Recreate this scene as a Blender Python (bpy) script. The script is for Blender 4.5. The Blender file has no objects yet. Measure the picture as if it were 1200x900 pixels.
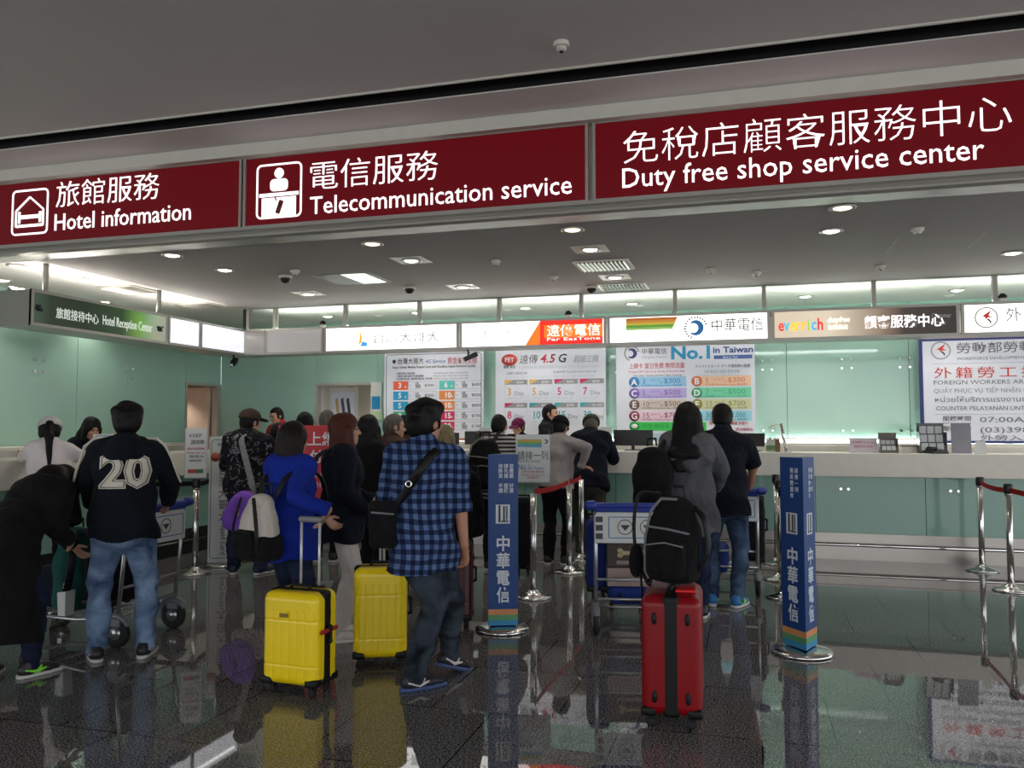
import bpy, bmesh, math, random
import numpy as np
from mathutils import Vector, Matrix
random.seed(7)
R_ = math.radians
SC = bpy.context.scene
COL = SC.collection

# ------------------------------------------------------------------ camera, light, exposure
CAM_H = 1.5
YAW, PITCH, FPX = R_(16.05), math.atan(51/963.), 963.
cd = bpy.data.cameras.new('camera')
cam = bpy.data.objects.new('camera', cd); COL.objects.link(cam)
cd.sensor_fit = 'HORIZONTAL'; cd.sensor_width = 36.0; cd.lens = 36.0*FPX/1200.0
cd.clip_start = 0.05; cd.clip_end = 200
cam.location = (0, 0, CAM_H)
cam.rotation_euler = (R_(90)+PITCH, 0, YAW)
SC.camera = cam

SC.view_settings.view_transform = 'Standard'
SC.view_settings.look = 'None'
SC.view_settings.gamma = 1.0
SC.view_settings.use_curve_mapping = False
SC.view_settings.exposure = 0.0
SC.cycles.use_denoising = True
SC.cycles.max_bounces = 8
SC.cycles.diffuse_bounces = 4
SC.cycles.glossy_bounces = 5
SC.cycles.transparent_max_bounces = 10
SC.cycles.sample_clamp_indirect = 6.0
SC.cycles.caustics_reflective = False
SC.cycles.caustics_refractive = False

WORLD_STRENGTH = 2.4
wd = bpy.data.worlds.new('hall_daylight'); SC.world = wd; wd.use_nodes = True
bg = wd.node_tree.nodes['Background']
bg.inputs[0].default_value = (0.93, 0.97, 1.0, 1); bg.inputs[1].default_value = WORLD_STRENGTH

# ------------------------------------------------------------------ materials
def lin(v):
    v /= 255.0
    return v/12.92 if v <= 0.04045 else ((v+0.055)/1.055)**2.4
def rgb(r, g, b): return (lin(r), lin(g), lin(b), 1.0)
MATS = {}
def _new(name):
    m = bpy.data.materials.new(name); m.use_nodes = True
    nt = m.node_tree; b = nt.nodes['Principled BSDF']
    return m, nt, b
def N(nt, t, **kw):
    n = nt.nodes.new(t)
    for k, v in kw.items():
        if k[0] == 'i' and k[1:].isdigit(): n.inputs[int(k[1:])].default_value = v
        else: setattr(n, k, v)
    return n
def L(nt, a, b): nt.links.new(a, b)
def ramp(nt, fac, stops):
    r = nt.nodes.new('ShaderNodeValToRGB'); L(nt, fac, r.inputs[0])
    e = r.color_ramp.elements
    while len(e) < len(stops): e.new(0.5)
    for i, (p, c) in enumerate(stops): e[i].position = p; e[i].color = c
    return r.outputs[0]
def objco(nt):
    return N(nt, 'ShaderNodeTexCoord').outputs['Object']
def plain(name, col, rough=0.5, metal=0.0, spec=0.5, coat=0.0, var=0.06, vscale=9.0, bump=0.0):
    if name in MATS: return MATS[name]
    m, nt, b = _new(name)
    b.inputs['Roughness'].default_value = rough; b.inputs['Metallic'].default_value = metal
    b.inputs['Specular IOR Level'].default_value = spec; b.inputs['Coat Weight'].default_value = coat
    no = N(nt, 'ShaderNodeTexNoise'); no.inputs['Scale'].default_value = vscale; no.inputs['Detail'].default_value = 4
    L(nt, objco(nt), no.inputs['Vector'])
    lo = tuple(max(0, c*(1-var)) for c in col[:3])+(1,); hi = tuple(min(1, c*(1+var)) for c in col[:3])+(1,)
    L(nt, ramp(nt, no.outputs['Fac'], [(0.35, lo), (0.65, hi)]), b.inputs['Base Color'])
    if bump:
        bp = N(nt, 'ShaderNodeBump'); bp.inputs['Strength'].default_value = bump; bp.inputs['Distance'].default_value = 0.01
        L(nt, no.outputs['Fac'], bp.inputs['Height']); L(nt, bp.outputs[0], b.inputs['Normal'])
    MATS[name] = m; return m
def cloth(name, col, var=0.25, fold=0.35, scale=7.0, sheen=0.02):
    """woven cloth: soft crease bump and slight colour variation"""
    if name in MATS: return MATS[name]
    m, nt, b = _new(name); b.inputs['Roughness'].default_value = 0.9; b.inputs['Specular IOR Level'].default_value = 0.15
    b.inputs['Sheen Weight'].default_value = sheen
    co = objco(nt)
    mp = N(nt, 'ShaderNodeMapping'); mp.inputs['Scale'].default_value = (1, 1, 0.6); L(nt, co, mp.inputs[0])
    no = N(nt, 'ShaderNodeTexNoise'); no.inputs['Scale'].default_value = scale; no.inputs['Detail'].default_value = 3
    no.inputs['Distortion'].default_value = 0.8; L(nt, mp.outputs[0], no.inputs['Vector'])
    lo = tuple(c*(1-var) for c in col[:3])+(1,); hi = tuple(min(1, c*(1+var)) for c in col[:3])+(1,)
    L(nt, ramp(nt, no.outputs['Fac'], [(0.3, lo), (0.7, hi)]), b.inputs['Base Color'])
    bp = N(nt, 'ShaderNodeBump'); bp.inputs['Strength'].default_value = min(1, fold*2); bp.inputs['Distance'].default_value = 0.06
    L(nt, no.outputs['Fac'], bp.inputs['Height']); L(nt, bp.outputs[0], b.inputs['Normal'])
    MATS[name] = m; return m
def denim(name, dark, light):
    if name in MATS: return MATS[name]
    m, nt, b = _new(name); b.inputs['Roughness'].default_value = 0.9; b.inputs['Specular IOR Level'].default_value = 0.15
    co = objco(nt)
    no = N(nt, 'ShaderNodeTexNoise'); no.inputs['Scale'].default_value = 6; no.inputs['Detail'].default_value = 6; no.inputs['Distortion'].default_value = 0.6
    L(nt, co, no.inputs['Vector'])
    L(nt, ramp(nt, no.outputs['Fac'], [(0.32, dark), (0.68, light)]), b.inputs['Base Color'])
    mp = N(nt, 'ShaderNodeMapping'); mp.inputs['Scale'].default_value = (1, 1, 2.6); L(nt, co, mp.inputs[0])
    n2 = N(nt, 'ShaderNodeTexNoise'); n2.inputs['Scale'].default_value = 9; L(nt, mp.outputs[0], n2.inputs['Vector'])
    bp = N(nt, 'ShaderNodeBump'); bp.inputs['Strength'].default_value = 0.5; bp.inputs['Distance'].default_value = 0.03
    L(nt, n2.outputs['Fac'], bp.inputs['Height']); L(nt, bp.outputs[0], b.inputs['Normal'])
    MATS[name] = m; return m
def hairmat(name, col):
    if name in MATS: return MATS[name]
    m, nt, b = _new(name); b.inputs['Roughness'].default_value = 0.5; b.inputs['Specular IOR Level'].default_value = 0.16
    co = objco(nt)
    mp = N(nt, 'ShaderNodeMapping'); mp.inputs['Scale'].default_value = (60, 60, 4); L(nt, co, mp.inputs[0])
    no = N(nt, 'ShaderNodeTexNoise'); no.inputs['Scale'].default_value = 1.6; no.inputs['Detail'].default_value = 3; L(nt, mp.outputs[0], no.inputs['Vector'])
    lo = tuple(c*0.6 for c in col[:3])+(1,); hi = tuple(min(1, c*1.5) for c in col[:3])+(1,)
    L(nt, ramp(nt, no.outputs['Fac'], [(0.3, lo), (0.7, hi)]), b.inputs['Base Color'])
    bp = N(nt, 'ShaderNodeBump'); bp.inputs['Strength'].default_value = 0.5; bp.inputs['Distance'].default_value = 0.01
    L(nt, no.outputs['Fac'], bp.inputs['Height']); L(nt, bp.outputs[0], b.inputs['Normal'])
    MATS[name] = m; return m
def stripes(name, c1, c2, period, axis='Z', duty=0.5):
    if name in MATS: return MATS[name]
    m, nt, b = _new(name); b.inputs['Roughness'].default_value = 0.85; b.inputs['Specular IOR Level'].default_value = 0.2
    sp = N(nt, 'ShaderNodeSeparateXYZ'); L(nt, objco(nt), sp.inputs[0])
    dv = N(nt, 'ShaderNodeMath', operation='DIVIDE'); dv.inputs[1].default_value = period; L(nt, sp.outputs[axis], dv.inputs[0])
    fr = N(nt, 'ShaderNodeMath', operation='FRACT'); L(nt, dv.outputs[0], fr.inputs[0])
    gt = N(nt, 'ShaderNodeMath', operation='GREATER_THAN'); gt.inputs[1].default_value = duty; L(nt, fr.outputs[0], gt.inputs[0])
    L(nt, ramp(nt, gt.outputs[0], [(0.0, c1), (1.0, c2)]), b.inputs['Base Color'])
    MATS[name] = m; return m
def plaid(name, dark, mid, light, period):
    if name in MATS: return MATS[name]
    m, nt, b = _new(name); b.inputs['Roughness'].default_value = 0.9; b.inputs['Specular IOR Level'].default_value = 0.15
    co = objco(nt)
    ds = N(nt, 'ShaderNodeTexNoise'); ds.inputs['Scale'].default_value = 5; L(nt, co, ds.inputs['Vector'])
    mx = N(nt, 'ShaderNodeMix', data_type='VECTOR'); mx.inputs['Factor'].default_value = 0.03
    L(nt, co, mx.inputs[4]); L(nt, ds.outputs['Color'], mx.inputs[5])
    sp = N(nt, 'ShaderNodeSeparateXYZ'); L(nt, mx.outputs[1], sp.inputs[0])
    def band(out, ph):
        dv = N(nt, 'ShaderNodeMath', operation='DIVIDE'); dv.inputs[1].default_value = period; L(nt, out, dv.inputs[0])
        ad = N(nt, 'ShaderNodeMath', operation='ADD'); ad.inputs[1].default_value = ph; L(nt, dv.outputs[0], ad.inputs[0])
        fr = N(nt, 'ShaderNodeMath', operation='FRACT'); L(nt, ad.outputs[0], fr.inputs[0])
        gt = N(nt, 'ShaderNodeMath', operation='GREATER_THAN'); gt.inputs[1].default_value = 0.5; L(nt, fr.outputs[0], gt.inputs[0])
        return gt.outputs[0]
    xy = N(nt, 'ShaderNodeMath', operation='MULTIPLY_ADD'); xy.inputs[1].default_value = 0.55
    L(nt, sp.outputs['Y'], xy.inputs[0]); L(nt, sp.outputs['X'], xy.inputs[2])
    s = N(nt, 'ShaderNodeMath', operation='ADD'); L(nt, band(xy.outputs[0], 0.2), s.inputs[0]); L(nt, band(sp.outputs['Z'], 0.0), s.inputs[1])
    hf = N(nt, 'ShaderNodeMath', operation='MULTIPLY'); hf.inputs[1].default_value = 0.5; L(nt, s.outputs[0], hf.inputs[0])
    L(nt, ramp(nt, hf.outputs[0], [(0.0, light), (0.5, mid), (1.0, dark)]), b.inputs['Base Color'])
    no = N(nt, 'ShaderNodeTexNoise'); no.inputs['Scale'].default_value = 8; no.inputs['Distortion'].default_value = 1; L(nt, co, no.inputs['Vector'])
    bp = N(nt, 'ShaderNodeBump'); bp.inputs['Strength'].default_value = 0.5; bp.inputs['Distance'].default_value = 0.05
    L(nt, no.outputs['Fac'], bp.inputs['Height']); L(nt, bp.outputs[0], b.inputs['Normal'])
    MATS[name] = m; return m
def floral(name, base, c1, c2, scale=14):
    if name in MATS: return MATS[name]
    m, nt, b = _new(name); b.inputs['Roughness'].default_value = 0.85; b.inputs['Specular IOR Level'].default_value = 0.2
    co = objco(nt)
    no = N(nt, 'ShaderNodeTexNoise'); no.inputs['Scale'].default_value = scale; no.inputs['Detail'].default_value = 3; no.inputs['Distortion'].default_value = 1.5
    L(nt, co, no.inputs['Vector'])
    L(nt, ramp(nt, no.outputs['Fac'], [(0.0, base), (0.54, base), (0.60, c2), (0.66, c1), (0.72, base)]), b.inputs['Base Color'])
    MATS[name] = m; return m
def emit(name, col, strength):
    if name in MATS: return MATS[name]
    m, nt, b = _new(name); b.inputs['Base Color'].default_value = col; b.inputs['Roughness'].default_value = 0.4
    b.inputs['Emission Color'].default_value = col; b.inputs['Emission Strength'].default_value = strength
    MATS[name] = m; return m
def metal(name, col=(0.62, 0.61, 0.59, 1), rough=0.18):
    if name in MATS: return MATS[name]
    m, nt, b = _new(name); b.inputs['Metallic'].default_value = 1.0
    no = N(nt, 'ShaderNodeTexNoise'); no.inputs["Scale"].default_value = 3; L(nt, objco(nt), no.inputs['Vector'])
    L(nt, ramp(nt, no.outputs['Fac'], [(0.3, (rough*0.7,)*3+(1,)), (0.7, (rough*1.4,)*3+(1,))]), b.inputs['Roughness'])
    b.inputs['Base Color'].default_value = col
    MATS[name] = m; return m
def clear_glass(name, tint=(0.9, 0.97, 0.95, 1)):
    if name in MATS: return MATS[name]
    m, nt, b = _new(name); nt.nodes.remove(b)
    out = nt.nodes['Material Output']
    tr = N(nt, 'ShaderNodeBsdfTransparent'); tr.inputs[0].default_value = tint
    gl = N(nt, 'ShaderNodeBsdfGlossy'); gl.inputs['Roughness'].default_value = 0.03
    fr = N(nt, 'ShaderNodeFresnel'); fr.inputs[0].default_value = 1.5
    mx = N(nt, 'ShaderNodeMixShader'); L(nt, fr.outputs[0], mx.inputs[0]); L(nt, tr.outputs[0], mx.inputs[1]); L(nt, gl.outputs[0], mx.inputs[2])
    L(nt, mx.outputs[0], out.inputs[0]); MATS[name] = m; return m

# ------------------------------------------------------------------ object helpers
def link(name, me, mat=None, parent=None, loc=None, rot=None):
    o = bpy.data.objects.new(name, me); COL.objects.link(o)
    if mat is not None:
        me.materials.clear(); me.materials.append(mat)
    if parent is not None: o.parent = parent
    if loc is not None: o.location = loc
    if rot is not None: o.rotation_euler = rot
    return o
def tag(o, label=None, cat=None, group=None, kind=None):
    if label: o['label'] = label
    if cat: o['category'] = cat
    if group: o['group'] = group
    if kind: o['kind'] = kind
    return o
def root(name, label, cat, loc=(0, 0, 0), rz=0.0, group=None):
    o = bpy.data.objects.new(name, None); COL.objects.link(o)
    o.empty_display_size = 0.1; o.location = loc; o.rotation_euler = (0, 0, R_(rz))
    return tag(o, label, cat, group)
def kids(o): return [c for c in bpy.data.objects if c.parent == o]
def dup(o, loc, rz=None, label=None, group=None):
    def rec(src, par):
        c = src.copy(); COL.objects.link(c)
        if par is not None: c.parent = par
        for k in kids(src): rec(k, c)
        return c
    n = rec(o, None); n.location = loc
    if rz is not None: n.rotation_euler = (0, 0, R_(rz))
    if label: n['label'] = label
    if group: n['group'] = group
    return n
def rotm(rx=0, ry=0, rz=0):
    return np.array(Matrix.Rotation(R_(rz), 3, 'Z') @ Matrix.Rotation(R_(ry), 3, 'Y') @ Matrix.Rotation(R_(rx), 3, 'X'))

class MB:
    """collects simple solids into ONE mesh"""
    def __init__(s): s.v = []; s.f = []; s.sm = []
    def add(s, vs, fs, smooth=False):
        n = len(s.v); s.v += [tuple(map(float, v)) for v in vs]
        s.f += [tuple(i+n for i in f) for f in fs]; s.sm += [smooth]*len(fs); return s
    def box(s, x0, x1, y0, y1, z0, z1, M=None, o=(0, 0, 0)):
        vs = [(x, y, z) for z in (z0, z1) for y in (y0, y1) for x in (x0, x1)]
        if M is not None: vs = [tuple(M @ np.array(v)+np.array(o)) for v in vs]
        elif o != (0, 0, 0): vs = [(v[0]+o[0], v[1]+o[1], v[2]+o[2]) for v in vs]
        return s.add(vs, [(0, 2, 3, 1), (4, 5, 7, 6), (0, 1, 5, 4), (2, 6, 7, 3), (0, 4, 6, 2), (1, 3, 7, 5)])
    def tube(s, pts, r, n=10, close=False):
        pts = [Vector(p) for p in pts]; m = len(pts); rs = r if isinstance(r, (list, tuple)) else [r]*m
        vs = []; ref = None
        for i, p in enumerate(pts):
            if close: t = (pts[(i+1) % m]-pts[i-1])
            else: t = (pts[min(i+1, m-1)]-pts[max(i-1, 0)])
            t.normalize()
            if ref is None:
                ref = Vector((0, 0, 1)) if abs(t.z) < 0.9 else Vector((1, 0, 0))
            a = (ref - t*ref.dot(t)).normalized(); b = t.cross(a); ref = a
            for k in range(n):
                an = 2*math.pi*k/n
                vs.append(p+(a*math.cos(an)+b*math.sin(an))*rs[i])
        fs = []
        for i in range(m if close else m-1):
            j = (i+1) % m
            for k in range(n):
                k2 = (k+1) % n
                fs.append((i*n+k, i*n+k2, j*n+k2, j*n+k))
        s.add(vs, fs, True)
        if not close:
            b0 = len(s.v)-m*n
            s.f += [tuple(b0+k for k in range(n))[::-1], tuple(b0+(m-1)*n+k for k in range(n))]; s.sm += [False]*2
        return s
    def lathe(s, prof, n=24, o=(0, 0, 0), M=None):
        vs = []; m = len(prof)
        for r, z in prof:
            for k in range(n):
                a = 2*math.pi*k/n; v = np.array((r*math.cos(a), r*math.sin(a), z))
                if M is not None: v = M @ v
                vs.append(tuple(v+np.array(o)))
        fs = [(i*n+k, i*n+(k+1) % n, (i+1)*n+(k+1) % n, (i+1)*n+k) for i in range(m-1) for k in range(n)]
        s.add(vs, fs, True)
        b0 = len(s.v)-m*n
        if prof[0][0] > 1e-5: s.f.append(tuple(b0+k for k in range(n))[::-1]); s.sm.append(False)
        if prof[-1][0] > 1e-5: s.f.append(tuple(b0+(m-1)*n+k for k in range(n))); s.sm.append(False)
        return s
    def prism(s, pts, d, M=None, o=(0, 0, 0)):
        """outline in local x,z extruded along +y by d"""
        n = len(pts); vs = [(p[0], 0, p[1]) for p in pts]+[(p[0], d, p[1]) for p in pts]
        if M is not None: vs = [tuple(M @ np.array(v)+np.array(o)) for v in vs]
        else: vs = [(v[0]+o[0], v[1]+o[1], v[2]+o[2]) for v in vs]
        return s.add(vs, [tuple(range(n)), tuple(range(n, 2*n))[::-1]]+[(i, i+n, (i+1) % n+n, (i+1) % n) for i in range(n)])
    def build(s, name, mat, parent=None, bevel=0.0, seg=2, loc=None, rot=None):
        me = bpy.data.meshes.new(name); me.from_pydata(s.v, [], s.f)
        me.polygons.foreach_set('use_smooth', s.sm)
        bm = bmesh.new(); bm.from_mesh(me)
        bmesh.ops.recalc_face_normals(bm, faces=bm.faces)
        if bevel:
            ed = [e for e in bm.edges if len(e.link_faces) == 2 and e.calc_face_angle(0) > 0.6]
            bmesh.ops.bevel(bm, geom=ed, offset=bevel, segments=seg, profile=0.5, affect='EDGES', clamp_overlap=True)
        bm.to_mesh(me); bm.free()
        return link(name, me, mat, parent, loc, rot)
def rrect(x0, x1, z0, z1, r, n=5):
    out = []
    for cx, cz, a0 in ((x1-r, z1-r, 0), (x0+r, z1-r, 90), (x0+r, z0+r, 180), (x1-r, z0+r, 270)):
        for i in range(n+1):
            a = R_(a0+90*i/n); out.append((cx+r*math.cos(a), cz+r*math.sin(a)))
    return out
def ring(x0, x1, z0, z1, w, d, r=0.0, o=(0, 0, 0)):
    """rectangular frame in the x,z plane, thickness d along y"""
    m = MB()
    A = rrect(x0, x1, z0, z1, max(r, 1e-4)); B = rrect(x0+w, x1-w, z0+w, z1-w, max(r-w, 5e-5)); n = len(A)
    vs = [(p[0]+o[0], y+o[1], p[1]+o[2]) for y in (0, d) for P in (A, B) for p in P]
    fs = []
    for i in range(n):
        j = (i+1) % n
        fs += [(i, j, n+j, n+i), (2*n+i, 3*n+i, 3*n+j, 2*n+j), (i, 2*n+i, 2*n+j, j), (n+i, n+j, 3*n+j, 3*n+i)]
    return m.add(vs, fs)
FACE_Y = (R_(90), 0, 0)          # lettering that reads from -Y
FACE_X = (R_(90), 0, R_(90))     # lettering that reads from +X
def textmesh(body, size, width=None, ext=0.002, bold=0.0, sp=1.0, align='LEFT', shear=0.0, line=1.0, sx=None):
    cu = bpy.data.curves.new('lettering', 'FONT'); cu.body = body; cu.size = size; cu.extrude = ext; cu.offset = bold
    cu.space_character = sp; cu.align_x = align; cu.shear = shear; cu.space_line = line; cu.resolution_u = 2
    o = bpy.data.objects.new('lettering', cu)
    me = bpy.data.meshes.new_from_object(o); bpy.data.objects.remove(o); bpy.data.curves.remove(cu)
    n = len(me.vertices); co = np.zeros(n*3, np.float32); me.vertices.foreach_get('co', co); co = co.reshape(-1, 3)
    if n and width:
        w = co[:, 0].max()-co[:, 0].min(); k = width/w
        x0 = co[:, 0].min()
        co[:, 0] = (co[:, 0]-x0)*k + (0 if align == 'LEFT' else (-width/2 if align == 'CENTER' else -width))
    if n and sx: co[:, 0] *= sx
    me.vertices.foreach_set('co', co.ravel()); me.update()
    return me
def text(name, body, size, mat, parent, loc, rot=FACE_Y, **kw):
    return link(name, textmesh(body, size, **kw), mat, parent, loc, rot)
# ------------------------------------------------------------------ soft-shape modeller (distance fields -> surface nets)
f32 = np.float32
def V3(*a): return np.array(a if len(a) > 1 else a[0], dtype=float)
def unit(v):
    n = np.linalg.norm(v); return v/n if n > 1e-9 else v
class SDF:
    def __init__(s): s.ops = []
    def seg(s, a, b, r0, r1=None, k=0.02, lat=None, flat=False, mode='add'):
        a = V3(a); b = V3(b); r1 = r0 if r1 is None else r1
        ax = b-a; Ln = max(np.linalg.norm(ax), 1e-6); n = ax/Ln
        ell = isinstance(r0, (tuple, list)); R0 = r0 if ell else (r0, r0); R1 = r1 if isinstance(r1, (tuple, list)) else (r1, r1)
        ell = ell or isinstance(r1, (tuple, list))
        la = V3(lat) if lat is not None else (V3(1, 0, 0) if abs(n[0]) < 0.8 else V3(0, 1, 0))
        la = unit(la-n*la.dot(n)); de = np.cross(n, la)
        def fn(X, Y, Z):
            X = X-a[0]; Y = Y-a[1]; Z = Z-a[2]
            h = X*n[0]+Y*n[1]+Z*n[2]; t = np.clip(h/Ln, 0, 1); e = h-t*Ln
            u = X*la[0]+Y*la[1]+Z*la[2]; v = X*de[0]+Y*de[1]+Z*de[2]
            w = R0[0]+(R1[0]-R0[0])*t; d = R0[1]+(R1[1]-R0[1])*t
            if flat: e = 0
            if ell:
                mn = np.minimum(w, d); q = (np.sqrt((u/w)**2+(v/d)**2+(e/mn)**2)-1)*mn
            else: q = np.sqrt(u*u+v*v+e*e)-w
            if flat: q = np.maximum(q, np.abs(h-Ln/2)-Ln/2)
            return q
        m = max(R0+R1) if ell else max(r0, r1)
        s.ops.append((mode, fn, np.minimum(a, b)-m, np.maximum(a, b)+m, k)); return s
    def chain(s, pts, rs, k=0.02, lat=None, mode='add'):
        for i in range(len(pts)-1): s.seg(pts[i], pts[i+1], rs[i], rs[i+1], k, lat, mode=mode)
        return s
    def ell(s, c, r, k=0.02, M=None, mode='add'):
        c = V3(c); r = V3(r); M = np.eye(3) if M is None else np.asarray(M)
        def fn(X, Y, Z):
            X = X-c[0]; Y = Y-c[1]; Z = Z-c[2]
            a = (X*M[0, 0]+Y*M[1, 0]+Z*M[2, 0])/r[0]; b = (X*M[0, 1]+Y*M[1, 1]+Z*M[2, 1])/r[1]; g = (X*M[0, 2]+Y*M[1, 2]+Z*M[2, 2])/r[2]
            k0 = np.sqrt(a*a+b*b+g*g)+1e-6; k1 = np.sqrt((a/r[0])**2+(b/r[1])**2+(g/r[2])**2)+1e-6
            return k0*(k0-1)/k1
        m = max(r); s.ops.append((mode, fn, c-m, c+m, k)); return s
    def box(s, c, h, r=0.01, k=0.0, M=None, mode='add'):
        c = V3(c); h = V3(h)-r; M = np.eye(3) if M is None else np.asarray(M)
        def fn(X, Y, Z):
            X = X-c[0]; Y = Y-c[1]; Z = Z-c[2]
            q = [np.abs(X*M[0, i]+Y*M[1, i]+Z*M[2, i])-h[i] for i in range(3)]
            o = np.sqrt(sum(np.maximum(a, 0)**2 for a in q)); return o+np.minimum(np.maximum(np.maximum(q[0], q[1]), q[2]), 0)-r
        m = np.linalg.norm(h)+r; ext = np.abs(M) @ (h+r); s.ops.append((mode, fn, c-ext, c+ext, k)); return s
    def torus(s, c, R, r, k=0.01, M=None, mode='add'):
        c = V3(c); M = np.eye(3) if M is None else np.asarray(M)
        def fn(X, Y, Z):
            X = X-c[0]; Y = Y-c[1]; Z = Z-c[2]
            a, b, g = [X*M[0, i]+Y*M[1, i]+Z*M[2, i] for i in range(3)]
            return np.sqrt((np.sqrt(a*a+b*b)-R)**2+g*g)-r
        s.ops.append((mode, fn, c-R-r, c+R+r, k)); return s
    def plane(s, p, n, k=0.0):
        """keep only the side the normal points away from"""
        p = V3(p); n = unit(V3(n))
        s.ops.append(('cut', lambda X, Y, Z: (X-p[0])*n[0]+(Y-p[1])*n[1]+(Z-p[2])*n[2], None, None, k)); return s
    def grid(s, vox, disp=None):
        los = [o[2] for o in s.ops if o[0] == 'add']; his = [o[3] for o in s.ops if o[0] == 'add']
        lo = np.min(los, 0)-3*vox; hi = np.max(his, 0)+3*vox
        n = np.ceil((hi-lo)/vox).astype(int)+1
        ax = [(lo[i]+vox*np.arange(n[i])).astype(f32) for i in range(3)]
        D = np.full(n, 0.3, f32)
        for mode, fn, l, h, k in s.ops:
            if l is None: i0 = np.zeros(3, int); i1 = n
            else:
                mg = k+2.5*vox
                i0 = np.clip(np.floor((l-mg-lo)/vox).astype(int), 0, n); i1 = np.clip(np.ceil((h+mg-lo)/vox).astype(int)+1, 0, n)
                if (i1 <= i0).any(): continue
            sl = tuple(slice(i0[i], i1[i]) for i in range(3))
            q = fn(ax[0][sl[0]][:, None, None], ax[1][sl[1]][None, :, None], ax[2][sl[2]][None, None, :])
            d = D[sl]
            if mode == 'add':
                if k > 0:
                    hh = np.clip(0.5+0.5*(d-q)/k, 0, 1); D[sl] = d+(q-d)*hh-k*hh*(1-hh)
                else: D[sl] = np.minimum(d, q)
            elif mode == 'sub':
                if k > 0:
                    hh = np.clip(0.5-0.5*(d+q)/k, 0, 1); D[sl] = d+(-q-d)*hh+k*hh*(1-hh)
                else: D[sl] = np.maximum(d, -q)
            else: D[sl] = np.maximum(d, q)
        if disp is not None:
            D += disp(ax[0][:, None, None], ax[1][None, :, None], ax[2][None, None, :]).astype(f32)
        D[0] = D[-1] = 0.3; D[:, 0] = D[:, -1] = 0.3; D[:, :, 0] = D[:, :, -1] = 0.3
        return D, lo
    def mesh(s, name, vox=0.008, disp=None):
        D, lo = s.grid(vox, disp); ins = D < 0
        c8 = sum(ins[i:ins.shape[0]-1+i, j:ins.shape[1]-1+j, k:ins.shape[2]-1+k].astype(np.int8) for i in (0, 1) for j in (0, 1) for k in (0, 1))
        mask = (c8 > 0) & (c8 < 8); I = np.argwhere(mask); idx = np.full(mask.shape, -1, np.int32); idx[mask] = np.arange(len(I))
        acc = np.zeros((len(I), 3), f32); cnt = np.zeros(len(I), f32)
        off = [(i, j, k) for i in (0, 1) for j in (0, 1) for k in (0, 1)]
        for a in off:
            for d in range(3):
                if a[d]: continue
                b = list(a); b[d] = 1
                da = D[I[:, 0]+a[0], I[:, 1]+a[1], I[:, 2]+a[2]]; db = D[I[:, 0]+b[0], I[:, 1]+b[1], I[:, 2]+b[2]]
                cr = (da < 0) != (db < 0); t = np.where(cr, da/(da-db+1e-12), 0)
                p = np.tile(np.array(a, f32), (len(I), 1)); p[:, d] = t
                acc[cr] += p[cr]; cnt[cr] += 1
        vs = (I+acc/np.maximum(cnt, 1)[:, None])*vox+lo
        qs = []
        for d in range(3):
            e1, e2 = (d+1) % 3, (d+2) % 3
            A = [slice(None)]*3; B = [slice(None)]*3; A[d] = slice(0, -1); B[d] = slice(1, None)
            A = tuple(A); B = tuple(B); ch = ins[A] != ins[B]
            E_ = np.argwhere(ch); E_ = E_[(E_[:, e1] > 0) & (E_[:, e2] > 0)]
            if not len(E_): continue
            sg = ins[A][E_[:, 0], E_[:, 1], E_[:, 2]]
            def cell(o1, o2):
                c = E_.copy(); c[:, e1] -= o1; c[:, e2] -= o2; return idx[c[:, 0], c[:, 1], c[:, 2]]
            q = np.stack([cell(1, 1), cell(0, 1), cell(0, 0), cell(1, 0)], 1)
            q[~sg] = q[~sg][:, ::-1]; qs.append(q)
        q = np.concatenate(qs) if qs else np.zeros((0, 4), int)
        me = bpy.data.meshes.new(name)
        me.vertices.add(len(vs)); me.vertices.foreach_set('co', vs.astype(f32).ravel())
        me.loops.add(q.size); me.loops.foreach_set('vertex_index', q.astype(np.int32).ravel())
        me.polygons.add(len(q)); me.polygons.foreach_set('loop_start', np.arange(0, q.size, 4, dtype=np.int32))
        me.polygons.foreach_set('use_smooth', np.ones(len(q), bool))
        me.update(calc_edges=True); me.validate()
        return me
def folds(amp, seed=0, fx=1.0, fz=1.0):
    """soft irregular creases pushed into cloth"""
    rs = np.random.RandomState(seed); W = []
    for i in range(7):
        f = rs.uniform(14, 42); th = rs.uniform(0, 2*math.pi); z = rs.uniform(0.5, 1.3)*rs.choice([-1, 1])
        W.append((f*math.cos(th)*0.6*fx, f*math.sin(th)*0.6*fx, f*z*0.6*fz, rs.uniform(0, 6.3), rs.uniform(0.4, 1)))
    def fn(X, Y, Z):
        o = 0
        for i, (a, b, c, p, w) in enumerate(W):
            o = o+w*np.sin(X*a+Y*b+Z*c+p+1.3*np.sin(Z*9+Y*7+p))
        return o*amp/3.0
    return fn
# ------------------------------------------------------------------ shared materials
M_ceil = plain('ceiling_shade_tone', rgb(178, 172, 168), 0.85, var=0.02, vscale=0.8)  # lobby ceiling, its shade put into the grey base colour
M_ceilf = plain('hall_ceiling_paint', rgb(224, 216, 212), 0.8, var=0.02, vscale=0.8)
M_ceil2 = plain('ceiling_lit_tone', rgb(226, 222, 216), 0.8, var=0.02, vscale=0.8)  # lit copy of the lobby ceiling, the brighter light put into its colour
M_alu = plain('satin_aluminium', rgb(176, 172, 163), 0.32, metal=0.35, var=0.03, vscale=3)
M_trim = plain('grey_trim_paint', rgb(212, 209, 197), 0.45, var=0.02)
M_white = plain('white_laminate', rgb(232, 226, 214), 0.4, var=0.02)
M_beige = plain('beige_paint', rgb(214, 190, 172), 0.7, var=0.03)
M_offwhite = plain('off_white_paint', rgb(222, 220, 214), 0.6, var=0.02)
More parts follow.
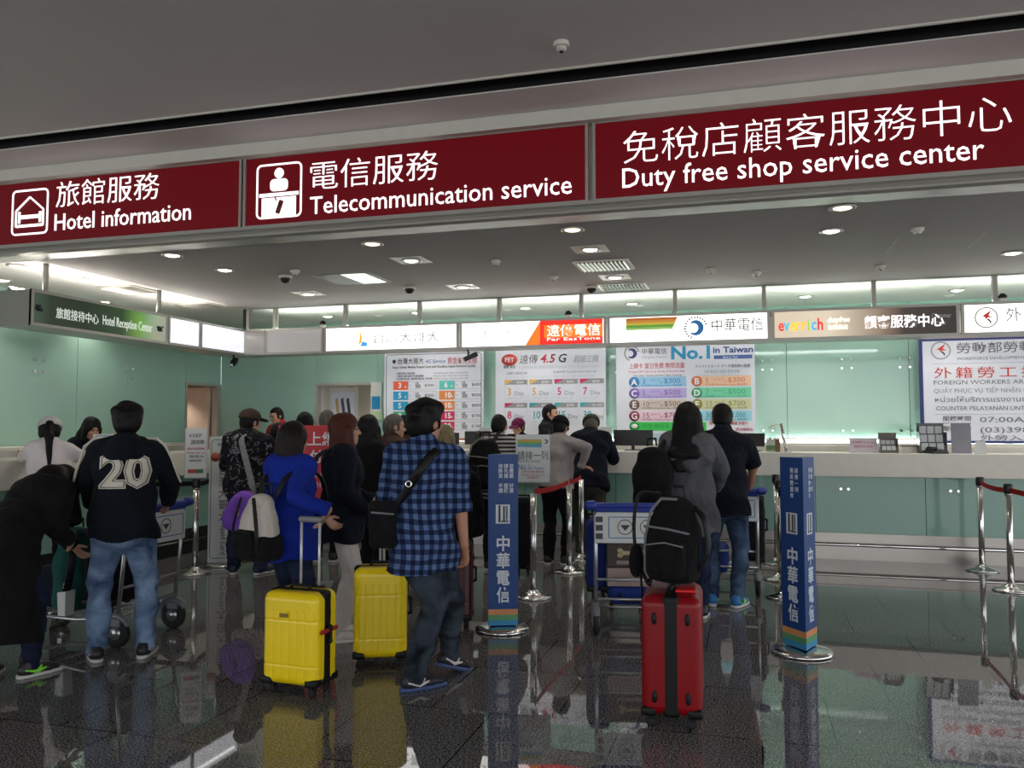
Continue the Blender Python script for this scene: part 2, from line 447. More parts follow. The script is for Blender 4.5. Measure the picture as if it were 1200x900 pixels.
M_black = plain('black_plastic', rgb(18, 18, 19), 0.45)
M_dark = plain('dark_recess', rgb(8, 8, 8), 0.9)
M_grey = plain('grey_plastic', rgb(120, 121, 122), 0.45)
M_steel = plain('brushed_steel', (0.33, 0.30, 0.275, 1), 0.3, metal=0.9, var=0.05, vscale=2)
M_chrome = metal('polished_chrome', (0.72, 0.71, 0.69, 1), 0.10)
M_pane = clear_glass('clear_glass')

def floor_mat():
    m, nt, b = _new('polished_granite')
    co = objco(nt)
    n1 = N(nt, 'ShaderNodeTexNoise'); n1.inputs['Scale'].default_value = 110; n1.inputs['Detail'].default_value = 3; L(nt, co, n1.inputs['Vector'])
    c = ramp(nt, n1.outputs['Fac'], [(0.37, rgb(50, 50, 51)), (0.5, rgb(102, 101, 101)), (0.63, rgb(166, 163, 159))])
    br = N(nt, 'ShaderNodeTexBrick'); br.offset = 0.5; br.offset_frequency = 2; br.squash = 1
    br.inputs['Scale'].default_value = 1.0; br.inputs['Brick Width'].default_value = 0.68; br.inputs['Row Height'].default_value = 0.775
    br.inputs['Mortar Size'].default_value = 0.0035; br.inputs['Mortar Smooth'].default_value = 0.0
    br.inputs['Color1'].default_value = (1, 1, 1, 1); br.inputs['Color2'].default_value = (0.86, 0.86, 0.86, 1); br.inputs['Mortar'].default_value = (0.03, 0.03, 0.03, 1)
    mp = N(nt, 'ShaderNodeMapping'); mp.inputs['Location'].default_value = (-0.04, -4.205+0.0, 0); L(nt, co, mp.inputs[0]); L(nt, mp.outputs[0], br.inputs['Vector'])
    mx = N(nt, 'ShaderNodeMix', data_type='RGBA', blend_type='MULTIPLY'); mx.inputs['Factor'].default_value = 1
    L(nt, c, mx.inputs[6]); L(nt, br.outputs['Color'], mx.inputs[7]); L(nt, mx.outputs[2], b.inputs['Base Color'])
    n2 = N(nt, 'ShaderNodeTexNoise'); n2.inputs['Scale'].default_value = 1.2; L(nt, co, n2.inputs['Vector'])
    L(nt, ramp(nt, n2.outputs['Fac'], [(0.3, (0.012,)*3+(1,)), (0.7, (0.03,)*3+(1,))]), b.inputs['Roughness'])
    b.inputs['IOR'].default_value = 1.62; b.inputs['Specular IOR Level'].default_value = 0.5
    return m
def glasswall_mat(name, col):
    m, nt, b = _new(name)
    co = objco(nt); no = N(nt, 'ShaderNodeTexNoise'); no.inputs['Scale'].default_value = 0.7; L(nt, co, no.inputs['Vector'])
    L(nt, ramp(nt, no.outputs['Fac'], [(0.3, tuple(c*0.95 for c in col[:3])+(1,)), (0.7, col)]), b.inputs['Base Color'])
    b.inputs['Roughness'].default_value = 0.06; b.inputs['IOR'].default_value = 1.5; b.inputs['Specular IOR Level'].default_value = 0.5
    return m
M_floor = floor_mat()
M_teal = glasswall_mat('green_back_painted_glass', rgb(163, 199, 184))
M_tealc = glasswall_mat('green_glass_shade_tone', rgb(140, 178, 164))  # copy of the wall glass, darkened to carry the dimmer light down there

XL, XR, YB = -8.3, 6.5, 11.6           # left wall, right end, back wall
ZC = 3.13                              # inner ceiling
def struct(o): o['kind'] = 'structure'; return o

struct(MB().box(-22, 12, -14, 13.5, -0.12, 0).build('floor', M_floor))
# ceilings: hall side, strip by the slot, lobby over the counters, zones behind the headers
struct(MB().box(-18, 9, -9, 5.42, 3.97, 4.15).build('ceiling', M_ceilf))
struct(MB().box(-18, 9, 5.58, 6.02, 3.93, 4.15).build('ceiling', M_ceilf))
sl = struct(MB().box(-18, 9, 5.42, 5.58, 4.13, 4.15).build('trim_1', M_dark))
MB().box(-18, 9, 5.405, 5.42, 3.955, 4.15).build('slot_edge', M_trim, sl)
MB().box(-18, 9, 5.42, 5.425, 3.975, 4.14).box(-18, 9, 5.575, 5.58, 3.94, 4.14).build('slot_side', M_dark, sl)
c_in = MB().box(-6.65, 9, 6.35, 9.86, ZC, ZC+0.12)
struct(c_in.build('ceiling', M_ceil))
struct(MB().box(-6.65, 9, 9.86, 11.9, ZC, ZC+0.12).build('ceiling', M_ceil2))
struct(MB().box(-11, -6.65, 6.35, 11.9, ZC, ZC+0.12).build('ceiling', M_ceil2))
# fascia that carries the red signs
fa = struct(MB().box(-18, 9, 6.16, 6.35, 3.14, 4.12).build('trim_2', M_trim))
MB().box(-18, 9, 6.02, 6.16, 3.825, 3.93).build('upper_band', M_trim, fa)
prof = [(0, 3.225), (0.0, 3.20), (0.02, 3.19), (0.03, 3.175), (0.015, 3.16), (0.015, 3.145), (0.05, 3.13), (0.27, 3.13), (0.27, 3.225)]
vs = [(x, 6.09+p[0], p[1]) for x in (-18, 9) for p in prof]; n = len(prof)
MB().add(vs, [tuple(range(n)), tuple(range(n, 2*n))]+[(i, (i+1) % n, n+(i+1) % n, n+i) for i in range(n)]).build('lower_moulding', M_alu, fa)

# green glass walls
wb = MB(); xs = [XL, -6.53]
def panels(m, x0, x1, z0, z1, step, y0, y1):
    n = max(1, round((x1-x0)/step)); w = (x1-x0)/n
    for i in range(n): m.box(x0+i*w+0.003, x0+(i+1)*w-0.003, y0, y1, z0, z1)
panels(wb, XL, -6.56, 0, ZC, 1.75, YB, YB+0.02); panels(wb, -5.5, XR, 0, ZC, 1.5, YB, YB+0.02); wb.box(-6.56, -5.5, YB, YB+0.02, 2.2, ZC)
wall_b = struct(wb.build('wall_back', M_teal))
MB().box(XL, -6.56, YB+0.02, YB+0.1, 0, ZC).box(-5.5, XR, YB+0.02, YB+0.1, 0, ZC).box(-6.56, -5.5, YB+0.02, YB+0.1, 2.2, ZC).build('backing', M_dark, wall_b)
wl = MB()
for y0, y1 in ((3.5, 5.2), (5.2, 6.9), (6.9, 8.6), (8.6, 10.72)): wl.box(XL-0.02, XL, y0+0.003, y1-0.003, 0, ZC)
wl.box(XL-0.02, XL, 10.72, YB, 2.2, ZC)
wall_l = struct(wl.build('wall_left', M_teal))
MB().box(XL-0.1, XL-0.02, 3.5, 10.72, 0, ZC).box(XL-0.1, XL-0.02, 10.72, YB, 2.2, ZC).build('backing', M_dark, wall_l)
def fixing(m, x, y, z, ax):
    M = rotm(90, 0, 0) if ax == 'y' else rotm(0, 90, 0)
    m.lathe([(0.016, -0.012), (0.016, 0.012)], 10, (x, y, z), M)
for x in (-1.85, 0.25, 1.25, 1.95):
    for dx in (-0.06, 0.06):
        for z in (2.28, 2.40, 1.46): m = MB(); fixing(m, x+dx, YB-0.012, z, 'y'); m.build('glass_fixing', M_chrome, wall_b)
for y in (6.9, 8.0, 9.5):
    for dy in (-0.07, 0.07):
        for z in (2.18, 2.32): m = MB(); fixing(m, XL+0.012, y+dy, z, 'x'); m.build('glass_fixing', M_chrome, wall_l)

# doorway beside the hotel counter (beige) and doorway in the back wall (white)
d1 = struct(MB().box(XL-1.4, XL-1.35, 10.4, 12.0, 0, 2.4).box(XL-1.35, XL-0.1, 10.66, 10.70, 0, 2.3).box(XL-1.35, XL-0.1, 11.62, 11.66, 0, 2.3).box(XL-1.35, XL-0.1, 10.7, 11.6, 2.24, 2.3).build('door_1', M_beige))
MB().box(XL-0.1, XL+0.012, 10.72, 10.76, 0, 2.2).box(XL-0.1, XL+0.012, 11.5, 11.6, 0, 2.2).box(XL-0.1, XL+0.012, 10.76, 11.5, 2.16, 2.2).build('door_frame', M_alu, d1)
lf = MB().box(XL-0.95, XL-0.12, 11.46, 11.5, 0.02, 2.15).build('door_leaf', M_beige, d1)
MB().box(XL-0.30, XL-0.24, 11.44, 11.46, 1.0, 1.2).build('lock_plate', M_steel, lf)
d2 = struct(MB().box(-6.9, -5.2, YB+1.3, YB+1.36, 0, 2.4).box(-6.62, -6.56, YB+0.1, YB+1.3, 0, 2.3).box(-5.5, -5.44, YB+0.1, YB+1.3, 0, 2.3).box(-6.6, -5.46, YB+0.1, YB+1.3, 2.25, 2.3).build('door_2', M_offwhite))
MB().box(-6.56, -6.52, YB-0.02, YB+0.1, 0, 2.2).box(-5.54, -5.5, YB-0.02, YB+0.1, 0, 2.2).box(-6.52, -5.54, YB-0.02, YB+0.1, 2.16, 2.2).build('door_frame', M_alu, d2)
lf = MB().box(-6.5, -6.0, -0.02, 0.02, 0.02, 2.14, M=rotm(0, 0, 0), o=(0, YB+0.35, 0)).build('door_leaf', M_offwhite, d2)

# beam of the header: continuous metal box behind the light signs
bm_ = MB().box(-6.65, XR, 9.83, 10.22, 2.50, 2.52).box(-6.65, XR, 10.20, 10.22, 2.5, 2.84).box(-6.65, XR, 9.83, 10.22, 2.82, 2.84)
struct(bm_.build('trim_3', M_alu))
bl = MB().box(-7.08, -6.67, 6.32, 9.83, 2.49, 2.51).box(-7.08, -7.06, 6.32, 9.83, 2.49, 2.84).box(-7.08, -6.67, 6.32, 9.83, 2.82, 2.84).box(-7.08, -6.65, 6.30, 6.32, 2.49, 2.84).box(-7.08, -6.65, 9.83, 10.22, 2.49, 2.84).box(-6.65, -6.335, 9.80, 9.83, 2.49, 2.845)
tl = struct(bl.build('trim_4', M_alu))
for i, y in enumerate((6.53, 8.17)):
    struct(MB().tube([(-6.72, y, 2.84), (-6.72, y, ZC)], 0.028, 12).build('trim_%d' % (5+i), M_alu))
# clerestory glass over the header
wn = struct(MB().box(-6.65, XR, 9.85, 9.862, 2.84, ZC).build('window_1', M_pane))
for x in (-6.62, -6.20, -5.14, -4.08, -3.0, -1.95, -0.82, 0.19, 1.36, 2.56, 3.7, 4.8):
    MB().box(x-0.022, x+0.022, 9.82, 9.89, 2.84, ZC).build('mullion', M_alu, wn)
MB().box(-6.69, -6.655, 9.82, 9.89, 2.84, ZC).build('dark_post', M_black, wn)

# ------------------------------------------------------------------ counters
def counter_front(m, x0, x1):
    pass
ct = root('service_counter', 'long white topped service counter with pale green glass front and steel kick rail', 'counter', (0, 10.0, 0))
MB().box(-6.3, XR, 0, 0.62, 0.945, 1.21).build('worktop', M_white, ct, bevel=0.008)
g = MB(); panels(g, -6.2, XR, 0.30, 0.945, 1.13, 0.12, 0.14)
g.build('glass_front', M_tealc, ct)
MB().box(-6.2, XR, 0.14, 0.6, 0.0, 0.945).build('carcass', M_dark, ct)
k = MB().box(-6.2, XR, 0.125, 0.14, 0.0, 0.30).box(-6.2, XR, 0.10, 0.125, 0.285, 0.30).build('kick_plate', M_steel, ct)
MB().tube([(-6.2, 0.085, 0.17), (XR, 0.085, 0.17)], 0.018, 10).build('rail', M_chrome, ct)
for i in range(11):
    x = -5.6+1.13*i
    MB().tube([(x, 0.085, 0.17), (x, 0.125, 0.17)], 0.012, 8).build('bracket', M_chrome, ct)
for i in range(9):
    for dx in (0.42, 0.50): fx = MB(); fixing(fx, -6.2+1.13*i+dx, 0.11, 0.80, 'y'); fx.build('glass_fixing', M_chrome, ct)

lc = root('reception_counter', 'white topped hotel counter with green glass front along the left wall', 'counter', (-6.3, 0, 0))
MB().box(-0.62, 0, 4.2, 10.0, 0.945, 1.21).build('worktop', M_white, lc, bevel=0.008)
g = MB()
for i in range(5): g.box(-0.16, -0.14, 4.3+1.13*i+0.003, 4.3+1.13*(i+1)-0.003, 0.30, 0.945)
g.build('glass_front', M_tealc, lc)
MB().box(-0.6, -0.16, 4.3, 9.98, 0.0, 0.945).build('carcass', M_dark, lc)
MB().box(-0.17, -0.155, 4.3, 9.98, 0.0, 0.30).build('kick_plate', M_black, lc)
MB().tube([(-0.10, 4.3, 0.17), (-0.10, 9.98, 0.17)], 0.018, 10).build('rail', M_chrome, lc)
for i in range(5): MB().tube([(-0.10, 4.6+1.13*i, 0.17), (-0.155, 4.6+1.13*i, 0.17)], 0.012, 8).build('bracket', M_chrome, lc)

# low cabinets along the back wall and their strip lamps
bc = root('back_cabinet', 'low white cabinet run standing along the back glass wall behind the counter', 'cabinet', (0, 11.17, 0))
MB().box(-5.3, XR, 0.0, 0.40, 0.0, 1.30).build('body', M_white, bc, bevel=0.006)
for i in range(11):
    MB().box(-5.28+1.06*i, -5.28+1.06*i+1.04, -0.012, 0.0, 0.1, 1.27).build('door', M_white, bc, bevel=0.004)
lbc = root('back_cabinet', 'low white cabinet run standing along the left glass wall behind the hotel counter', 'cabinet', (XL, 0, 0))
MB().box(0.02, 0.42, 4.2, 10.5, 0.0, 1.28).build('body', M_white, lbc, bevel=0.006)
for i in range(5):
    MB().box(0.42, 0.432, 4.3+1.24*i, 4.3+1.24*i+1.22, 0.1, 1.25).build('door', M_white, lbc, bevel=0.004)
M_tube = emit('lit_tube', (0.90, 0.97, 1.0, 1), 14.0)
def tube_lamp(x0, x1, y, z, label, group):
    t = root('strip_lamp', label, 'lamp', ((x0+x1)/2, y, z), 0, group); h = (x1-x0)/2
    MB().tube([(-h, 0, 0), (h, 0, 0)], 0.016, 10).build('tube', M_tube, t)
    MB().box(-h-0.02, h+0.02, -0.02, 0.02, 0.018, 0.04).box(-h-0.03, -h, -0.02, 0.02, -0.02, 0.04).box(h, h+0.03, -0.02, 0.02, -0.02, 0.04).build('housing', M_white, t)
    return t
for i, x in enumerate((-4.9, -3.3, -1.75, -0.1, 1.2, 2.9, 4.4)):
    tube_lamp(x-0.62, x+0.62, 10.27, 2.62, 'strip lamp fixed to the back of the sign header, facing the green glass', 'strip lamps behind the header')
for i, x in enumerate((-4.6, -3.2, -1.8, -0.4, 1.0, 2.4, 3.8)):
    tube_lamp(x-0.66, x+0.66, 11.52, 1.325, 'strip lamp lying on the back cabinet at the foot of the green glass', 'strip lamps on the back cabinet')

M_tubetop = emit('lit_tube_warm', (1.0, 0.97, 0.92, 1), 45.0)  # for hidden tubes added to brighten the ceilings behind the headers
def added_top_lamp(*a):
    t = tube_lamp(*a)
    for c in kids(t):
        if c.name.startswith('tube'): c.data.materials[0] = M_tubetop
    return t
for i, x in enumerate((-5.6, -3.9, -2.2, -0.5, 1.2, 2.9, 4.6)):  # unseen tubes added to lift the ceiling behind the clerestory
    t = added_top_lamp(x-0.75, x+0.75, 10.12, 2.862, 'added strip lamp out of sight on top of the sign header behind the clerestory glass', 'added strip lamps on top of the header')
    t.rotation_euler = (0, 0, 0)
    for c in kids(t):
        if c.name.startswith('housing'): c.scale = (1, 1, -0.5)
for y in (7.0, 8.6):  # two more unseen tubes, added to brighten the hotel side ceiling
    t = added_top_lamp(-0.7, 0.7, 0, 0, 'added strip lamp out of sight on top of the hotel header', 'added strip lamps on top of the hotel header')
    t.location = (-6.92, y, 2.862); t.rotation_euler = (0, 0, R_(90))
    for c in kids(t):
        if c.name.startswith('housing'): c.scale = (1, 1, -0.5)
# ------------------------------------------------------------------ red fascia signs
M_red = emit('lit_red_acrylic', rgb(118, 5, 18), 0.42); M_red.node_tree.nodes['Principled BSDF'].inputs['Base Color'].default_value = rgb(70, 4, 12); M_red.node_tree.nodes['Principled BSDF'].inputs['Specular IOR Level'].default_value = 0.2
M_lit = emit('lit_white_lettering', (1, 0.97, 0.98, 1), 1.15)
M_redline = plain('red_line', rgb(112, 6, 18), 0.4)
FY = 6.02                                   # front plane of the fascia band
SY = 6.11                                   # face of the red panels
def fascia_sign(x0, x1, label):
    t = root('fascia_sign', label, 'sign', (x0, SY, 3.23))
    w = x1-x0
    MB().box(0, w, 0.0, 0.045, 0, 0.59).build('panel', M_red, t)
    ring(-0.02, w+0.02, -0.018, 0.61, 0.022, 0.03, o=(0, -0.015, 0)).build('frame', M_alu, t)
    return t
def lit(t, body, x, z, size, width, **kw):
    return text('lettering', body, size, M_lit, t, (x-t.location.x, -0.004, z-3.23), width=width, ext=0.003, **kw)
s1 = fascia_sign(-9.6, -4.215, 'long dark red lit sign reading Hotel information with a bed icon')
lit(s1, '旅館服務', -6.19, 3.57, 0.265, 1.14, bold=-0.0025)
lit(s1, 'Hotel information', -6.20, 3.335, 0.225, 1.49, bold=0.0)
ic = ring(-6.71+9.6, -6.28+9.6, 0.085, 0.52, 0.018, 0.004, r=0.05, o=(0, -0.006, 0))
hx, hz = -6.495+9.6, 0.11
A = [(-0.16, 0.06), (-0.16, 0.21), (0, 0.335), (0.16, 0.21), (0.16, 0.06)]
for a, b in zip(A, A[1:]+A[:1]): ic.tube([(hx+a[0], -0.006, hz+a[1]), (hx+b[0], -0.006, hz+b[1])], 0.009, 6)
ic.box(hx-0.12, hx+0.12, -0.008, -0.002, hz+0.13, hz+0.165).box(hx-0.135, hx-0.11, -0.008, -0.002, hz+0.09, hz+0.20).box(hx+0.11, hx+0.135, -0.008, -0.002, hz+0.09, hz+0.19)
ic.box(hx-0.15, hx+0.15, -0.008, -0.002, hz+0.05, hz+0.075)
ic.build('bed_icon', M_lit, s1)
s2 = fascia_sign(-4.155, -1.17, 'dark red lit sign reading Telecommunication service with a service desk icon')
lit(s2, '電信服務', -3.53, 3.52, 0.265, 1.15, bold=-0.0025)
lit(s2, 'Telecommunication service', -3.53, 3.295, 0.215, 2.25, bold=0.0)
o = -4.155
ic = ring(-4.05-o, -3.61-o, 0.055, 0.53, 0.016, 0.004, r=0.05, o=(0, -0.006, 0))
M90 = rotm(90, 0, 0); cx = -3.83-o
ic.lathe([(0.0, 0), (0.045, 0), (0.045, 0.004), (0.0, 0.004)], 20, (cx, -0.002, 0.445), M90)
ic.prism(rrect(cx-0.085, cx+0.085, 0.29, 0.395, 0.035), 0.004, o=(0, -0.006, 0))
ic.box(cx-0.19, cx+0.19, -0.006, -0.002, 0.245, 0.275).box(cx-0.165, cx+0.165, -0.006, -0.002, 0.07, 0.235)
ic.build('desk_icon', M_lit, s2)
Mt = rotm(0, 20, 0)
MB().prism(rrect(-0.022, 0.022, -0.06, 0.06, 0.012), 0.004, Mt, (cx+0.01, -0.0105, 0.15)).tube([(cx-0.022, -0.009, 0.205), (cx-0.035, -0.009, 0.245)], 0.006, 6).build('phone_icon', M_redline, s2)
s3 = fascia_sign(-1.095, 4.2, 'dark red lit sign reading Duty free shop service center')
lit(s3, '免稅店顧客服務中心', -0.88, 3.505, 0.275, 2.60, bold=-0.0035)
lit(s3, 'Duty free shop service center', -0.89, 3.305, 0.215, 2.44, bold=0.0)

# ------------------------------------------------------------------ header light boxes
M_lb = emit('lit_white_panel', (1.0, 0.985, 0.95, 1), 2.2)
M_lbdim = emit('unlit_panel_glow', rgb(196, 192, 190), 0.25)  # faint glow put into the material of a blank unlit panel
M_txt = plain('dark_lettering', rgb(60, 58, 56), 0.6)
M_txtL = emit('grey_lettering_on_lit_panel', rgb(150, 148, 140), 0.5)
def colm(name, r, g, b, e=0.0):
    return emit(name, rgb(r, g, b), e) if e else plain(name, rgb(r, g, b), 0.5, var=0.01)
def lightbox(x0, x1, label, mat, y=9.8):
    t = root('lightbox_sign', label, 'sign', (x0, y, 2.49)); w = x1-x0
    ring(0, w, 0, 0.355, 0.03, 0.03, o=(0, 0, 0)).build('frame', M_alu, t)
    MB().box(0.028, w-0.028, 0.008, 0.02, 0.028, 0.327).build('panel', mat, t)
    return t
PZ = 0.004
lb0 = lightbox(-6.33, -5.45, 'blank grey unlit header panel between the hotel header and the mobile signs', M_lbdim)
lb1 = lightbox(-5.43, -3.53, 'white lit header sign of a mobile company with an orange and blue flame mark', M_lb)
text('lettering', '台灣大哥大', 0.15, M_txtL, lb1, (0.72, PZ, 0.12), width=0.92, ext=0.002)
fl = MB().prism([(0, 0), (0.05, 0.02), (0.055, 0.10), (0.03, 0.19), (0.02, 0.10)], 0.003, o=(0.50, PZ, 0.10)).build('flame_mark', emit('orange_lit', rgb(255, 170, 60), 1.0), lb1)
MB().prism([(0, 0), (0.10, 0), (0.10, 0.05), (0.03, 0.07)], 0.003, o=(0.53, PZ-0.001, 0.075)).build('blue_mark', emit('blue_lit', rgb(70, 150, 220), 1.0), lb1)
lb2 = lightbox(-3.51, -1.64, 'white lit header sign ending in a red and orange block of white characters', M_lb)
MB().box(1.05, 1.83, PZ, PZ+0.003, 0.03, 0.325).build('red_block', emit('red_lit', rgb(232, 40, 26), 0.9), lb2)
MB().prism([(0.86, 0.03), (1.05, 0.03), (1.05, 0.325)], 0.003, o=(0, PZ, 0)).box(1.10, 1.83, PZ-0.002, PZ, 0.11, 0.27).build('orange_block', emit('orange_block', rgb(245, 118, 30), 0.9), lb2)
text('lettering', '遠傳電信', 0.155, M_lit, lb2, (1.14, 0.0, 0.14), width=0.66, ext=0.003, bold=0.0005)
text('lettering', 'Far EasTone', 0.055, M_lit, lb2, (1.14, 0.0, 0.075), width=0.66, ext=0.002)
text('lettering', '上一代', 0.11, M_txtL, lb2, (0.28, PZ, 0.15), width=0.4, ext=0.001)
for i in range(4):
    MB().prism([(0.70+0.04*i, 0.03), (0.712+0.04*i, 0.03), (0.80+0.04*i, 0.14), (0.79+0.04*i, 0.14)], 0.002, o=(0, PZ, 0)).build('stripe', emit('red_lit', rgb(232, 40, 26), 0.9), lb2)
lb3 = lightbox(-1.62, 0.25, 'white lit header sign with orange and green stripes and a round blue mark', M_lb)
for i, (c, nm) in enumerate((((206, 110, 30), 'orange_stripe'), ((222, 150, 60), 'amber_stripe'), ((226, 196, 70), 'yellow_stripe'), ((110, 180, 60), 'green_stripe'), ((170, 210, 120), 'lime_stripe'))):
    MB().prism([(0.22, 0.288-0.029*i), (0.83-0.012*i, 0.288-0.029*i), (0.825-0.012*i, 0.317-0.029*i), (0.22, 0.317-0.029*i)], 0.003, o=(0, PZ, 0)).build('stripe', emit(nm, rgb(*c), 0.40), lb3)
def swirl(parent, cx, cz, r, y, mats, spokes=True):
    """round mark: a crescent with a thick tail and fine spokes"""
    m = MB(); out = []; inn = []
    for i in range(13):
        a = R_(125-i*21); out.append((cx+r*0.66*math.cos(a), cz+r*0.66*math.sin(a)))
        inn.append((cx-r*0.20+r*0.40*math.cos(a), cz-r*0.02+r*0.40*math.sin(a)))
    for i in range(12):
        q = [out[i], out[i+1], inn[i+1], inn[i]]; m.prism(q, 0.003, o=(0, y, 0))
    m.build('round_mark', mats, parent)
    if spokes:
        m = MB()
        for i in range(16):
            a = R_(20+i*15); c, s = math.cos(a), math.sin(a); p = (-s*0.012*r/0.1, c*0.012*r/0.1)
            m.prism([(cx+c*r*.78-p[0]/2, cz+s*r*.78-p[1]/2), (cx+c*r-p[0]/2, cz+s*r-p[1]/2), (cx+c*r+p[0]/2, cz+s*r+p[1]/2), (cx+c*r*.78+p[0]/2, cz+s*r*.78+p[1]/2)], 0.002, o=(0, y, 0))
        m.build('round_mark_spokes', emit('dark_lettering_lit', rgb(96, 92, 84), 0.25) if parent.name.startswith('lightbox') else M_txt, parent)
swirl(lb3, 1.04, 0.178, 0.14, PZ, emit('mark_blue_lit', rgb(40, 116, 176), 0.35))
text('lettering', '中華電信', 0.16, emit('dark_lettering_lit', rgb(96, 92, 84), 0.25), lb3, (1.22, PZ, 0.14), width=0.58, ext=0.002, bold=0.001)
text('lettering', 'Chunghwa Telecom', 0.05, M_txtL, lb3, (1.38, PZ, 0.07), width=0.42, ext=0.001)
def grad_panel(name, stops, strength):
    """printed translucent film, pale to dark across its width"""
    m, nt, b = _new(name); sp = N(nt, 'ShaderNodeSeparateXYZ'); L(nt, objco(nt), sp.inputs[0])
    dv = N(nt, 'ShaderNodeMath', operation='DIVIDE'); dv.inputs[1].default_value = 1.93; L(nt, sp.outputs['X'], dv.inputs[0])
    c = ramp(nt, dv.outputs[0], stops); L(nt, c, b.inputs['Base Color']); L(nt, c, b.inputs['Emission Color']); b.inputs['Emission Strength'].default_value = strength
    b.inputs['Roughness'].default_value = 0.4
    return m
lb4 = lightbox(0.27, 2.20, 'brown duty free header sign with rainbow letters and white characters', grad_panel('brown_printed_film', [(0.0, rgb(214, 196, 172)), (0.3, rgb(222, 206, 182)), (0.62, rgb(128, 108, 92)), (0.72, rgb(60, 50, 44)), (1.0, rgb(44, 38, 36))], 0.75))
x = 0.07
for ch, c in zip('everrich', ((222, 60, 50), (70, 180, 220), (240, 200, 60), (250, 200, 60), (240, 190, 50), (150, 200, 60), (60, 170, 220), (214, 40, 40))):
    text('lettering', ch, 0.19, emit('letter_%d_%d' % (c[0], c[1]), rgb(*c), 0.9), lb4, (x, PZ, 0.11), ext=0.002, bold=0.004, sx=0.72); x += 0.062 if ch != 'i' else 0.045
text('lettering', 'dutyfree', 0.085, M_lit, lb4, (0.60, PZ, 0.19), width=0.23, ext=0.001, shear=0.2)
text('lettering', '免稅商店', 0.06, M_lit, lb4, (0.60, PZ, 0.11), width=0.21, ext=0.001)
text('lettering', '顧客服務中心', 0.15, M_lit, lb4, (0.98, PZ, 0.12), width=0.80, ext=0.002, bold=0.002)
text('lettering', 'Customer\nService', 0.075, M_txtL, lb4, (1.66, PZ, 0.20), ext=0.001, sx=0.62)
lb5 = lightbox(2.22, 4.9, 'white lit header sign with a red running figure at the far right', M_lb)
def runner(parent, cx, cz, r, y, ringmat, redmat, dk):
    ring(cx-r, cx+r, cz-r, cz+r, r*0.14, 0.002, r=r*0.999, o=(0, y, 0)).build('badge_ring', ringmat, parent)
    MB().prism([(cx-0.7*r, cz-0.62*r), (cx-0.05*r, cz-0.12*r), (cx-0.2*r, cz+0.12*r), (cx-0.5*r, cz+0.05*r), (cx+0.5*r, cz+0.75*r), (cx+0.2*r, cz+0.2*r), (cx+0.6*r, cz-0.0*r), (cx+0.15*r, cz+0.0*r)], 0.003, o=(0, y, 0)).build('running_figure', redmat, parent)
    MB().prism([(cx-0.02*r, cz-0.12*r), (cx+0.2*r, cz-0.08*r), (cx+0.45*r, cz-0.42*r), (cx+0.3*r, cz-0.65*r), (cx+0.28*r, cz-0.42*r)], 0.003, o=(0, y, 0)).build('figure_leg', dk, parent)
runner(lb5, 0.24, 0.185, 0.115, PZ, M_txtL, emit('runner_red', rgb(206, 60, 50), 0.3), M_txt)
text('lettering', '外籍勞工接機', 0.16, emit('dark_lettering_lit', rgb(96, 92, 84), 0.25), lb5, (0.42, PZ, 0.15), ext=0.002, sp=1.5)

# hotel header: printed green sign and two blank lit panels, facing the lobby
M_green = None
def green_film():
    m, nt, b = _new('green_leaf_print'); co = objco(nt)
    sp = N(nt, 'ShaderNodeSeparateXYZ'); L(nt, co, sp.inputs[0])
    no = N(nt, 'ShaderNodeTexNoise'); no.inputs['Scale'].default_value = 3.5; no.inputs['Detail'].default_value = 4; L(nt, co, no.inputs['Vector'])
    ma = N(nt, 'ShaderNodeMath', operation='MULTIPLY_ADD'); ma.inputs[1].default_value = 0.5; L(nt, sp.outputs['Y'], ma.inputs[0]); L(nt, no.outputs['Fac'], ma.inputs[2])
    c = ramp(nt, ma.outputs[0], [(0.30, rgb(98, 112, 100)), (0.55, rgb(34, 52, 30)), (1.0, rgb(30, 52, 30)), (1.22/1.0 if False else 1.0, rgb(30, 52, 30))])
    dv = N(nt, 'ShaderNodeMath', operation='DIVIDE'); dv.inputs[1].default_value = 1.95; L(nt, sp.outputs['Y'], dv.inputs[0])
    c2 = ramp(nt, dv.outputs[0], [(0.0, rgb(80, 96, 84)), (0.12, rgb(40, 58, 36)), (0.35, rgb(24, 44, 24)), (0.62, rgb(36, 72, 28)), (0.76, rgb(120, 176, 72)), (0.88, rgb(170, 190, 160)), (1.0, rgb(176, 188, 172))])
    mx = N(nt, 'ShaderNodeMix', data_type='RGBA', blend_type='OVERLAY'); mx.inputs['Factor'].default_value = 0.35
    L(nt, c2, mx.inputs[6]); L(nt, no.outputs['Color'], mx.inputs[7])
    L(nt, mx.outputs[2], b.inputs['Base Color']); L(nt, mx.outputs[2], b.inputs['Emission Color']); b.inputs['Emission Strength'].default_value = 0.35; b.inputs['Roughness'].default_value = 0.35
    return m
def xframe(m, y0, y1, z0, z1, w):
    m.box(0, 0.03, y0, y1, z0, z0+w).box(0, 0.03, y0, y1, z1-w, z1).box(0, 0.03, y0, y0+w, z0+w, z1-w).box(0, 0.03, y1-w, y1, z0+w, z1-w)
hs = root('hanging_sign', 'green printed hotel reception sign on the hanging header at the left', 'sign', (-6.675, 6.30, 2.49))
m = MB(); xframe(m, 0, 1.95, 0, 0.355, 0.03); m.build('frame', M_alu, hs)
MB().box(0.005, 0.022, 0.028, 1.922, 0.028, 0.327).build('panel', green_film(), hs)
M_pale = emit('pale_lettering', rgb(226, 232, 222), 0.6)
text('lettering', '旅館接待中心', 0.12, M_pale, hs, (0.026, 0.30, 0.115), FACE_X, width=0.56, ext=0.002)
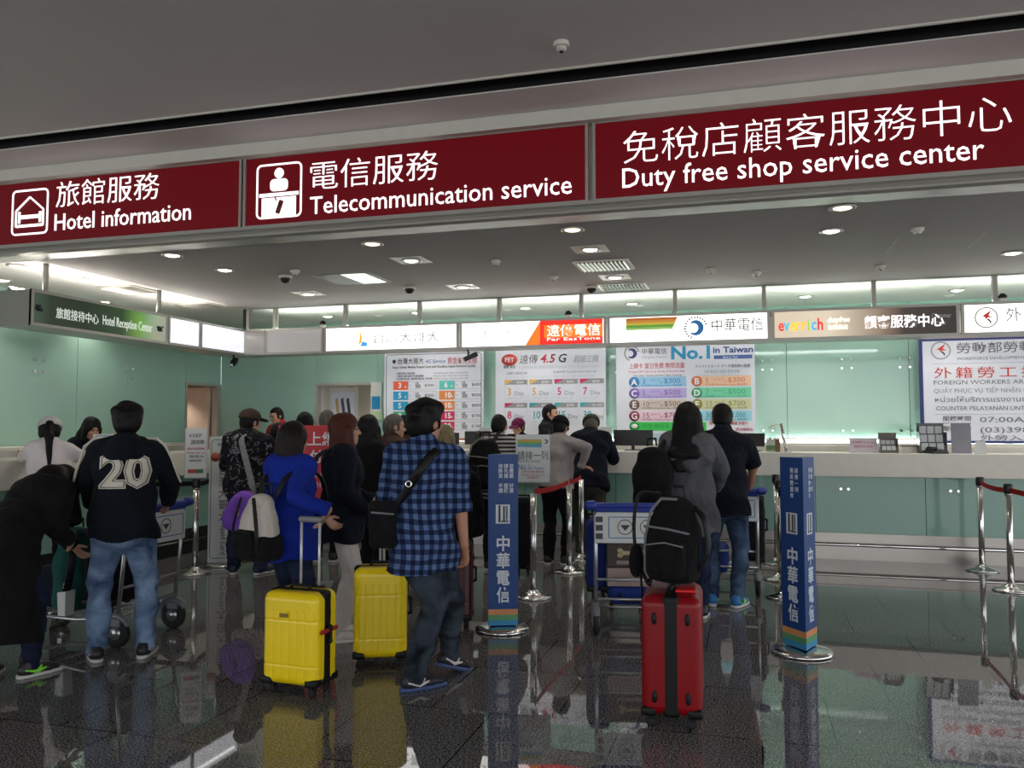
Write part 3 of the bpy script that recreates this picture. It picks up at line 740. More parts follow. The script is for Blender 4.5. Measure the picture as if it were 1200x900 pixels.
text('lettering', 'Hotel Reception Center', 0.15, M_pale, hs, (0.026, 0.92, 0.115), FACE_X, width=0.76, ext=0.002)
for yy, mm in ((0.09, plain('dark_green_print', rgb(20, 30, 20), 0.5)), (1.80, plain('dark_green_print', rgb(20, 30, 20), 0.5))):
    m = MB(); rs = random.Random(int(yy*100))
    for i in range(7): m.tube([(0.026, yy+rs.uniform(-0.05, 0.09), 0.17+rs.uniform(-0.03, 0.05)), (0.026, yy+rs.uniform(-0.05, 0.09), 0.17+rs.uniform(-0.04, 0.05)), (0.026, yy+rs.uniform(-0.02, 0.05), 0.15)], 0.006, 5)
    m.build('ornament', mm, hs)
for i, (y0, y1, lab) in enumerate(((8.26, 8.86, 'shorter blank lit panel beside the green hotel sign'), (8.86, 9.83, 'longer blank lit panel at the inner corner of the hanging header'))):
    t = root('blank_sign', lab, 'sign', (-6.675, y0, 2.49))
    m = MB(); xframe(m, 0, y1-y0, 0, 0.355, 0.03); m.build('frame', M_alu, t)
    MB().box(0.005, 0.02, 0.028, y1-y0-0.028, 0.028, 0.327).build('panel', emit('frosted_lit_panel', (0.93, 0.94, 1, 1), 0.75), t)
    MB().tube([(0.012, 0.1, 0.26), (0.012, y1-y0-0.1, 0.26)], 0.022, 8).build('lamp', emit('lamp_behind_panel', (1, 1, 1, 1), 2.5), t)

# ------------------------------------------------------------------ wall posters
M_pap = plain('poster_paper', rgb(224, 226, 236), 0.45, var=0.01)
BY = 11.42
def poster(x0, x1, z0, z1, label, edge=None):
    t = root('poster_board', label, 'poster', (x0, BY, 0))
    MB().box(0, x1-x0, 0, 0.03, z0, z1).build('board', M_pap, t)
    MB().box(0.2, 0.3, 0.03, 0.13, z1-0.3, z1-0.2).box(x1-x0-0.3, x1-x0-0.2, 0.03, 0.13, z1-0.3, z1-0.2).build('standoff', M_steel, t)
    return t
def ptext(t, body, x, z, size, mat, width=None, **kw):
    kw.setdefault('ext', 0.001)
    return text('lettering', body, size, mat, t, (x, -0.003, z), width=width, **kw)
def block(t, name, x0, x1, z0, z1, mat, y=-0.002):
    return MB().box(x0, x1, y, y+0.0019, z0, z1).build(name, mat, t)
P = lambda n, *c: plain(n, rgb(*c), 0.5, var=0.01)
M_pd = P('print_dark', 60, 60, 70); M_pg = P('print_grey', 150, 150, 154); M_pr = P('print_red', 190, 40, 70); M_pw = P('print_white', 240, 240, 244)
M_pb = P('print_blue', 30, 90, 170); M_lg = P('print_light_grey', 205, 206, 212)
p1 = poster(-5.30, -3.72, 1.305, 2.63, 'white mobile tariff poster with teal, orange and pink day count tiles')
ring(0.03, 1.55, 1.33, 2.60, 0.008, 0.002, r=0.04, o=(0, -0.003, 0)).build('border', M_pd, p1)
ptext(p1, '台灣大哥大', 0.22, 2.46, 0.10, M_pd, 0.42, bold=0.001); ptext(p1, '4G Service', 0.67, 2.46, 0.08, M_pb, 0.32, shear=0.3)
MB().lathe([(0, 0), (0.03, 0), (0.03, 0.002), (0, 0.002)], 14, (0.16, -0.001, 2.495), M90).build('round_mark', M_pd, p1)
ptext(p1, '資金省快又穩', 1.02, 2.45, 0.11, M_pr, 0.46)
ptext(p1, 'Enjoy Taiwan Mobile Prepaid Card with Excellent Stable Network Quality', 0.14, 2.39, 0.05, M_pd, 1.32, bold=0.0005)
for i in range(3): ptext(p1, ('上網不限速 通話免費', '上網吃到飽 國內外通話優惠', '出國漫遊 國際電話 熱線')[i], 0.20, 2.30-0.042*i, 0.035, M_pd, 0.30+0.14*i)
for i in range(3): ptext(p1, ('Unlimited data and calls', 'Data plan with free credit', 'Valid days and local calls')[i], 0.80, 2.30-0.042*i, 0.035, M_pg, 0.55)
rowsL = (('3', (226, 96, 66), '$300'), ('5', (30, 150, 196), '$300'), ('5', (30, 150, 196), '$500'), ('7', (60, 160, 120), '$500'), ('7', (60, 160, 120), '$700'))
rowsR = (('6', (90, 190, 180), '$400'), ('10', (226, 132, 66), '$500'), ('10', (226, 132, 66), '$800'), ('15', (200, 30, 84), '$700'), ('30', (200, 30, 84), '$1,000'))
for side, rows in ((0, rowsL), (1, rowsR)):
    for i, (d, c, pr) in enumerate(rows):
        x0 = 0.15+0.74*side; z0 = 2.11-0.152*i
        block(p1, 'day_tile', x0, x0+0.24, z0-0.045, z0+0.085, P('tile_%d_%d_%d' % c, *c))
        ptext(p1, d, x0+0.08, z0-0.015, 0.11, M_pw, bold=0.003); ptext(p1, '天', x0+0.18, z0-0.015, 0.04, M_pw)
        ring(x0+0.245, x0+0.70, z0-0.04, z0+0.08, 0.004, 0.001, o=(0, -0.002, 0)).build('row_box', M_pg, p1)
        block(p1, 'row_chip', x0+0.36, x0+0.44, z0-0.02, z0+0.035, M_pg); ptext(p1, '上網', x0+0.34, z0+0.04, 0.035, M_pd)
        ptext(p1, '+', x0+0.26, z0, 0.06, M_pg); ptext(p1, pr, x0+0.51, z0, 0.06, M_pd, 0.15)
block(p1, 'orange_band', 0.6, 1.56, 1.31, 1.345, P('print_orange', 228, 160, 110))
p2 = poster(-3.535, -1.92, 1.305, 2.63, 'white prepaid card poster headed 4.5G with a grid of coloured day tiles')
MB().lathe([(0, 0), (0.10, 0), (0.10, 0.002), (0, 0.002)], 20, (0, 0, 0), M90).build('oval_mark', P('mark_red', 206, 70, 60), p2, loc=(0.21, -0.001, 2.48)).scale = (1.2, 1, 0.85)
text('lettering', 'FET', 0.09, M_pw, p2, (0.14, -0.006, 2.45), ext=0.001, bold=0.002)
ptext(p2, '遠傳 電信', 0.12, 2.36, 0.05, M_pd, 0.18); ptext(p2, '遠傳', 0.36, 2.43, 0.14, M_pd, 0.28, shear=0.15)
for s_, x_, mm in (('4.', 0.67, M_pr), ('5', 0.80, P('print_crimson', 150, 30, 50)), ('G', 0.925, M_pd)): ptext(p2, s_, x_, 2.43, 0.17, mm, bold=0.004, shear=0.2)
ptext(p2, '超級三頻', 1.16, 2.43, 0.11, M_pg, 0.36, shear=0.2)
ptext(p2, '上網最高速 無限流量 Taiwan 4.5G Prepaid Card', 0.34, 2.35, 0.05, M_lg, 1.18)
ptext(p2, '上網卡 通話方案', 0.16, 2.27, 0.04, M_pg, 0.32); ptext(p2, '含通話費 Data plan with voice call', 0.86, 2.28, 0.035, M_pg, 0.62); ptext(p2, 'Unlimited data plan 無限上網吃到飽', 0.16, 2.215, 0.035, M_lg, 1.3)
tiles = (('3', (226, 178, 90)), ('5', (226, 178, 90)), ('5', (196, 40, 110)), ('7', (196, 40, 90)), ('8', (196, 40, 90)), ('10', (60, 165, 170)), ('15', (60, 165, 170)), ('30', (60, 165, 170)))
for i, (d, c) in enumerate(tiles):
    x0 = 0.14+0.37*(i % 4); z0 = 1.88-0.335*(i//4); mm = P('tile_%d_%d_%d' % c, *c)
    ring(x0, x0+0.34, z0, z0+0.31, 0.004, 0.001, o=(0, -0.002, 0)).build('tile_box', M_lg, p2)
    block(p2, 'tile_head', x0, x0+0.34, z0+0.24, z0+0.31, M_pg)
    MB().prism([(x0, z0+0.24), (x0, z0+0.31), (x0+0.14, z0+0.31)], 0.001, o=(0, -0.0035, 0)).build('tile_corner', mm, p2)
    ptext(p2, ('$300', '$300', '$450', '$500', '$450', '$500', '$700', '$1,000')[i], x0+0.18, z0+0.255, 0.05, M_pw)
    ptext(p2, d, x0+0.04, z0+0.085, 0.15, mm, bold=0.002, sx=0.85); ptext(p2, 'Day', x0+0.15 if len(d) == 1 else x0+0.20, z0+0.085, 0.085, M_pg, 0.14)
    ptext(p2, '數據 計日型 上網卡', x0+0.04, z0+0.03, 0.025, M_lg, 0.24)
block(p2, 'red_band', 0.0, 1.62, 1.31, 1.37, P('print_scarlet', 196, 30, 40))
p3 = poster(-1.77, 0.09, 1.305, 2.67, 'white poster headed No.1 in Taiwan with lettered rows of prices')
swirl(p3, 0.22, 2.53, 0.11, -0.003, P('mark_navy', 60, 60, 120), True)
ptext(p3, '中華電信', 0.36, 2.52, 0.09, M_pd, 0.34); ptext(p3, 'Chunghwa Telecom', 0.36, 2.46, 0.04, M_pg, 0.34)
ptext(p3, 'No.1', 0.76, 2.44, 0.24, P('print_cyan', 20, 140, 186), 0.52, bold=0.008); ptext(p3, 'in Taiwan', 1.32, 2.51, 0.115, P('print_navy', 40, 66, 130), 0.52, bold=0.003)
block(p3, 'blue_bar', 1.33, 1.83, 2.425, 2.475, P('bar_blue', 66, 96, 160)); text('lettering', 'Best in Test', 0.04, M_pw, p3, (1.45, -0.005, 2.435), ext=0.001)
ptext(p3, '上網卡 當日免費 無限流量', 0.18, 2.32, 0.085, M_pr, 0.76)
ptext(p3, 'Prepaid SIM Card 3 to 30 day Unlimited data', 0.18, 2.26, 0.04, M_pr, 0.76); ptext(p3, 'The daily 1G/day and free data roaming', 0.24, 2.205, 0.04, M_pd, 0.66)
ptext(p3, 'プリペイドカード データ通信使い放題', 1.08, 2.31, 0.05, M_pd, 0.72); ptext(p3, '中國 東南亞 加拿大 香港 泰國', 1.20, 2.24, 0.045, M_pg, 0.46); ptext(p3, '무제한 데이터 선불 유심카드', 1.15, 2.19, 0.04, M_lg, 0.5)
rows = (('A', '3', '$300', (60, 130, 190), (150, 196, 228)), ('B', '5', '$300', (216, 120, 80), (240, 200, 170)), ('C', '5', '$500', (130, 100, 180), (186, 170, 220)), ('D', '7', '$500', (70, 170, 120), (120, 210, 170)),
        ('E', '10', '$500', (120, 90, 80), (214, 200, 190)), ('F', '15', '$700', (150, 140, 60), (210, 212, 170)), ('G', '15', '$700', (140, 40, 70), (236, 206, 220)), ('H', '30', '$1,000', (50, 140, 170), (160, 214, 226)))
for i, (ch, d, pr, c1, c2) in enumerate(rows):
    x0 = 0.18+0.85*(i % 2); z0 = 2.135-0.157*(i//2)
    block(p3, 'price_row', x0+0.06, x0+0.78, z0-0.075, z0+0.065, P('row_%d_%d_%d' % c2, *c2))
    MB().lathe([(0, 0), (0.072, 0), (0.072, 0.002), (0, 0.002)], 22, (x0+0.07, -0.0025, z0-0.005), M90).build('letter_disc', P('disc_%d_%d_%d' % c1, *c1), p3)
    text('lettering', ch, 0.12, M_pw, p3, (x0+0.07, -0.006, z0-0.048), ext=0.001, bold=0.003, align='CENTER')
    tm = P('ink_%d_%d_%d' % c1, *c1)
    ptext(p3, d, x0+0.18, z0-0.03, 0.10, tm); ptext(p3, 'day Pass 日', x0+0.29, z0+0.01, 0.035, tm, 0.13); ptext(p3, 'NT', x0+0.42, z0-0.03, 0.035, tm); ptext(p3, pr, x0+0.48, z0-0.025, 0.095, tm, 0.22)
    ptext(p3, '吃到飽 Unlimited data 通話費', x0+0.18, z0-0.065, 0.03, tm, 0.54)
block(p3, 'green_row', 0.20, 1.22, 1.455, 1.575, P('row_green', 60, 196, 90)); MB().lathe([(0, 0), (0.072, 0), (0.072, 0.002), (0, 0.002)], 22, (0.25, -0.0025, 1.515), M90).build('letter_disc', P('disc_green', 30, 150, 60), p3)
MB().lathe([(0, 0), (0.035, 0), (0.035, 0.001), (0, 0.001)], 18, (0, 0, 0), M90).build('speech_bubble', M_pw, p3, loc=(0.25, -0.005, 1.52)).scale = (1.25, 1, 0.8)
text('lettering', '中國 微信卡', 0.07, P('disc_green', 30, 150, 60), p3, (0.36, -0.004, 1.49), ext=0.001); text('lettering', '$250', 0.09, P('disc_green', 30, 150, 60), p3, (1.02, -0.004, 1.485), ext=0.001)
ptext(p3, '香港 澳門 日本 韓國 多國卡', 1.26, 1.54, 0.05, M_pr, 0.5); ptext(p3, '請洽服務台', 1.60, 1.46, 0.045, M_pr, 0.22)
block(p3, 'blue_foot', 0, 1.86, 1.307, 1.42, P('foot_blue', 176, 196, 214))
p4 = poster(2.10, 4.29, 1.305, 2.62, 'white foreign workers arrival service board edged in dark blue')
nv = P('edge_navy', 40, 44, 110)
ring(0, 2.19, 1.305, 2.62, 0.03, 0.01, o=(0, -0.006, 0)).build('edge', nv, p4)
MB().box(-0.01, 0.01, -0.01, 0.03, 1.305, 2.62).build('left_edge', nv, p4)
runner(p4, 0.24, 2.47, 0.115, -0.004, M_pg, P('print_brick', 196, 50, 40), nv)
M_gl = P('letter_grey', 110, 108, 112)
ptext(p4, '勞動部勞動力發展署', 0.42, 2.44, 0.145, M_gl, 1.55, bold=0.001); ptext(p4, 'WORKFORCE DEVELOPMENT AGENCY, MINISTRY OF LABOR', 0.42, 2.345, 0.05, M_gl, 1.55)
block(p4, 'rule', 0.14, 2.1, 2.30, 2.304, M_pg)
ptext(p4, '外籍勞工接機服務', 0.16, 2.13, 0.15, P('print_rust', 200, 60, 50), 1.90, sp=1.3)
ptext(p4, 'FOREIGN WORKERS ARRIVAL SERVICE', 0.15, 2.04, 0.075, M_gl, 1.62); ptext(p4, 'QUẦY PHỤC VỤ TIẾP NHẬN LAO ĐỘNG NƯỚC NGOÀI', 0.15, 1.935, 0.075, M_pg, 1.9)
ptext(p4, 'หน่วยให้บริการแรงงานต่างชาติ', 0.16, 1.82, 0.085, M_gl, 1.3); ptext(p4, 'COUNTER PELAYANAN UNTUK KEDATANGAN', 0.17, 1.715, 0.075, M_gl, 1.62)
block(p4, 'rule', 0.16, 2.1, 1.665, 1.669, M_pg)
ptext(p4, '服務時間', 0.24, 1.59, 0.065, M_gl, 0.32, bold=0.001); ptext(p4, 'Service time', 0.24, 1.545, 0.035, M_pg, 0.32); ptext(p4, '服務電話', 0.24, 1.465, 0.065, M_gl, 0.32, bold=0.001)
ptext(p4, '07:00AM~2300', 0.66, 1.565, 0.095, M_gl, 1.05); ptext(p4, '(03)398-9002', 0.66, 1.44, 0.095, M_gl, 0.95); ptext(p4, '外勞入境接機服務站', 0.66, 1.345, 0.075, M_gl, 1.4)

# ------------------------------------------------------------------ ceiling fittings
M_lens = emit('warm_lamp_lens', (1.0, 0.93, 0.80, 1), 5.0)
M_lens2 = emit('amber_lamp_lens', (1.0, 0.80, 0.58, 1), 1.8)
M_ring = plain('lamp_trim', rgb(196, 192, 184), 0.4)
def downlight(x, y, label, z=ZC, amber=False, watts=26, square=True):
    t = root('recessed_downlight', label, 'lamp', (x, y, z), 0, 'recessed ceiling downlights')
    MB().lathe([(0.062, -0.001), (0.095, -0.001), (0.10, -0.010), (0.085, -0.014), (0.062, -0.006)], 24).build('trim_ring', M_ring, t)
    MB().lathe([(0.0, -0.022), (0.04, -0.019), (0.066, -0.010), (0.066, -0.002), (0, -0.002)], 20).build('lens', M_lens2 if amber else M_lens, t)
    if square: MB().box(-0.16, 0.16, -0.16, 0.16, -0.003, -0.0005).build('plate', M_white, t)
    ld = bpy.data.lights.new('lamp_light', 'SPOT'); ld.energy = watts*(0.4 if amber else 1); ld.spot_size = R_(115); ld.spot_blend = 0.7; ld.shadow_soft_size = 0.06; ld.color = (1, 0.93, 0.82)
    lo = bpy.data.objects.new('lamp_light', ld); COL.objects.link(lo); lo.parent = t; lo.location = (0, 0, -0.03)
    return t
for x, y, am, sq, lab in (
    (-1.37, 7.35, 0, 1, 'bright square plate downlight just in front of the first slatted vent'), (-1.37, 8.80, 0, 1, 'small square downlight between the two slatted vents'),
    (-1.37, 6.56, 1, 0, 'unlit looking round downlight under the right end of the telecommunication sign'), (0.69, 6.45, 1, 0, 'amber round downlight nearest the duty free sign'),
    (0.68, 7.20, 0, 0, 'white round downlight behind the amber one, under the duty free sign'), (2.39, 8.59, 0, 0, 'round downlight at the far right edge of the lobby ceiling'),
    (-3.14, 7.36, 0, 1, 'square plate downlight right of the large lit troffer'), (-3.16, 8.93, 0, 1, 'square plate downlight nearest the clerestory above the mobile signs'),
    (-3.18, 6.58, 1, 0, 'amber round downlight just behind the Telecommunication lettering'), (-5.18, 7.27, 0, 0, 'round downlight between the hotel header and the small dome camera'),
    (-5.21, 6.50, 0, 0, 'round downlight just below the Hotel information lettering'), (-5.13, 8.87, 0, 1, 'square plate downlight left of the large lit troffer, near the clerestory')):
    downlight(x, y, lab, ZC, bool(am), 26, bool(sq))
for x, y, lab in ((-7.0, 7.26, 'square downlight above the near end of the green hotel sign'), (-8.0, 8.7, 'round downlight above the middle of the green hotel sign'),
                  (-7.05, 6.5, 'amber downlight at the near left corner behind the hotel header'), (-7.9, 7.1, 'downlight at the left picture edge above the hotel header end')):
    downlight(x, y, lab, ZC, lab.startswith('amber'), 30, 'square' in lab)
for x, lab in ((-5.9, 'downlight behind the clerestory at the inner corner'), (-4.5, 'downlight behind the clerestory over the flame marked sign'), (-2.9, 'downlight behind the clerestory over the red and orange sign'), (-1.45, 'downlight behind the clerestory right of the red sign block'), (0.7, 'downlight behind the clerestory over the brown sign'), (2.4, 'downlight behind the clerestory over the running figure sign'), (4.2, 'downlight behind the clerestory beyond the right picture edge')):
    downlight(x, 10.75, lab, ZC, False, 40, False)
for x, y, lab in ((XL-0.65, 11.1, 'small added downlight, unseen inside the beige doorway by the hotel counter'), (-6.0, YB+0.75, 'small added downlight, unseen inside the white doorway in the back wall')):
    downlight(x, y, lab, 2.235, False, 34, False)  # unseen lamps added to brighten the two doorway recesses
def vent(x, y, w, d, label, n=9, z=ZC, rz=0, mat=None, cat='vent'):
    t = root('ceiling_vent', label, cat, (x, y, z), rz)
    MB().box(-w/2, w/2, -d/2, -d/2+0.03, -0.015, -0.001).box(-w/2, w/2, d/2-0.03, d/2, -0.015, -0.001).box(-w/2, -w/2+0.03, -d/2+0.03, d/2-0.03, -0.015, -0.001).box(w/2-0.03, w/2, -d/2+0.03, d/2-0.03, -0.015, -0.001).build('frame', mat or M_white, t)
    MB().box(-w/2+0.03, w/2-0.03, -d/2+0.03, d/2-0.03, -0.004, -0.001).build('opening', M_dark, t)
    for i in range(n):
        xx = -w/2+0.05+(w-0.1)*i/(n-1)
        MB().box(-0.003, 0.003, -d/2+0.03, d/2-0.03, -0.018, 0.006, M=rotm(0, 35, 0), o=(xx, 0, -0.012)).build('slat', M_alu, t)
    return t
vent(-1.37, 8.10, 0.55, 0.50, 'slatted ceiling vent nearer the red sign, with reddish tint from below', 12)
vent(-1.37, 9.40, 0.55, 0.42, 'slatted ceiling vent right by the clerestory glass', 12)
vent(-7.0, 8.0, 0.5, 0.5, 'square ceiling vent above the hotel header, the nearer of two', 8, mat=M_white)
vent(-6.98, 9.3, 0.5, 0.42, 'square ceiling vent above the hotel header, the farther one by the corner', 8, mat=M_white)
tf = root('troffer_light', 'large square ceiling troffer half lit, left of the middle of the lobby ceiling', 'lamp', (-4.15, 8.10, ZC))
ring(-0.33, 0.33, -0.33, 0.33, 0.03, 0.014).build('frame', M_trim, tf, rot=(R_(90), 0, 0), loc=(0, 0, -0.001))
MB().box(-0.30, 0.30, -0.30, 0.30, -0.006, -0.002).build('diffuser', plain('grey_diffuser', rgb(130, 128, 122), 0.5), tf)
MB().box(0.0, 0.28, -0.28, 0.28, -0.009, -0.006).build('lit_half', emit('lit_diffuser', (0.86, 0.95, 0.88, 1), 1.0), tf)
pn = root('access_panel', 'flush ceiling access hatch with bright corner edges, right of the lobby lights', 'panel', (1.60, 7.95, ZC))
ring(-0.34, 0.34, -0.30, 0.30, 0.008, 0.006).build('edge', M_trim, pn, rot=(R_(90), 0, 0), loc=(0, 0, -0.001))
MB().box(-0.33, 0.33, -0.29, 0.29, -0.004, -0.001).build('hatch', M_ceil, pn)
def dome(x, y, label, z=ZC, big=False):
    t = root('dome_camera' if big else 'smoke_detector', label, 'camera' if big else 'detector', (x, y, z))
    if big:
        MB().lathe([(0.07, -0.001), (0.075, -0.02), (0.06, -0.03)], 20).build('base', M_white, t)
        MB().lathe([(0.055, -0.03), (0.052, -0.05), (0.035, -0.075), (0.0, -0.085)], 18).build('dome', M_black, t)
    else:
        MB().lathe([(0.05, -0.001), (0.05, -0.02), (0.035, -0.03), (0.03, -0.045), (0.0, -0.048)], 18).build('body', M_white, t)
        MB().lathe([(0.012, -0.048), (0.012, -0.055), (0, -0.056)], 10).build('sensor', M_grey, t)
    return t
for x, y, big, lab in ((-4.76, 7.74, 1, 'small dark dome camera left of the lit troffer'), (-4.5, 7.5, 0, 'small detector at the corner of the lit troffer'), (-3.75, 8.75, 1, 'small dome camera right behind the lit troffer'),
                       (-2.35, 7.6, 0, 'small ceiling sensor in mid ceiling between the two mobile signs'), (-2.0, 8.55, 0, 'small ceiling sensor farther back, above the red block sign'), (-1.72, 9.3, 1, 'reddish dome camera over the red and orange sign block'),
                       (-0.35, 8.6, 0, 'small flat ceiling sensor right of the slatted vents'), (0.1, 8.9, 0, 'pale ceiling sensor over the round blue mark sign'), (1.3, 8.9, 0, 'ceiling sensor below the access hatch'), (1.35, 7.3, 0, 'ceiling sensor in front of the access hatch')):
    dome(x, y, lab, ZC, bool(big))
sd = root('smoke_detector', 'white round smoke detector on the hall ceiling above the dark slot', 'detector', (-1.12, 5.04, 3.97))
MB().lathe([(0.05, -0.001), (0.052, -0.022), (0.046, -0.03)], 24).build('base', M_white, sd)
MB().lathe([(0.034, -0.03), (0.034, -0.05), (0.022, -0.06), (0, -0.06)], 24).build('body', M_trim, sd)
MB().lathe([(0.014, -0.06), (0.012, -0.068), (0, -0.069)], 12).build('sensor', M_black, sd)
def bullet_cam(x, y, z, aim, label):
    t = root('security_camera', label, 'camera', (x, y, z), aim)
    MB().tube([(0, 0, 0), (0, -0.02, -0.05), (0, 0.0, -0.07)], 0.012, 8).build('bracket', M_black, t)
    MB().box(-0.035, 0.035, -0.09, 0.09, -0.13, -0.07, M=rotm(-25, 0, 0), o=(0, 0, 0)).build('body', M_black, t, bevel=0.008)
    MB().lathe([(0.024, 0), (0.024, 0.02), (0.0, 0.02)], 12, (0, 0.09, -0.145), rotm(-115, 0, 0)).build('lens', M_chrome, t)
bullet_cam(-6.75, 9.7, 2.49, 200, 'small black security camera under the inner corner of the header')
bullet_cam(-3.42, 9.84, 2.49, 120, 'small black security camera under the header at the edge of the 4.5G poster')
for x, lab in ((-5.45, 'small dark dome camera on the header ledge over the blank panel'), (-2.1, 'tiny spotlight on the header ledge over the red block'), (2.62, 'coiled cable camera on the header ledge over the running figure sign')):
    t = root('ledge_camera', lab, 'camera', (x, 9.80, 2.845)); MB().box(-0.03, 0.03, -0.02, 0.03, 0, 0.03).build('base', M_white, t); MB().lathe([(0.04, 0.03), (0.045, 0.05), (0.02, 0.08), (0, 0.085)], 14, (0, 0, 0)).build('dome', M_black, t)
# ------------------------------------------------------------------ people
M_skin = plain('skin', rgb(196, 148, 122), 0.5, var=0.05, vscale=6); M_skin2 = plain('tan_skin', rgb(176, 124, 98), 0.5, var=0.05, vscale=6)
M_eye = plain('dark_eye', rgb(22, 16, 14), 0.2)
M_hb = hairmat('black_hair', rgb(20, 18, 18)); M_hbr = hairmat('brown_black_hair', rgb(30, 22, 20)); M_hred = hairmat('red_brown_hair', rgb(78, 42, 32))
M_hgr = hairmat('grey_hair', rgb(92, 86, 80)); M_hbl = hairmat('ash_blond_hair', rgb(120, 108, 78))
M_sole = plain('pale_rubber_sole', rgb(196, 194, 190), 0.6)
def ik(a, b, l1, l2, pole):
    """joint between a and b, bent towards pole"""
    d = b-a; L_ = np.linalg.norm(d); mx_ = (l1+l2)*0.999
    if L_ > mx_: b = a+d/L_*mx_; d = b-a; L_ = mx_
    n = d/L_; c = (l1*l1-l2*l2+L_*L_)/(2*L_); h = math.sqrt(max(l1*l1-c*c, 0))
    p = V3(pole); p = unit(p-n*p.dot(n)); return a+n*c+p*h, b
class Pose:
    def __init__(s, H=1.7, fem=False, lean=0, side=0, twist=0, feet=None, arms=None, head=(0, 0, 0), crouch=0.0, poles=None, wide=1.0, hands=None):
        k = H/1.75; s.k = k; s.fem = fem; s.wide = wide
        s.P = V3(0, 0, (0.93-crouch))*k
        s.T = rotm(-lean, side, twist)
        sw = (0.152 if fem else 0.176)*wide
        s.sh = [s.tp(-sw, 0, 0.49), s.tp(sw, 0, 0.49)]
        s.hip = [s.tp(-0.09, 0, -0.03, False), s.tp(0.09, 0, -0.03, False)]
        s.neck = s.tp(0, 0.0, 0.555)
        s.HR = s.T @ rotm(0, 0, head[0]) @ rotm(head[1], 0, 0) @ rotm(0, head[2], 0)     # yaw (+left), pitch (+up), roll
        s.hk = 1.07; s.hc = s.neck + s.HR @ V3(0, 0.02, 0.128)*k
        feet = feet or ((-0.10, 0.0, 8), (0.10, 0.0, -8)); s.feet = feet
        s.ank, s.knee = [], []
        for i in (0, 1):
            f = feet[i]; z = f[3] if len(f) > 3 else 0
            a = V3(f[0], f[1], 0.085*k+z); 
            kn, a = ik(s.hip[i], a, 0.415*k, 0.425*k, rotm(0, 0, f[2]) @ V3(0, 1, 0.15)); s.knee.append(kn); s.ank.append(a)
        arms = arms or (None, None); s.el, s.wr = [], []; s.hands = hands or (None, None)
        for i in (0, 1):
            sg = -1 if i == 0 else 1
            w = arms[i]
            w = s.tp(sg*(sw+0.07), 0.05, -0.06) if w is None else V3(w)
            pole = (poles[i] if poles and poles[i] is not None else (sg*0.5, -0.8, -0.4))
            e, w = ik(s.sh[i], w, 0.285*k, 0.25*k, s.T @ V3(pole)); s.el.append(e); s.wr.append(w)
    def tp(s, x, y, z, torso=True):
        v = V3(x, y, z)*s.k
        return s.P + (s.T @ v if torso else rotm(0, 0, 0) @ v)
    def hd(s, x, y, z): return s.hc + s.HR @ (V3(x, y, z)*s.k*s.hk)
def torso_segs(S, p, o, k=0.05, bottom=True):
    K = p.k; lat = p.T @ V3(1, 0, 0); W = p.wide
    f = p.fem
    def r(w, d): return ((w*W*K+o), (d*W*K+o))
    if bottom: S.seg(p.tp(0, 0, -0.06), p.tp(0, 0, 0.05), r(0.165, 0.115), r(0.155, 0.11), k, lat)
    S.seg(p.tp(0, 0, 0.05), p.tp(0, 0, 0.17), r(0.155, 0.11), r(0.13 if f else 0.145, 0.098), k, lat)
    S.seg(p.tp(0, 0, 0.17), p.tp(0, 0.0, 0.38), r(0.13 if f else 0.145, 0.098), r(0.142 if f else 0.162, 0.108), k, lat)
    S.seg(p.tp(0, 0.0, 0.38), p.tp(0, -0.01, 0.475), r(0.142 if f else 0.162, 0.108), r(0.12 if f else 0.14, 0.075), k, lat)
    S.seg(p.tp(-0.10, -0.01, 0.495), p.tp(0.10, -0.01, 0.495), 0.058*K+o, 0.058*K+o, k)
    S.seg(p.tp(0, -0.02, 0.47), p.tp(0, 0.0, 0.56), 0.085*K+o, 0.058*K+o*0.6, k)
def hand_sdf(S, p, i, spec, body=True):
    """palm, five fingers; spec = (finger direction, palm normal, curl degrees)"""
    K = p.k; w = p.wr[i]; sg = -1 if i == 0 else 1
    fa = unit(w-p.el[i])
    u, n, curl = (fa, None, 28) if spec is None else spec
    u = unit(V3(u))
    n = V3(-sg, 0.2, 0) if n is None else V3(n)
    n = unit(n-u*n.dot(u)); t = np.cross(n, u)*(-sg)            # towards the thumb
    t = unit(t)
    if spec is None and t[1] < 0: t = -t
    kn = w+u*0.085*K
    S.seg(w-u*0.01, kn, (0.026*K, 0.019*K), (0.038*K, 0.013*K), 0.012, t)
    for q, (off, ln, r) in enumerate(((0.030, 0.070, 0.0088), (0.0105, 0.080, 0.0092), (-0.0095, 0.074, 0.0088), (-0.028, 0.058, 0.0078))):
        b = kn+t*off*K-u*0.006*K; pts = [b]; a = 0; dn = u+t*off*1.2; dn = unit(dn)
        for j, fr in enumerate((0.44, 0.32, 0.24)):
            a += R_(curl*(0.8+0.12*q) if j else curl*0.6)
            d = dn*math.cos(a)+n*math.sin(a); pts.append(pts[-1]+d*ln*fr*K)
        S.chain(pts, [r*K*1.05, r*K, r*K*0.95, r*K*0.8], 0.004)
    b = w+u*0.025*K+t*0.024*K+n*0.004; d1 = unit(u*0.75+t*0.65+n*0.35); d2 = unit(u*0.9+t*0.25+n*0.45)
    S.chain([b, b+d1*0.042*K, b+d1*0.042*K+d2*0.032*K], [0.013*K, 0.0105*K, 0.0085*K], 0.008)
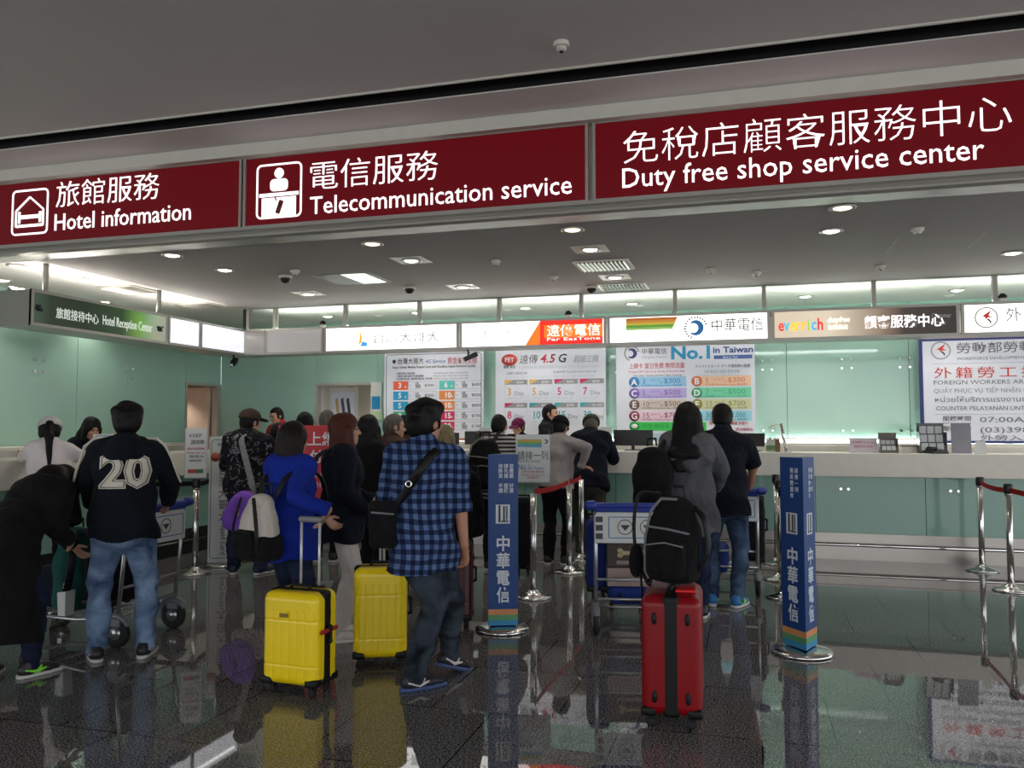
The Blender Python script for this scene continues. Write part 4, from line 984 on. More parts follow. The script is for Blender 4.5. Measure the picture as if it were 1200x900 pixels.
def head_sdf(S, p):
    K = p.k*p.hk; h = p.hd
    e = lambda c, r, k, mode='add', M=None: S.ell(h(*c), V3(r)*K, k, p.HR if M is None else p.HR @ M, mode)
    S.seg(p.tp(0, -0.01, 0.49), h(0, -0.018, -0.045), 0.060*K, 0.052*K, 0.03)
    e((0, -0.008, 0.032), (0.074, 0.094, 0.088), 0.02); e((0, 0.030, -0.045), (0.056, 0.062, 0.066), 0.03)
    e((0, 0.066, -0.086), (0.024, 0.022, 0.020), 0.02)
    e((0, 0.076, 0.030), (0.048, 0.018, 0.012), 0.012)
    S.seg(h(0, 0.086, 0.018), h(0, 0.106, -0.020), 0.007*K, 0.0125*K, 0.008)
    e((-0.012, 0.094, -0.024), (0.009, 0.010, 0.008), 0.006); e((0.012, 0.094, -0.024), (0.009, 0.010, 0.008), 0.006)
    for sx in (-1, 1):
        e((sx*0.031, 0.094, 0.010), (0.019, 0.012, 0.011), 0.008, 'sub')
        e((sx*0.042, 0.062, -0.018), (0.022, 0.022, 0.018), 0.02)
        e((sx*0.075, -0.008, -0.004), (0.011, 0.021, 0.032), 0.006, M=rotm(0, 0, sx*-18)); e((sx*0.084, -0.002, -0.002), (0.006, 0.010, 0.018), 0.004, 'sub')
    e((0, 0.088, -0.050), (0.023, 0.011, 0.0055), 0.004); e((0, 0.085, -0.060), (0.019, 0.011, 0.006), 0.004)
    e((0, 0.098, -0.0552), (0.022, 0.006, 0.0012), 0.002, 'sub')
def legs_segs(S, p, o, top=0.0, k=0.03, taper=1.0, to=1.0, cuff=None, ext=None):
    K = p.k; f = p.fem
    for i in (0, 1):
        hp, kn, an = p.hip[i], p.knee[i], p.ank[i]
        S.seg(hp, kn, (0.090 if f else 0.086)*K+o, 0.056*K+o*taper, k)
        c = kn+(an-kn)*0.35
        en = an if ext is None else an+unit(an-kn)*ext*K
        S.seg(kn, en, 0.056*K+o*taper, 0.036*K+(o*taper if cuff is None else cuff), k if ext is None else 0.012, flat=ext is not None)
        if ext is not None: S.ell(kn, V3(1, 1, 1)*(0.056*K+o*taper), k)
        S.ell(c+V3(0, -0.018*K, 0), V3(0.046, 0.046, 0.11)*K+o*taper, k)
def arm_segs(S, p, i, o, full=True, k=0.03, frac=1.0, o2=None, flat=False):
    K = p.k; o2 = o if o2 is None else o2; f = 0.9 if p.fem else 1
    a, e, w = p.sh[i], p.el[i], p.wr[i]
    S.seg(a, e, 0.052*K*f+o, 0.040*K*f+o, k)
    if full: S.seg(e, e+(w-e)*frac, 0.040*K*f+o, (0.040+(0.027-0.040)*frac)*K*f+o2, 0.008 if flat else k, flat=flat)
def body_mesh(p, vox, barefoot=True):
    S = SDF(); torso_segs(S, p, 0.0); legs_segs(S, p, 0.0)
    for i in (0, 1):
        arm_segs(S, p, i, 0.0); hand_sdf(S, p, i, p.hands[i])
        fd = rotm(0, 0, p.feet[i][2]) @ V3(0, 1, 0); a = p.ank[i]
        pitch = p.feet[i][4] if len(p.feet[i]) > 4 else 0
        fd = rotm(0, 0, p.feet[i][2]) @ rotm(-pitch, 0, 0) @ V3(0, 1, 0)
        S.seg(a-V3(0, 0, 0.035*p.k)-fd*0.03, a-V3(0, 0, 0.05*p.k)+fd*0.13*p.k, 0.034*p.k, 0.026*p.k, 0.02)
    head_sdf(S, p); return S.mesh('body', vox)
def shoe(p, i, mat, sole, parent, accent=None, boot=0.0):
    K = p.k; f = p.feet[i]; pitch = f[4] if len(f) > 4 else 0
    M = rotm(0, 0, f[2]) @ rotm(-pitch, 0, 0); a = p.ank[i]
    t = lambda x, y, z: a + M @ (V3(x, y, z-0.085)*K)
    lat = M @ V3(1, 0, 0)
    S = SDF(); S.seg(t(0, -0.045, 0.052), t(0, 0.10, 0.042), (0.040*K, 0.040*K), (0.044*K, 0.030*K), 0.02, lat); S.seg(t(0, 0.10, 0.042), t(0, 0.165, 0.034), (0.044*K, 0.030*K), (0.036*K, 0.022*K), 0.02, lat)
    S.seg(t(0, -0.02, 0.05), t(0, -0.015, 0.10+boot), 0.046*K, (0.048 if boot else 0.044)*K, 0.025)
    S.plane(t(0, 0, 0.018), M @ V3(0, 0, -1)); S.plane(t(0, 0, 0.105+boot), M @ V3(0, 0, 1))
    o = link('shoe', S.mesh('shoe', 0.006), mat, parent)
    S = SDF(); S.seg(t(0, -0.05, 0.012), t(0, 0.09, 0.012), (0.041*K, 0.05*K), (0.046*K, 0.05*K), 0.01, lat); S.seg(t(0, 0.09, 0.012), t(0, 0.175, 0.012), (0.046*K, 0.05*K), (0.036*K, 0.04*K), 0.01, lat)
    S.plane(t(0, 0, 0.024), M @ V3(0, 0, 1)); S.plane(t(0, 0, 0.0), M @ V3(0, 0, -1))
    link('sole', S.mesh('sole', 0.006), sole, o)
    if accent:
        for sx in (-1, 1):
            S = SDF(); S.chain([t(sx*0.043, -0.05, 0.055), t(sx*0.047, 0.02, 0.037), t(sx*0.048, 0.075, 0.052)], [0.006, 0.011, 0.006], 0.004)
            S.chain([t(sx*0.047, 0.02, 0.04), t(sx*0.040, 0.05, 0.068)], [0.008, 0.007], 0.004)
            link('stripe', S.mesh('stripe', 0.004), accent, o)
def hair_sdf(p, style, ln=0.0):
    K = p.k*p.hk; h = p.hd; S = SDF()
    e = lambda c, r, k, mode='add', M=None: S.ell(h(*c), V3(r)*K, k, p.HR if M is None else p.HR @ M, mode)
    lat = p.HR @ V3(1, 0, 0); dn = p.HR @ V3(0, 0, -1)
    if style in ('short', 'cropped', 'balding'):
        t = {'short': 0.016, 'cropped': 0.007, 'balding': 0.005}[style]
        e((0, -0.012, 0.036 + t*0.3), (0.076+t, 0.093+t, 0.088+t), 0.0)
        if style == 'short':
            for dx, dy, dz in ((-0.035, 0.045, 0.088), (0.01, 0.06, 0.09), (0.04, 0.04, 0.088), (-0.05, -0.05, 0.08), (0.045, -0.045, 0.085), (0, -0.02, 0.108), (0.01, -0.09, 0.05)): e((dx, dy, dz), (0.045, 0.045, 0.03), 0.03)
        e((0, -0.055, -0.025), (0.060+t*0.5, 0.044+t, 0.062), 0.05)
        for sx in (-1, 1): e((sx*0.073, 0.018, 0.0), (0.010+t*0.3, 0.012, 0.03), 0.008)
        S.box(h(0, 0.115, -0.015), V3(0.075, 0.085, 0.075)*K, 0.02, 0.015, p.HR, 'sub')
        if style == 'short': S.box(h(0, 0.14, 0.03), V3(0.06, 0.055, 0.055)*K, 0.02, 0.01, p.HR, 'sub')
        for sx in (-1, 1): e((sx*0.085, -0.004, -0.012), (0.018, 0.026, 0.032), 0.006, 'sub')
        S.box(h(0, -0.03, -0.13), V3(0.15, 0.15, 0.055)*K, 0.01, 0.01, p.HR, 'sub')
    else:
        e((0, -0.012, 0.036), (0.094, 0.112, 0.104), 0.0)
        bot = 0.10+ln
        if style == 'ponytail':
            e((0, -0.03, -0.02), (0.088, 0.085, 0.07), 0.02)
            S.chain([h(0, -0.11, 0.0), h(0, -0.135, -0.08), h(0, -0.13, -bot)], [0.03*K, 0.035*K, 0.014*K], 0.02)
        else:
            S.seg(h(0, -0.025, 0.0), h(0, -0.035, -0.10), (0.100*K, 0.088*K), (0.106*K, 0.080*K), 0.02, lat)
            if ln > 0:
                S.seg(h(0, -0.035, -0.10), h(0, -0.06, -bot*0.75)+0*dn, (0.106*K, 0.080*K), (0.115*K, 0.050*K), 0.03, lat)
                S.seg(h(0, -0.06, -bot*0.75), h(0, -0.07, -bot), (0.115*K, 0.050*K), (0.085*K, 0.028*K), 0.03, lat)
                for sx in (-1, 1): S.chain([h(sx*0.08, 0.02, 0.0), h(sx*0.088, 0.035, -0.12), h(sx*0.085, 0.055, -bot*0.8)], [0.035*K, 0.030*K, 0.014*K], 0.02)
            else: S.plane(h(0, 0, -0.135), dn, 0.0)
        S.ell(h(0, 0.105, -0.04), V3(0.064, 0.085, 0.085)*K, 0.012, p.HR, 'sub')
        S.seg(h(0, 0.05, -0.08), h(0, 0.02, -0.30), 0.05*K, 0.05*K, 0.01, mode='sub')
        S.ell(h(0.01, 0.12, 0.02), V3(0.05, 0.05, 0.05)*K, 0.01, p.HR, 'sub')
    return S
def hair(p, style, mat, parent, ln=0.0, vox=0.006, seed=1):
    return link('hair', hair_sdf(p, style, ln).mesh('hair', vox, folds(0.007 if style == 'short' else 0.004, seed, 2.6, 0.9 if style == 'short' else 0.5)), mat, parent)
def cap(p, mat, parent, brim=1, vox=0.006, back=False, hole=None):
    K = p.k*p.hk; h = p.hd; S = SDF()
    S.ell(h(0, -0.012, 0.05), V3(0.102, 0.118, 0.098)*K, 0, p.HR); S.plane(h(0, -0.02, 0.035), p.HR @ V3(0, -0.10, -1))
    if back: S.ell(h(0, -0.135, 0.052), V3(0.032, 0.05, 0.024)*K, 0.004, p.HR, 'sub')
    o = link('cap', S.mesh('cap', vox), mat, parent)
    S = SDF(); sg = brim
    S.ell(h(0, 0.13*sg, 0.045), V3(0.078, 0.085, 0.010)*K, 0, p.HR @ rotm(-12*sg, 0, 0))
    link('brim', S.mesh('brim', vox), mat, o)
    S = SDF(); S.ell(h(0, -0.012, 0.149), V3(0.010, 0.010, 0.006), 0); link('button', S.mesh('button', 0.004), mat, o)
    return o
def garment_top(p, mat, parent, name='jacket', o=0.02, hem=-0.10, sleeve='full', hood=False, collar=False, flare=0.0, seed=3, vox=0.008, amp=0.014, coat=None, so=None, roll=0.03):
    K = p.k; S = SDF(); torso_segs(S, p, o, 0.05); lat = p.T @ V3(1, 0, 0); W = p.wide
    so = o*0.85 if so is None else so
    if p.fem: S.ell(p.tp(-0.07, 0.085, 0.33), V3(0.07, 0.055, 0.065)*K+o*0.5, 0.04); S.ell(p.tp(0.07, 0.085, 0.33), V3(0.07, 0.055, 0.065)*K+o*0.5, 0.04)
    wh = 0.186*W*K+o+flare; dh = 0.124*W*K+o+flare*0.7
    if coat is None:
        S.seg(p.tp(0, 0, 0.16), p.tp(0, 0, -0.02), (0.14*W*K+o, 0.10*W*K+o), (wh, dh), 0.05, lat); S.seg(p.tp(0, 0, -0.02), p.tp(0, -0.005, hem-0.06), (wh, dh), (wh, dh), 0.03, lat)
        cut = (p.tp(0, 0, hem), p.T @ V3(0, 0.05, -1))
    else:
        c = V3(0, coat[1], coat[0]); S.seg(p.tp(0, 0, 0.02), c-V3(0, 0, 0.05), (0.165*W*K+o, 0.12*W*K+o), (wh+0.03, dh+0.05), 0.06); cut = (c, (0, 0, -1))
    for sx in (-1, 1): S.ell(p.tp(sx*0.075, -0.062, -0.06), V3(0.082, 0.072, 0.085)*K+o*0.8, 0.05)
    S.plane(*cut)
    for i in (0, 1):
        fr = {'full': 0.97, 'rolled': 0.12, 'short': 0, 'three': 0.55}[sleeve]
        if sleeve == 'short':
            e = p.sh[i]+(p.el[i]-p.sh[i])*0.92; S.ell(p.sh[i], V3(0.054, 0.054, 0.054)*K+so, 0.035); S.seg(p.sh[i], e, 0.054*K+so, 0.046*K+so+0.008, 0.012, flat=True)
        else:
            arm_segs(S, p, i, so, True, 0.035, fr, so*0.75, flat=True)
    d = folds(amp, seed) if amp else None
    if collar:
        S.seg(p.tp(0, -0.02, 0.53), p.tp(0, 0.005, 0.585), 0.072*K+o*0.5, 0.066*K+o*0.5, 0.02)
    g = link(name, S.mesh(name, vox, d), mat, parent)
    if hood:
        S = SDF(); S.ell(p.tp(0, -0.092, 0.485), V3(0.125, 0.068, 0.10)*K+o*0.4, 0.012, p.T); S.seg(p.tp(-0.10, -0.03, 0.535), p.tp(0.10, -0.03, 0.535), 0.045*K, 0.045*K, 0.05)
        S.chain([p.tp(-0.095, -0.04, 0.55), p.tp(-0.075, 0.05, 0.52), p.tp(-0.03, 0.10, 0.46)], [0.034*K, 0.03*K, 0.02*K], 0.03)
        S.chain([p.tp(0.095, -0.04, 0.55), p.tp(0.075, 0.05, 0.52), p.tp(0.03, 0.10, 0.46)], [0.034*K, 0.03*K, 0.02*K], 0.03)
        S.ell(p.tp(0, -0.045, 0.60), V3(0.07, 0.06, 0.05)*K, 0.02, p.T, 'sub')
        link('hood', S.mesh('hood', vox, folds(0.009, seed+1, 1.4)), mat, g)
    if sleeve == 'full':
        for i in (0, 1):
            e, w = p.el[i], p.wr[i]; c = e+(w-e)*0.93; S = SDF(); S.seg(c-unit(w-e)*0.02, c+unit(w-e)*0.02, 0.029*K+so*0.85, None, 0, flat=True); link('cuff', S.mesh('cuff', 0.006), mat, g)
    if sleeve == 'rolled':
        for i in (0, 1):
            e, w = p.el[i], p.wr[i]; c = e+(w-e)*0.08; S = SDF(); S.seg(c-unit(w-e)*0.03, c+unit(w-e)*0.035, 0.042*K+so*1.2, None, 0, flat=True); link('rolled_cuff', S.mesh('rolled_cuff', 0.006, folds(0.004, 8)), mat, g)
    return g
def trousers(p, mat, parent, o=0.014, seed=5, vox=0.008, amp=0.011, taper=1.0, ext=0.04, cuff=None, name='trousers'):
    K = p.k; S = SDF(); W = p.wide
    S.seg(p.tp(0, 0, -0.06), p.tp(0, 0, 0.09), (0.165*W*K+o, 0.118*W*K+o), (0.150*W*K+o, 0.105*W*K+o), 0.04, p.T @ V3(1, 0, 0))
    for sx in (-1, 1): S.ell(p.tp(sx*0.075, -0.065, -0.06), V3(0.080, 0.068, 0.085)*K+o*0.4, 0.04)
    legs_segs(S, p, o, k=0.03, taper=taper, cuff=cuff, ext=ext)
    def d(X, Y, Z, f=folds(amp, seed)): return f(X, Y, Z)+0.0025*np.sin(Z*95+3*np.sin(X*14)+X*20)*np.clip(1-(Z-0.08)/0.5, 0.1, 1)
    return link(name, S.mesh(name, vox, d), mat, parent)
def strap(pts, w, t, mat, parent, name='strap', n=24):
    """flat band through points (Catmull-Rom)"""
    P_ = [V3(q) for q in pts]; P_ = [2*P_[0]-P_[1]]+P_+[2*P_[-1]-P_[-2]]; out = []
    for i in range(1, len(P_)-2):
        for s in range(8):
            u = s/8; a, b, c, d = P_[i-1:i+3]
            out.append(0.5*((2*b)+(-a+c)*u+(2*a-5*b+4*c-d)*u*u+(-a+3*b-3*c+d)*u**3))
    out.append(P_[-2]); S = SDF()
    for a, b in zip(out[:-1], out[1:]):
        S.seg(a, b, t, t, 0.004)
    # width comes from parallel runs
    S2 = SDF(); cen = np.mean(out, 0)
    for i, (a, b) in enumerate(zip(out[:-1], out[1:])):
        tg = unit(b-a); rad = unit((a+b)/2-cen); side = unit(np.cross(tg, rad)); 
        S2.seg(a, b, (w, t), (w, t), 0.004, side)
    return link(name, S2.mesh(name, max(0.004, t*0.8)), mat, parent)
def person(pos, rz, label, H=1.7, fem=False, skin=None, vox=0.0075, group=None, eyes=True, **pose):
    r = root('person', label, 'person', (pos[0], pos[1], 0), rz, group)
    p = Pose(H=H, fem=fem, **pose)
    b = link('body', body_mesh(p, vox), skin or M_skin, r)
    if eyes:
        for sx in (-1, 1):
            S = SDF(); S.ell(p.hd(sx*0.031, 0.081, 0.010), V3(0.012, 0.010, 0.0075)*p.k, 0, p.HR); link('eye', S.mesh('eye', 0.003), M_eye, b)
            S = SDF(); S.chain([p.hd(sx*0.014, 0.090, 0.031), p.hd(sx*0.032, 0.090, 0.036), p.hd(sx*0.048, 0.078, 0.030)], [0.004, 0.004, 0.003], 0.003); link('eyebrow', S.mesh('eyebrow', 0.003), M_hb, b)
    return r, p
# ------------------------------------------------------------------ floor-standing props
_th, _ph = YAW, PITCH
_F = V3(-math.sin(_th)*math.cos(_ph), math.cos(_th)*math.cos(_ph), math.sin(_ph)); _R = V3(math.cos(_th), math.sin(_th), 0); _U = np.cross(_R, _F)
def ray(x, y): return _F+_R*(x-600)/FPX+_U*(450-y)/FPX
def at(x, y, dep):
    """point seen at photo position x, y at a given distance along the view axis"""
    return V3(0, 0, CAM_H)+ray(x, y)*dep
def gd(x, dep):
    p = at(x, 501, dep); return (float(p[0]), float(p[1]), 0.0)
def gp(x, y):
    d = ray(x, y); p = V3(0, 0, CAM_H)-d*CAM_H/d[2]; return (float(p[0]), float(p[1]), 0.0)
def az(x): return -math.degrees(math.atan2(-(x-600), FPX))*-1+16.05     # heading straight away from the camera (as rz)
def tolocal(w, pos, rz): return rotm(0, 0, -rz) @ (V3(w)-V3(pos))

M_redbelt = cloth('red_belt', rgb(176, 40, 44), 0.08, 0.1, 12); M_blackbelt = cloth('black_belt', rgb(26, 26, 28), 0.08, 0.1, 12)
M_post = metal('post_chrome', (0.66, 0.65, 0.63, 1), 0.16)
def stanchion(pos, label, h=0.98, head=True, group='belt barrier posts', rad=0.16):
    t = root('barrier_post', label, 'barrier post', pos, 0, group)
    MB().lathe([(rad, 0.0), (rad, 0.012), (rad*0.93, 0.02), (0.09, 0.032), (0.05, 0.05), (0.038, 0.07), (0.0, 0.072)], 32).build('base', M_post, t)
    MB().lathe([(0.029, 0.03), (0.029, h-0.09), (0.0, h-0.09)], 20).build('pole', M_post, t)
    if head:
        MB().lathe([(0.031, h-0.11), (0.034, h-0.105), (0.034, h-0.09), (0.030, h-0.085)], 20).build('collar', M_steel, t)
        MB().lathe([(0.036, h-0.09), (0.040, h-0.08), (0.040, h-0.012), (0.034, h), (0.0, h)], 20).build('cassette', M_black, t)
    return t
def belt(t, to, mat, h=0.93, sag=0.03, w=0.024):
    """belt pulled from one post to the next (a part of the post it comes out of)"""
    a = V3(0, 0, h); b = V3(to[0]-t.location.x, to[1]-t.location.y, h); n = 14; d = unit(b-a); s = V3(-d[1], d[0], 0)*0.0015
    a = a+d*0.04; b = b-d*0.04
    vs = []
    for i in range(n+1):
        u = i/n; c = a+(b-a)*u-V3(0, 0, sag*4*u*(1-u))
        for q in (c+s+V3(0, 0, w), c-s+V3(0, 0, w), c-s-V3(0, 0, w), c+s-V3(0, 0, w)): vs.append(q)
    fs = [(i*4+k, i*4+(k+1) % 4, i*4+4+(k+1) % 4, i*4+4+k) for i in range(n) for k in range(4)]+[(0, 1, 2, 3), (4*n+3, 4*n+2, 4*n+1, 4*n)]
    return MB().add(vs, fs).build('belt', mat, t)
st_a = stanchion((-5.5, 7.31, 0), 'chrome barrier post carrying a tall white notice, left of the white column sign', 0.97)
st_a2 = (-6.47, 7.16); st_a3 = (gd(265, 9.05)[0]-0.12, gd(265, 9.05)[1]-0.10)
belt(st_a, st_a2, M_blackbelt, 0.92, 0.01); belt(st_a, st_a3, M_blackbelt, 0.92, 0.01)
st_c = stanchion((-1.85, 7.12, 0), 'chrome barrier post under the white queue notice beside the first blue column', 1.0, head=False)
st_d = stanchion((-1.81, 8.45, 0), 'chrome barrier post behind the white queue notice, nearer of two close posts', 0.99, head=False)
st_e = stanchion((-1.84, 9.25, 0), 'chrome barrier post under the hand of the man in grey', 1.0, head=False)
belt(st_c, (-1.81, 8.45), M_redbelt, 0.93, 0.02); belt(st_d, (-1.84, 9.25), M_redbelt, 0.94, 0.02)
st_f = stanchion((0.28, 9.62, 0), 'chrome barrier post by the counter behind the right blue column', 0.98)
st_g = stanchion((0.28, 8.60, 0), 'chrome barrier post directly behind the right blue column, middle of the row', 0.98)
st_h = stanchion((0.28, 7.72, 0), 'chrome barrier post closest behind the right blue column', 0.98)
belt(st_f, (0.28, 8.60), M_redbelt, 0.93, 0.02); belt(st_g, (0.28, 7.72), M_redbelt, 0.93, 0.02); belt(st_h, (0.30, 5.95), M_redbelt, 0.93, 0.02)
st_i = stanchion((2.33, 9.72, 0), 'chrome barrier post with red belt against the counter at the right', 0.98)
st_j = stanchion((2.30, 8.62, 0), 'chrome barrier post with red belt at the right picture edge', 0.98)
belt(st_i, (2.30, 8.62), M_redbelt, 0.92, 0.02); belt(st_j, (2.6, 7.0), M_redbelt, 0.92, 0.02)
st_k = stanchion((2.6, 7.0, 0), 'chrome barrier post just beyond the right picture edge where the red belt ends', 0.98)

# notices on posts
M_card = plain('notice_card', rgb(214, 216, 214), 0.5, var=0.01); M_ink = plain('notice_ink', rgb(70, 72, 76), 0.6)
M_redink = plain('notice_red_ink', rgb(190, 70, 70), 0.6); M_blueink = plain('notice_blue_ink', rgb(50, 110, 170), 0.6)
def notice(pos, z0, w, h, rz, label, lines, name='notice_board', band=None, foot=None):
    t = root(name, label, 'sign', (pos[0], pos[1], 0), rz)
    MB().box(-w/2, w/2, -0.006, 0.0, z0, z0+h).build('card', M_card, t, bevel=0.002)
    MB().box(-w/2-0.008, w/2+0.008, 0.0, 0.008, z0-0.008, z0+h+0.008).build('holder', M_pale_plastic, t)
    MB().tube([(0, 0.012, z0-0.045), (0, 0.012, z0+0.1)], 0.011, 10).build('stem', M_post, t)
    for (txt, x, z, size, m, wd) in lines: text('lettering', txt, size, m, t, (x, -0.0075, z), width=wd, ext=0.0008)
    return t
M_pale_plastic = plain('clear_grey_plastic', rgb(188, 192, 192), 0.3)
n1 = notice((-5.5, 7.29), 0.985, 0.20, 0.50, 34, 'tall white notice card on the post left of the white column sign',
    [('KEEP', -0.065, 1.40, 0.05, M_ink, 0.12), ('請排隊', -0.05, 1.33, 0.055, M_ink, 0.13), ('請依序排隊等候', -0.085, 1.27, 0.03, M_redink, 0.17), ('Please line up', -0.085, 1.23, 0.03, M_redink, 0.17), ('服務台', -0.06, 1.19, 0.03, M_ink, 0.14), ('感謝您的配合', -0.06, 1.15, 0.025, M_ink, 0.12)])
MB().box(-0.075, 0.0, -0.008, -0.006, 1.03, 1.07).build('red_mark', M_redink, n1); MB().box(0.0, 0.075, -0.008, -0.006, 1.03, 1.07).build('green_mark', plain('mark_green', rgb(70, 110, 70), 0.6), n1)
n2 = notice((-1.85, 7.10), 1.02, 0.29, 0.41, 14, 'white queue notice with a rainbow band reading No.1 on a barrier post',
    [('請排一列', -0.135, 1.22, 0.085, M_ink, 0.27), ('Please line, queuing', -0.135, 1.195, 0.025, M_ink, 0.2), ('No.1', -0.13, 1.125, 0.07, M_blueink, 0.10), ('in Taiwan', -0.02, 1.13, 0.03, M_blueink, 0.12), ('上網卡 吃到飽 無限流量', -0.10, 1.10, 0.022, M_redink, 0.2), ('Unlimited data prepaid card', -0.10, 1.075, 0.018, M_redink, 0.2), ('請洽服務人員', -0.05, 1.05, 0.02, M_redink, 0.1)])
for i, c in enumerate(((206, 170, 80), (120, 180, 110), (90, 160, 200))):
    MB().prism([(-0.135, 1.395-0.022*i), (0.08, 1.395-0.022*i), (0.08, 1.373-0.022*i-0.006), (-0.135, 1.373-0.022*i)], 0.001, o=(0, -0.0075, 0)).build('rainbow_band', plain('band_%d' % i, rgb(*c), 0.5), n2)
swirl(n2, 0.115, 1.375, 0.03, -0.008, M_ink, False)

# three-sided blue columns
M_colb = plain('printed_blue', rgb(22, 66, 132), 0.42, var=0.02); M_colw = plain('printed_white', rgb(226, 232, 240), 0.45)
M_colo = plain('printed_orange', rgb(222, 150, 96), 0.45); M_colg = plain('printed_green', rgb(96, 160, 110), 0.45); M_coll = plain('printed_light_blue', rgb(60, 146, 196), 0.45)
def blue_column(pos, rz, label, small, hh=1.30):
    t = root('column_sign', label, 'sign', pos, rz); a = 0.225; rr = a/math.sqrt(3); ir = rr/2; z0 = 0.045
    MB().lathe([(0.20, 0.0), (0.20, 0.018), (0.185, 0.028), (0.10, 0.040), (0.0, 0.042)], 40).build('base', M_post, t)
    tri = [(rr*math.cos(R_(-150+120*k)), rr*math.sin(R_(-150+120*k))) for k in range(3)]
    vs = [(x, y, z) for z in (z0, hh) for x, y in tri]
    MB().add(vs, [(0, 2, 1), (3, 4, 5), (0, 1, 4, 3), (1, 2, 5, 4), (2, 0, 3, 5)]).build('column', M_colb, t, bevel=0.003)
    for k in range(3):
        A = 120*k; M = rotm(0, 0, A); w = a/2-0.004
        def fb(x0, x1, z0_, z1_, nm, mat, dd=0.0015): MB().box(x0, x1, -ir-dd, -ir+0.001, z0_, z1_, M=M).build(nm, mat, t)
        fb(-w, w, 0.125, 0.165, 'orange_band', M_colo); fb(-w, w, 0.085, 0.125, 'green_band', M_colg); fb(-w, w, z0+0.003, 0.085, 'light_blue_band', M_coll)
        def ft(s, x, z, size, wd, **kw):
            o = V3(M @ V3(x, -ir-0.002, z)); text('lettering', s, size, M_colw, t, tuple(o), (R_(90), 0, R_(A)), width=wd, ext=0.0008, **kw)
        for i, ch in enumerate('中華電信'): ft(ch, -0.048, 0.60-0.125*i, 0.118, 0.096, bold=0.0025)
        for c, col in enumerate(small):
            for i, ch in enumerate(col):
                if ch != ' ': ft(ch, 0.035-0.045*c if len(small) == 2 else 0.045-0.04*c, hh-0.10-(0.042 if len(small) == 2 else 0.036)*i, 0.036, 0.032, bold=0.0004)
        fb(-0.055, 0.05, 0.79, 0.93, 'picture', M_colw)
        fb(-0.035, -0.02, 0.80, 0.925, 'picture_bar', M_black, 0.0022); fb(0.0, 0.012, 0.80, 0.92, 'picture_bar', M_black, 0.0022); fb(0.018, 0.034, 0.82, 0.92, 'picture_bar', M_grey, 0.0022); fb(-0.015, 0.04, 0.80, 0.815, 'picture_bar', M_grey, 0.0022)
    return t
blue_column((-1.78, 5.93, 0), 21, 'blue three-sided column sign left of the white queue notice', ('您需要 好選', '請先備 護照', '排隊買 手續'))
blue_column((0.32, 5.88, 0), -52, 'blue three-sided column sign standing alone on the right, two faces showing', ('請排一列', '備妥雙證件'))
# white column sign by the hotel counter
t = root('column_sign', 'white column sign with a rounded blue border and vertical black characters', 'sign', gd(265, 9.05), 30)
MB().lathe([(0.20, 0.0), (0.20, 0.015), (0.18, 0.028), (0.0, 0.035)], 36).build('base', M_post, t)
MB().box(-0.165, 0.165, -0.05, 0.05, 0.035, 1.40).build('column', M_card, t, bevel=0.004)
ring(-0.145, 0.145, 0.08, 1.37, 0.007, 0.0015, r=0.04, o=(0, -0.0515, 0)).build('border', plain('border_blue', rgb(70, 96, 140), 0.5), t)
for i, ch in enumerate('台灣大哥大'): text('lettering', ch, 0.12, M_ink, t, (-0.06, -0.052, 0.99-0.125*i), width=0.10, ext=0.001)
text('lettering', 'Prepaid Card', 0.085, M_ink, t, (-0.03, -0.052, 0.50), (R_(90), R_(90), 0), width=0.38, ext=0.001)
text('lettering', '預付卡服務', 0.04, plain('border_blue', rgb(70, 96, 140), 0.5), t, (-0.08, -0.052, 1.30), width=0.16, ext=0.001)
for i, ch in enumerate('上網卡門號申辦服務專區'): text('lettering', ch, 0.035, M_ink, t, (-0.167, -0.02+0.03, 1.0-0.05*i), (R_(90), 0, R_(-90)), width=0.03, ext=0.001)
MB().lathe([(0, 0), (0.05, 0), (0.05, 0.002), (0, 0.002)], 18, (-0.10, -0.052, 1.18), M90).build('round_mark', plain('brick_mark', rgb(170, 80, 60), 0.5), t)
# red board in the crowd
rp = gd(366, 7.75)
t = root('sign_board', 'bright red advertising board with white characters standing in the crowd', 'sign', rp, 24)
M_rb = plain('red_board', rgb(204, 34, 42), 0.45, var=0.02)
MB().box(-0.31, 0.36, -0.02, 0.02, 0.62, 1.52).build('board', M_rb, t, bevel=0.004)
MB().box(-0.02, 0.02, 0.02, 0.06, 0.03, 1.2).build('post', M_grey, t); MB().box(-0.2, 0.2, -0.15, 0.2, 0.0, 0.03).build('foot', M_grey, t)
text('lettering', '上網', 0.14, M_colw, t, (-0.04, -0.022, 1.34), width=0.26, ext=0.001, bold=0.002); text('lettering', '付一', 0.13, M_colw, t, (-0.02, -0.022, 1.18), width=0.24, ext=0.001, bold=0.002)
text('lettering', 'Prepaid Card', 0.06, M_colw, t, (-0.05, -0.022, 1.04), width=0.36, ext=0.001); text('lettering', '預付卡', 0.06, M_colw, t, (0.0, -0.022, 0.94), width=0.2, ext=0.001)

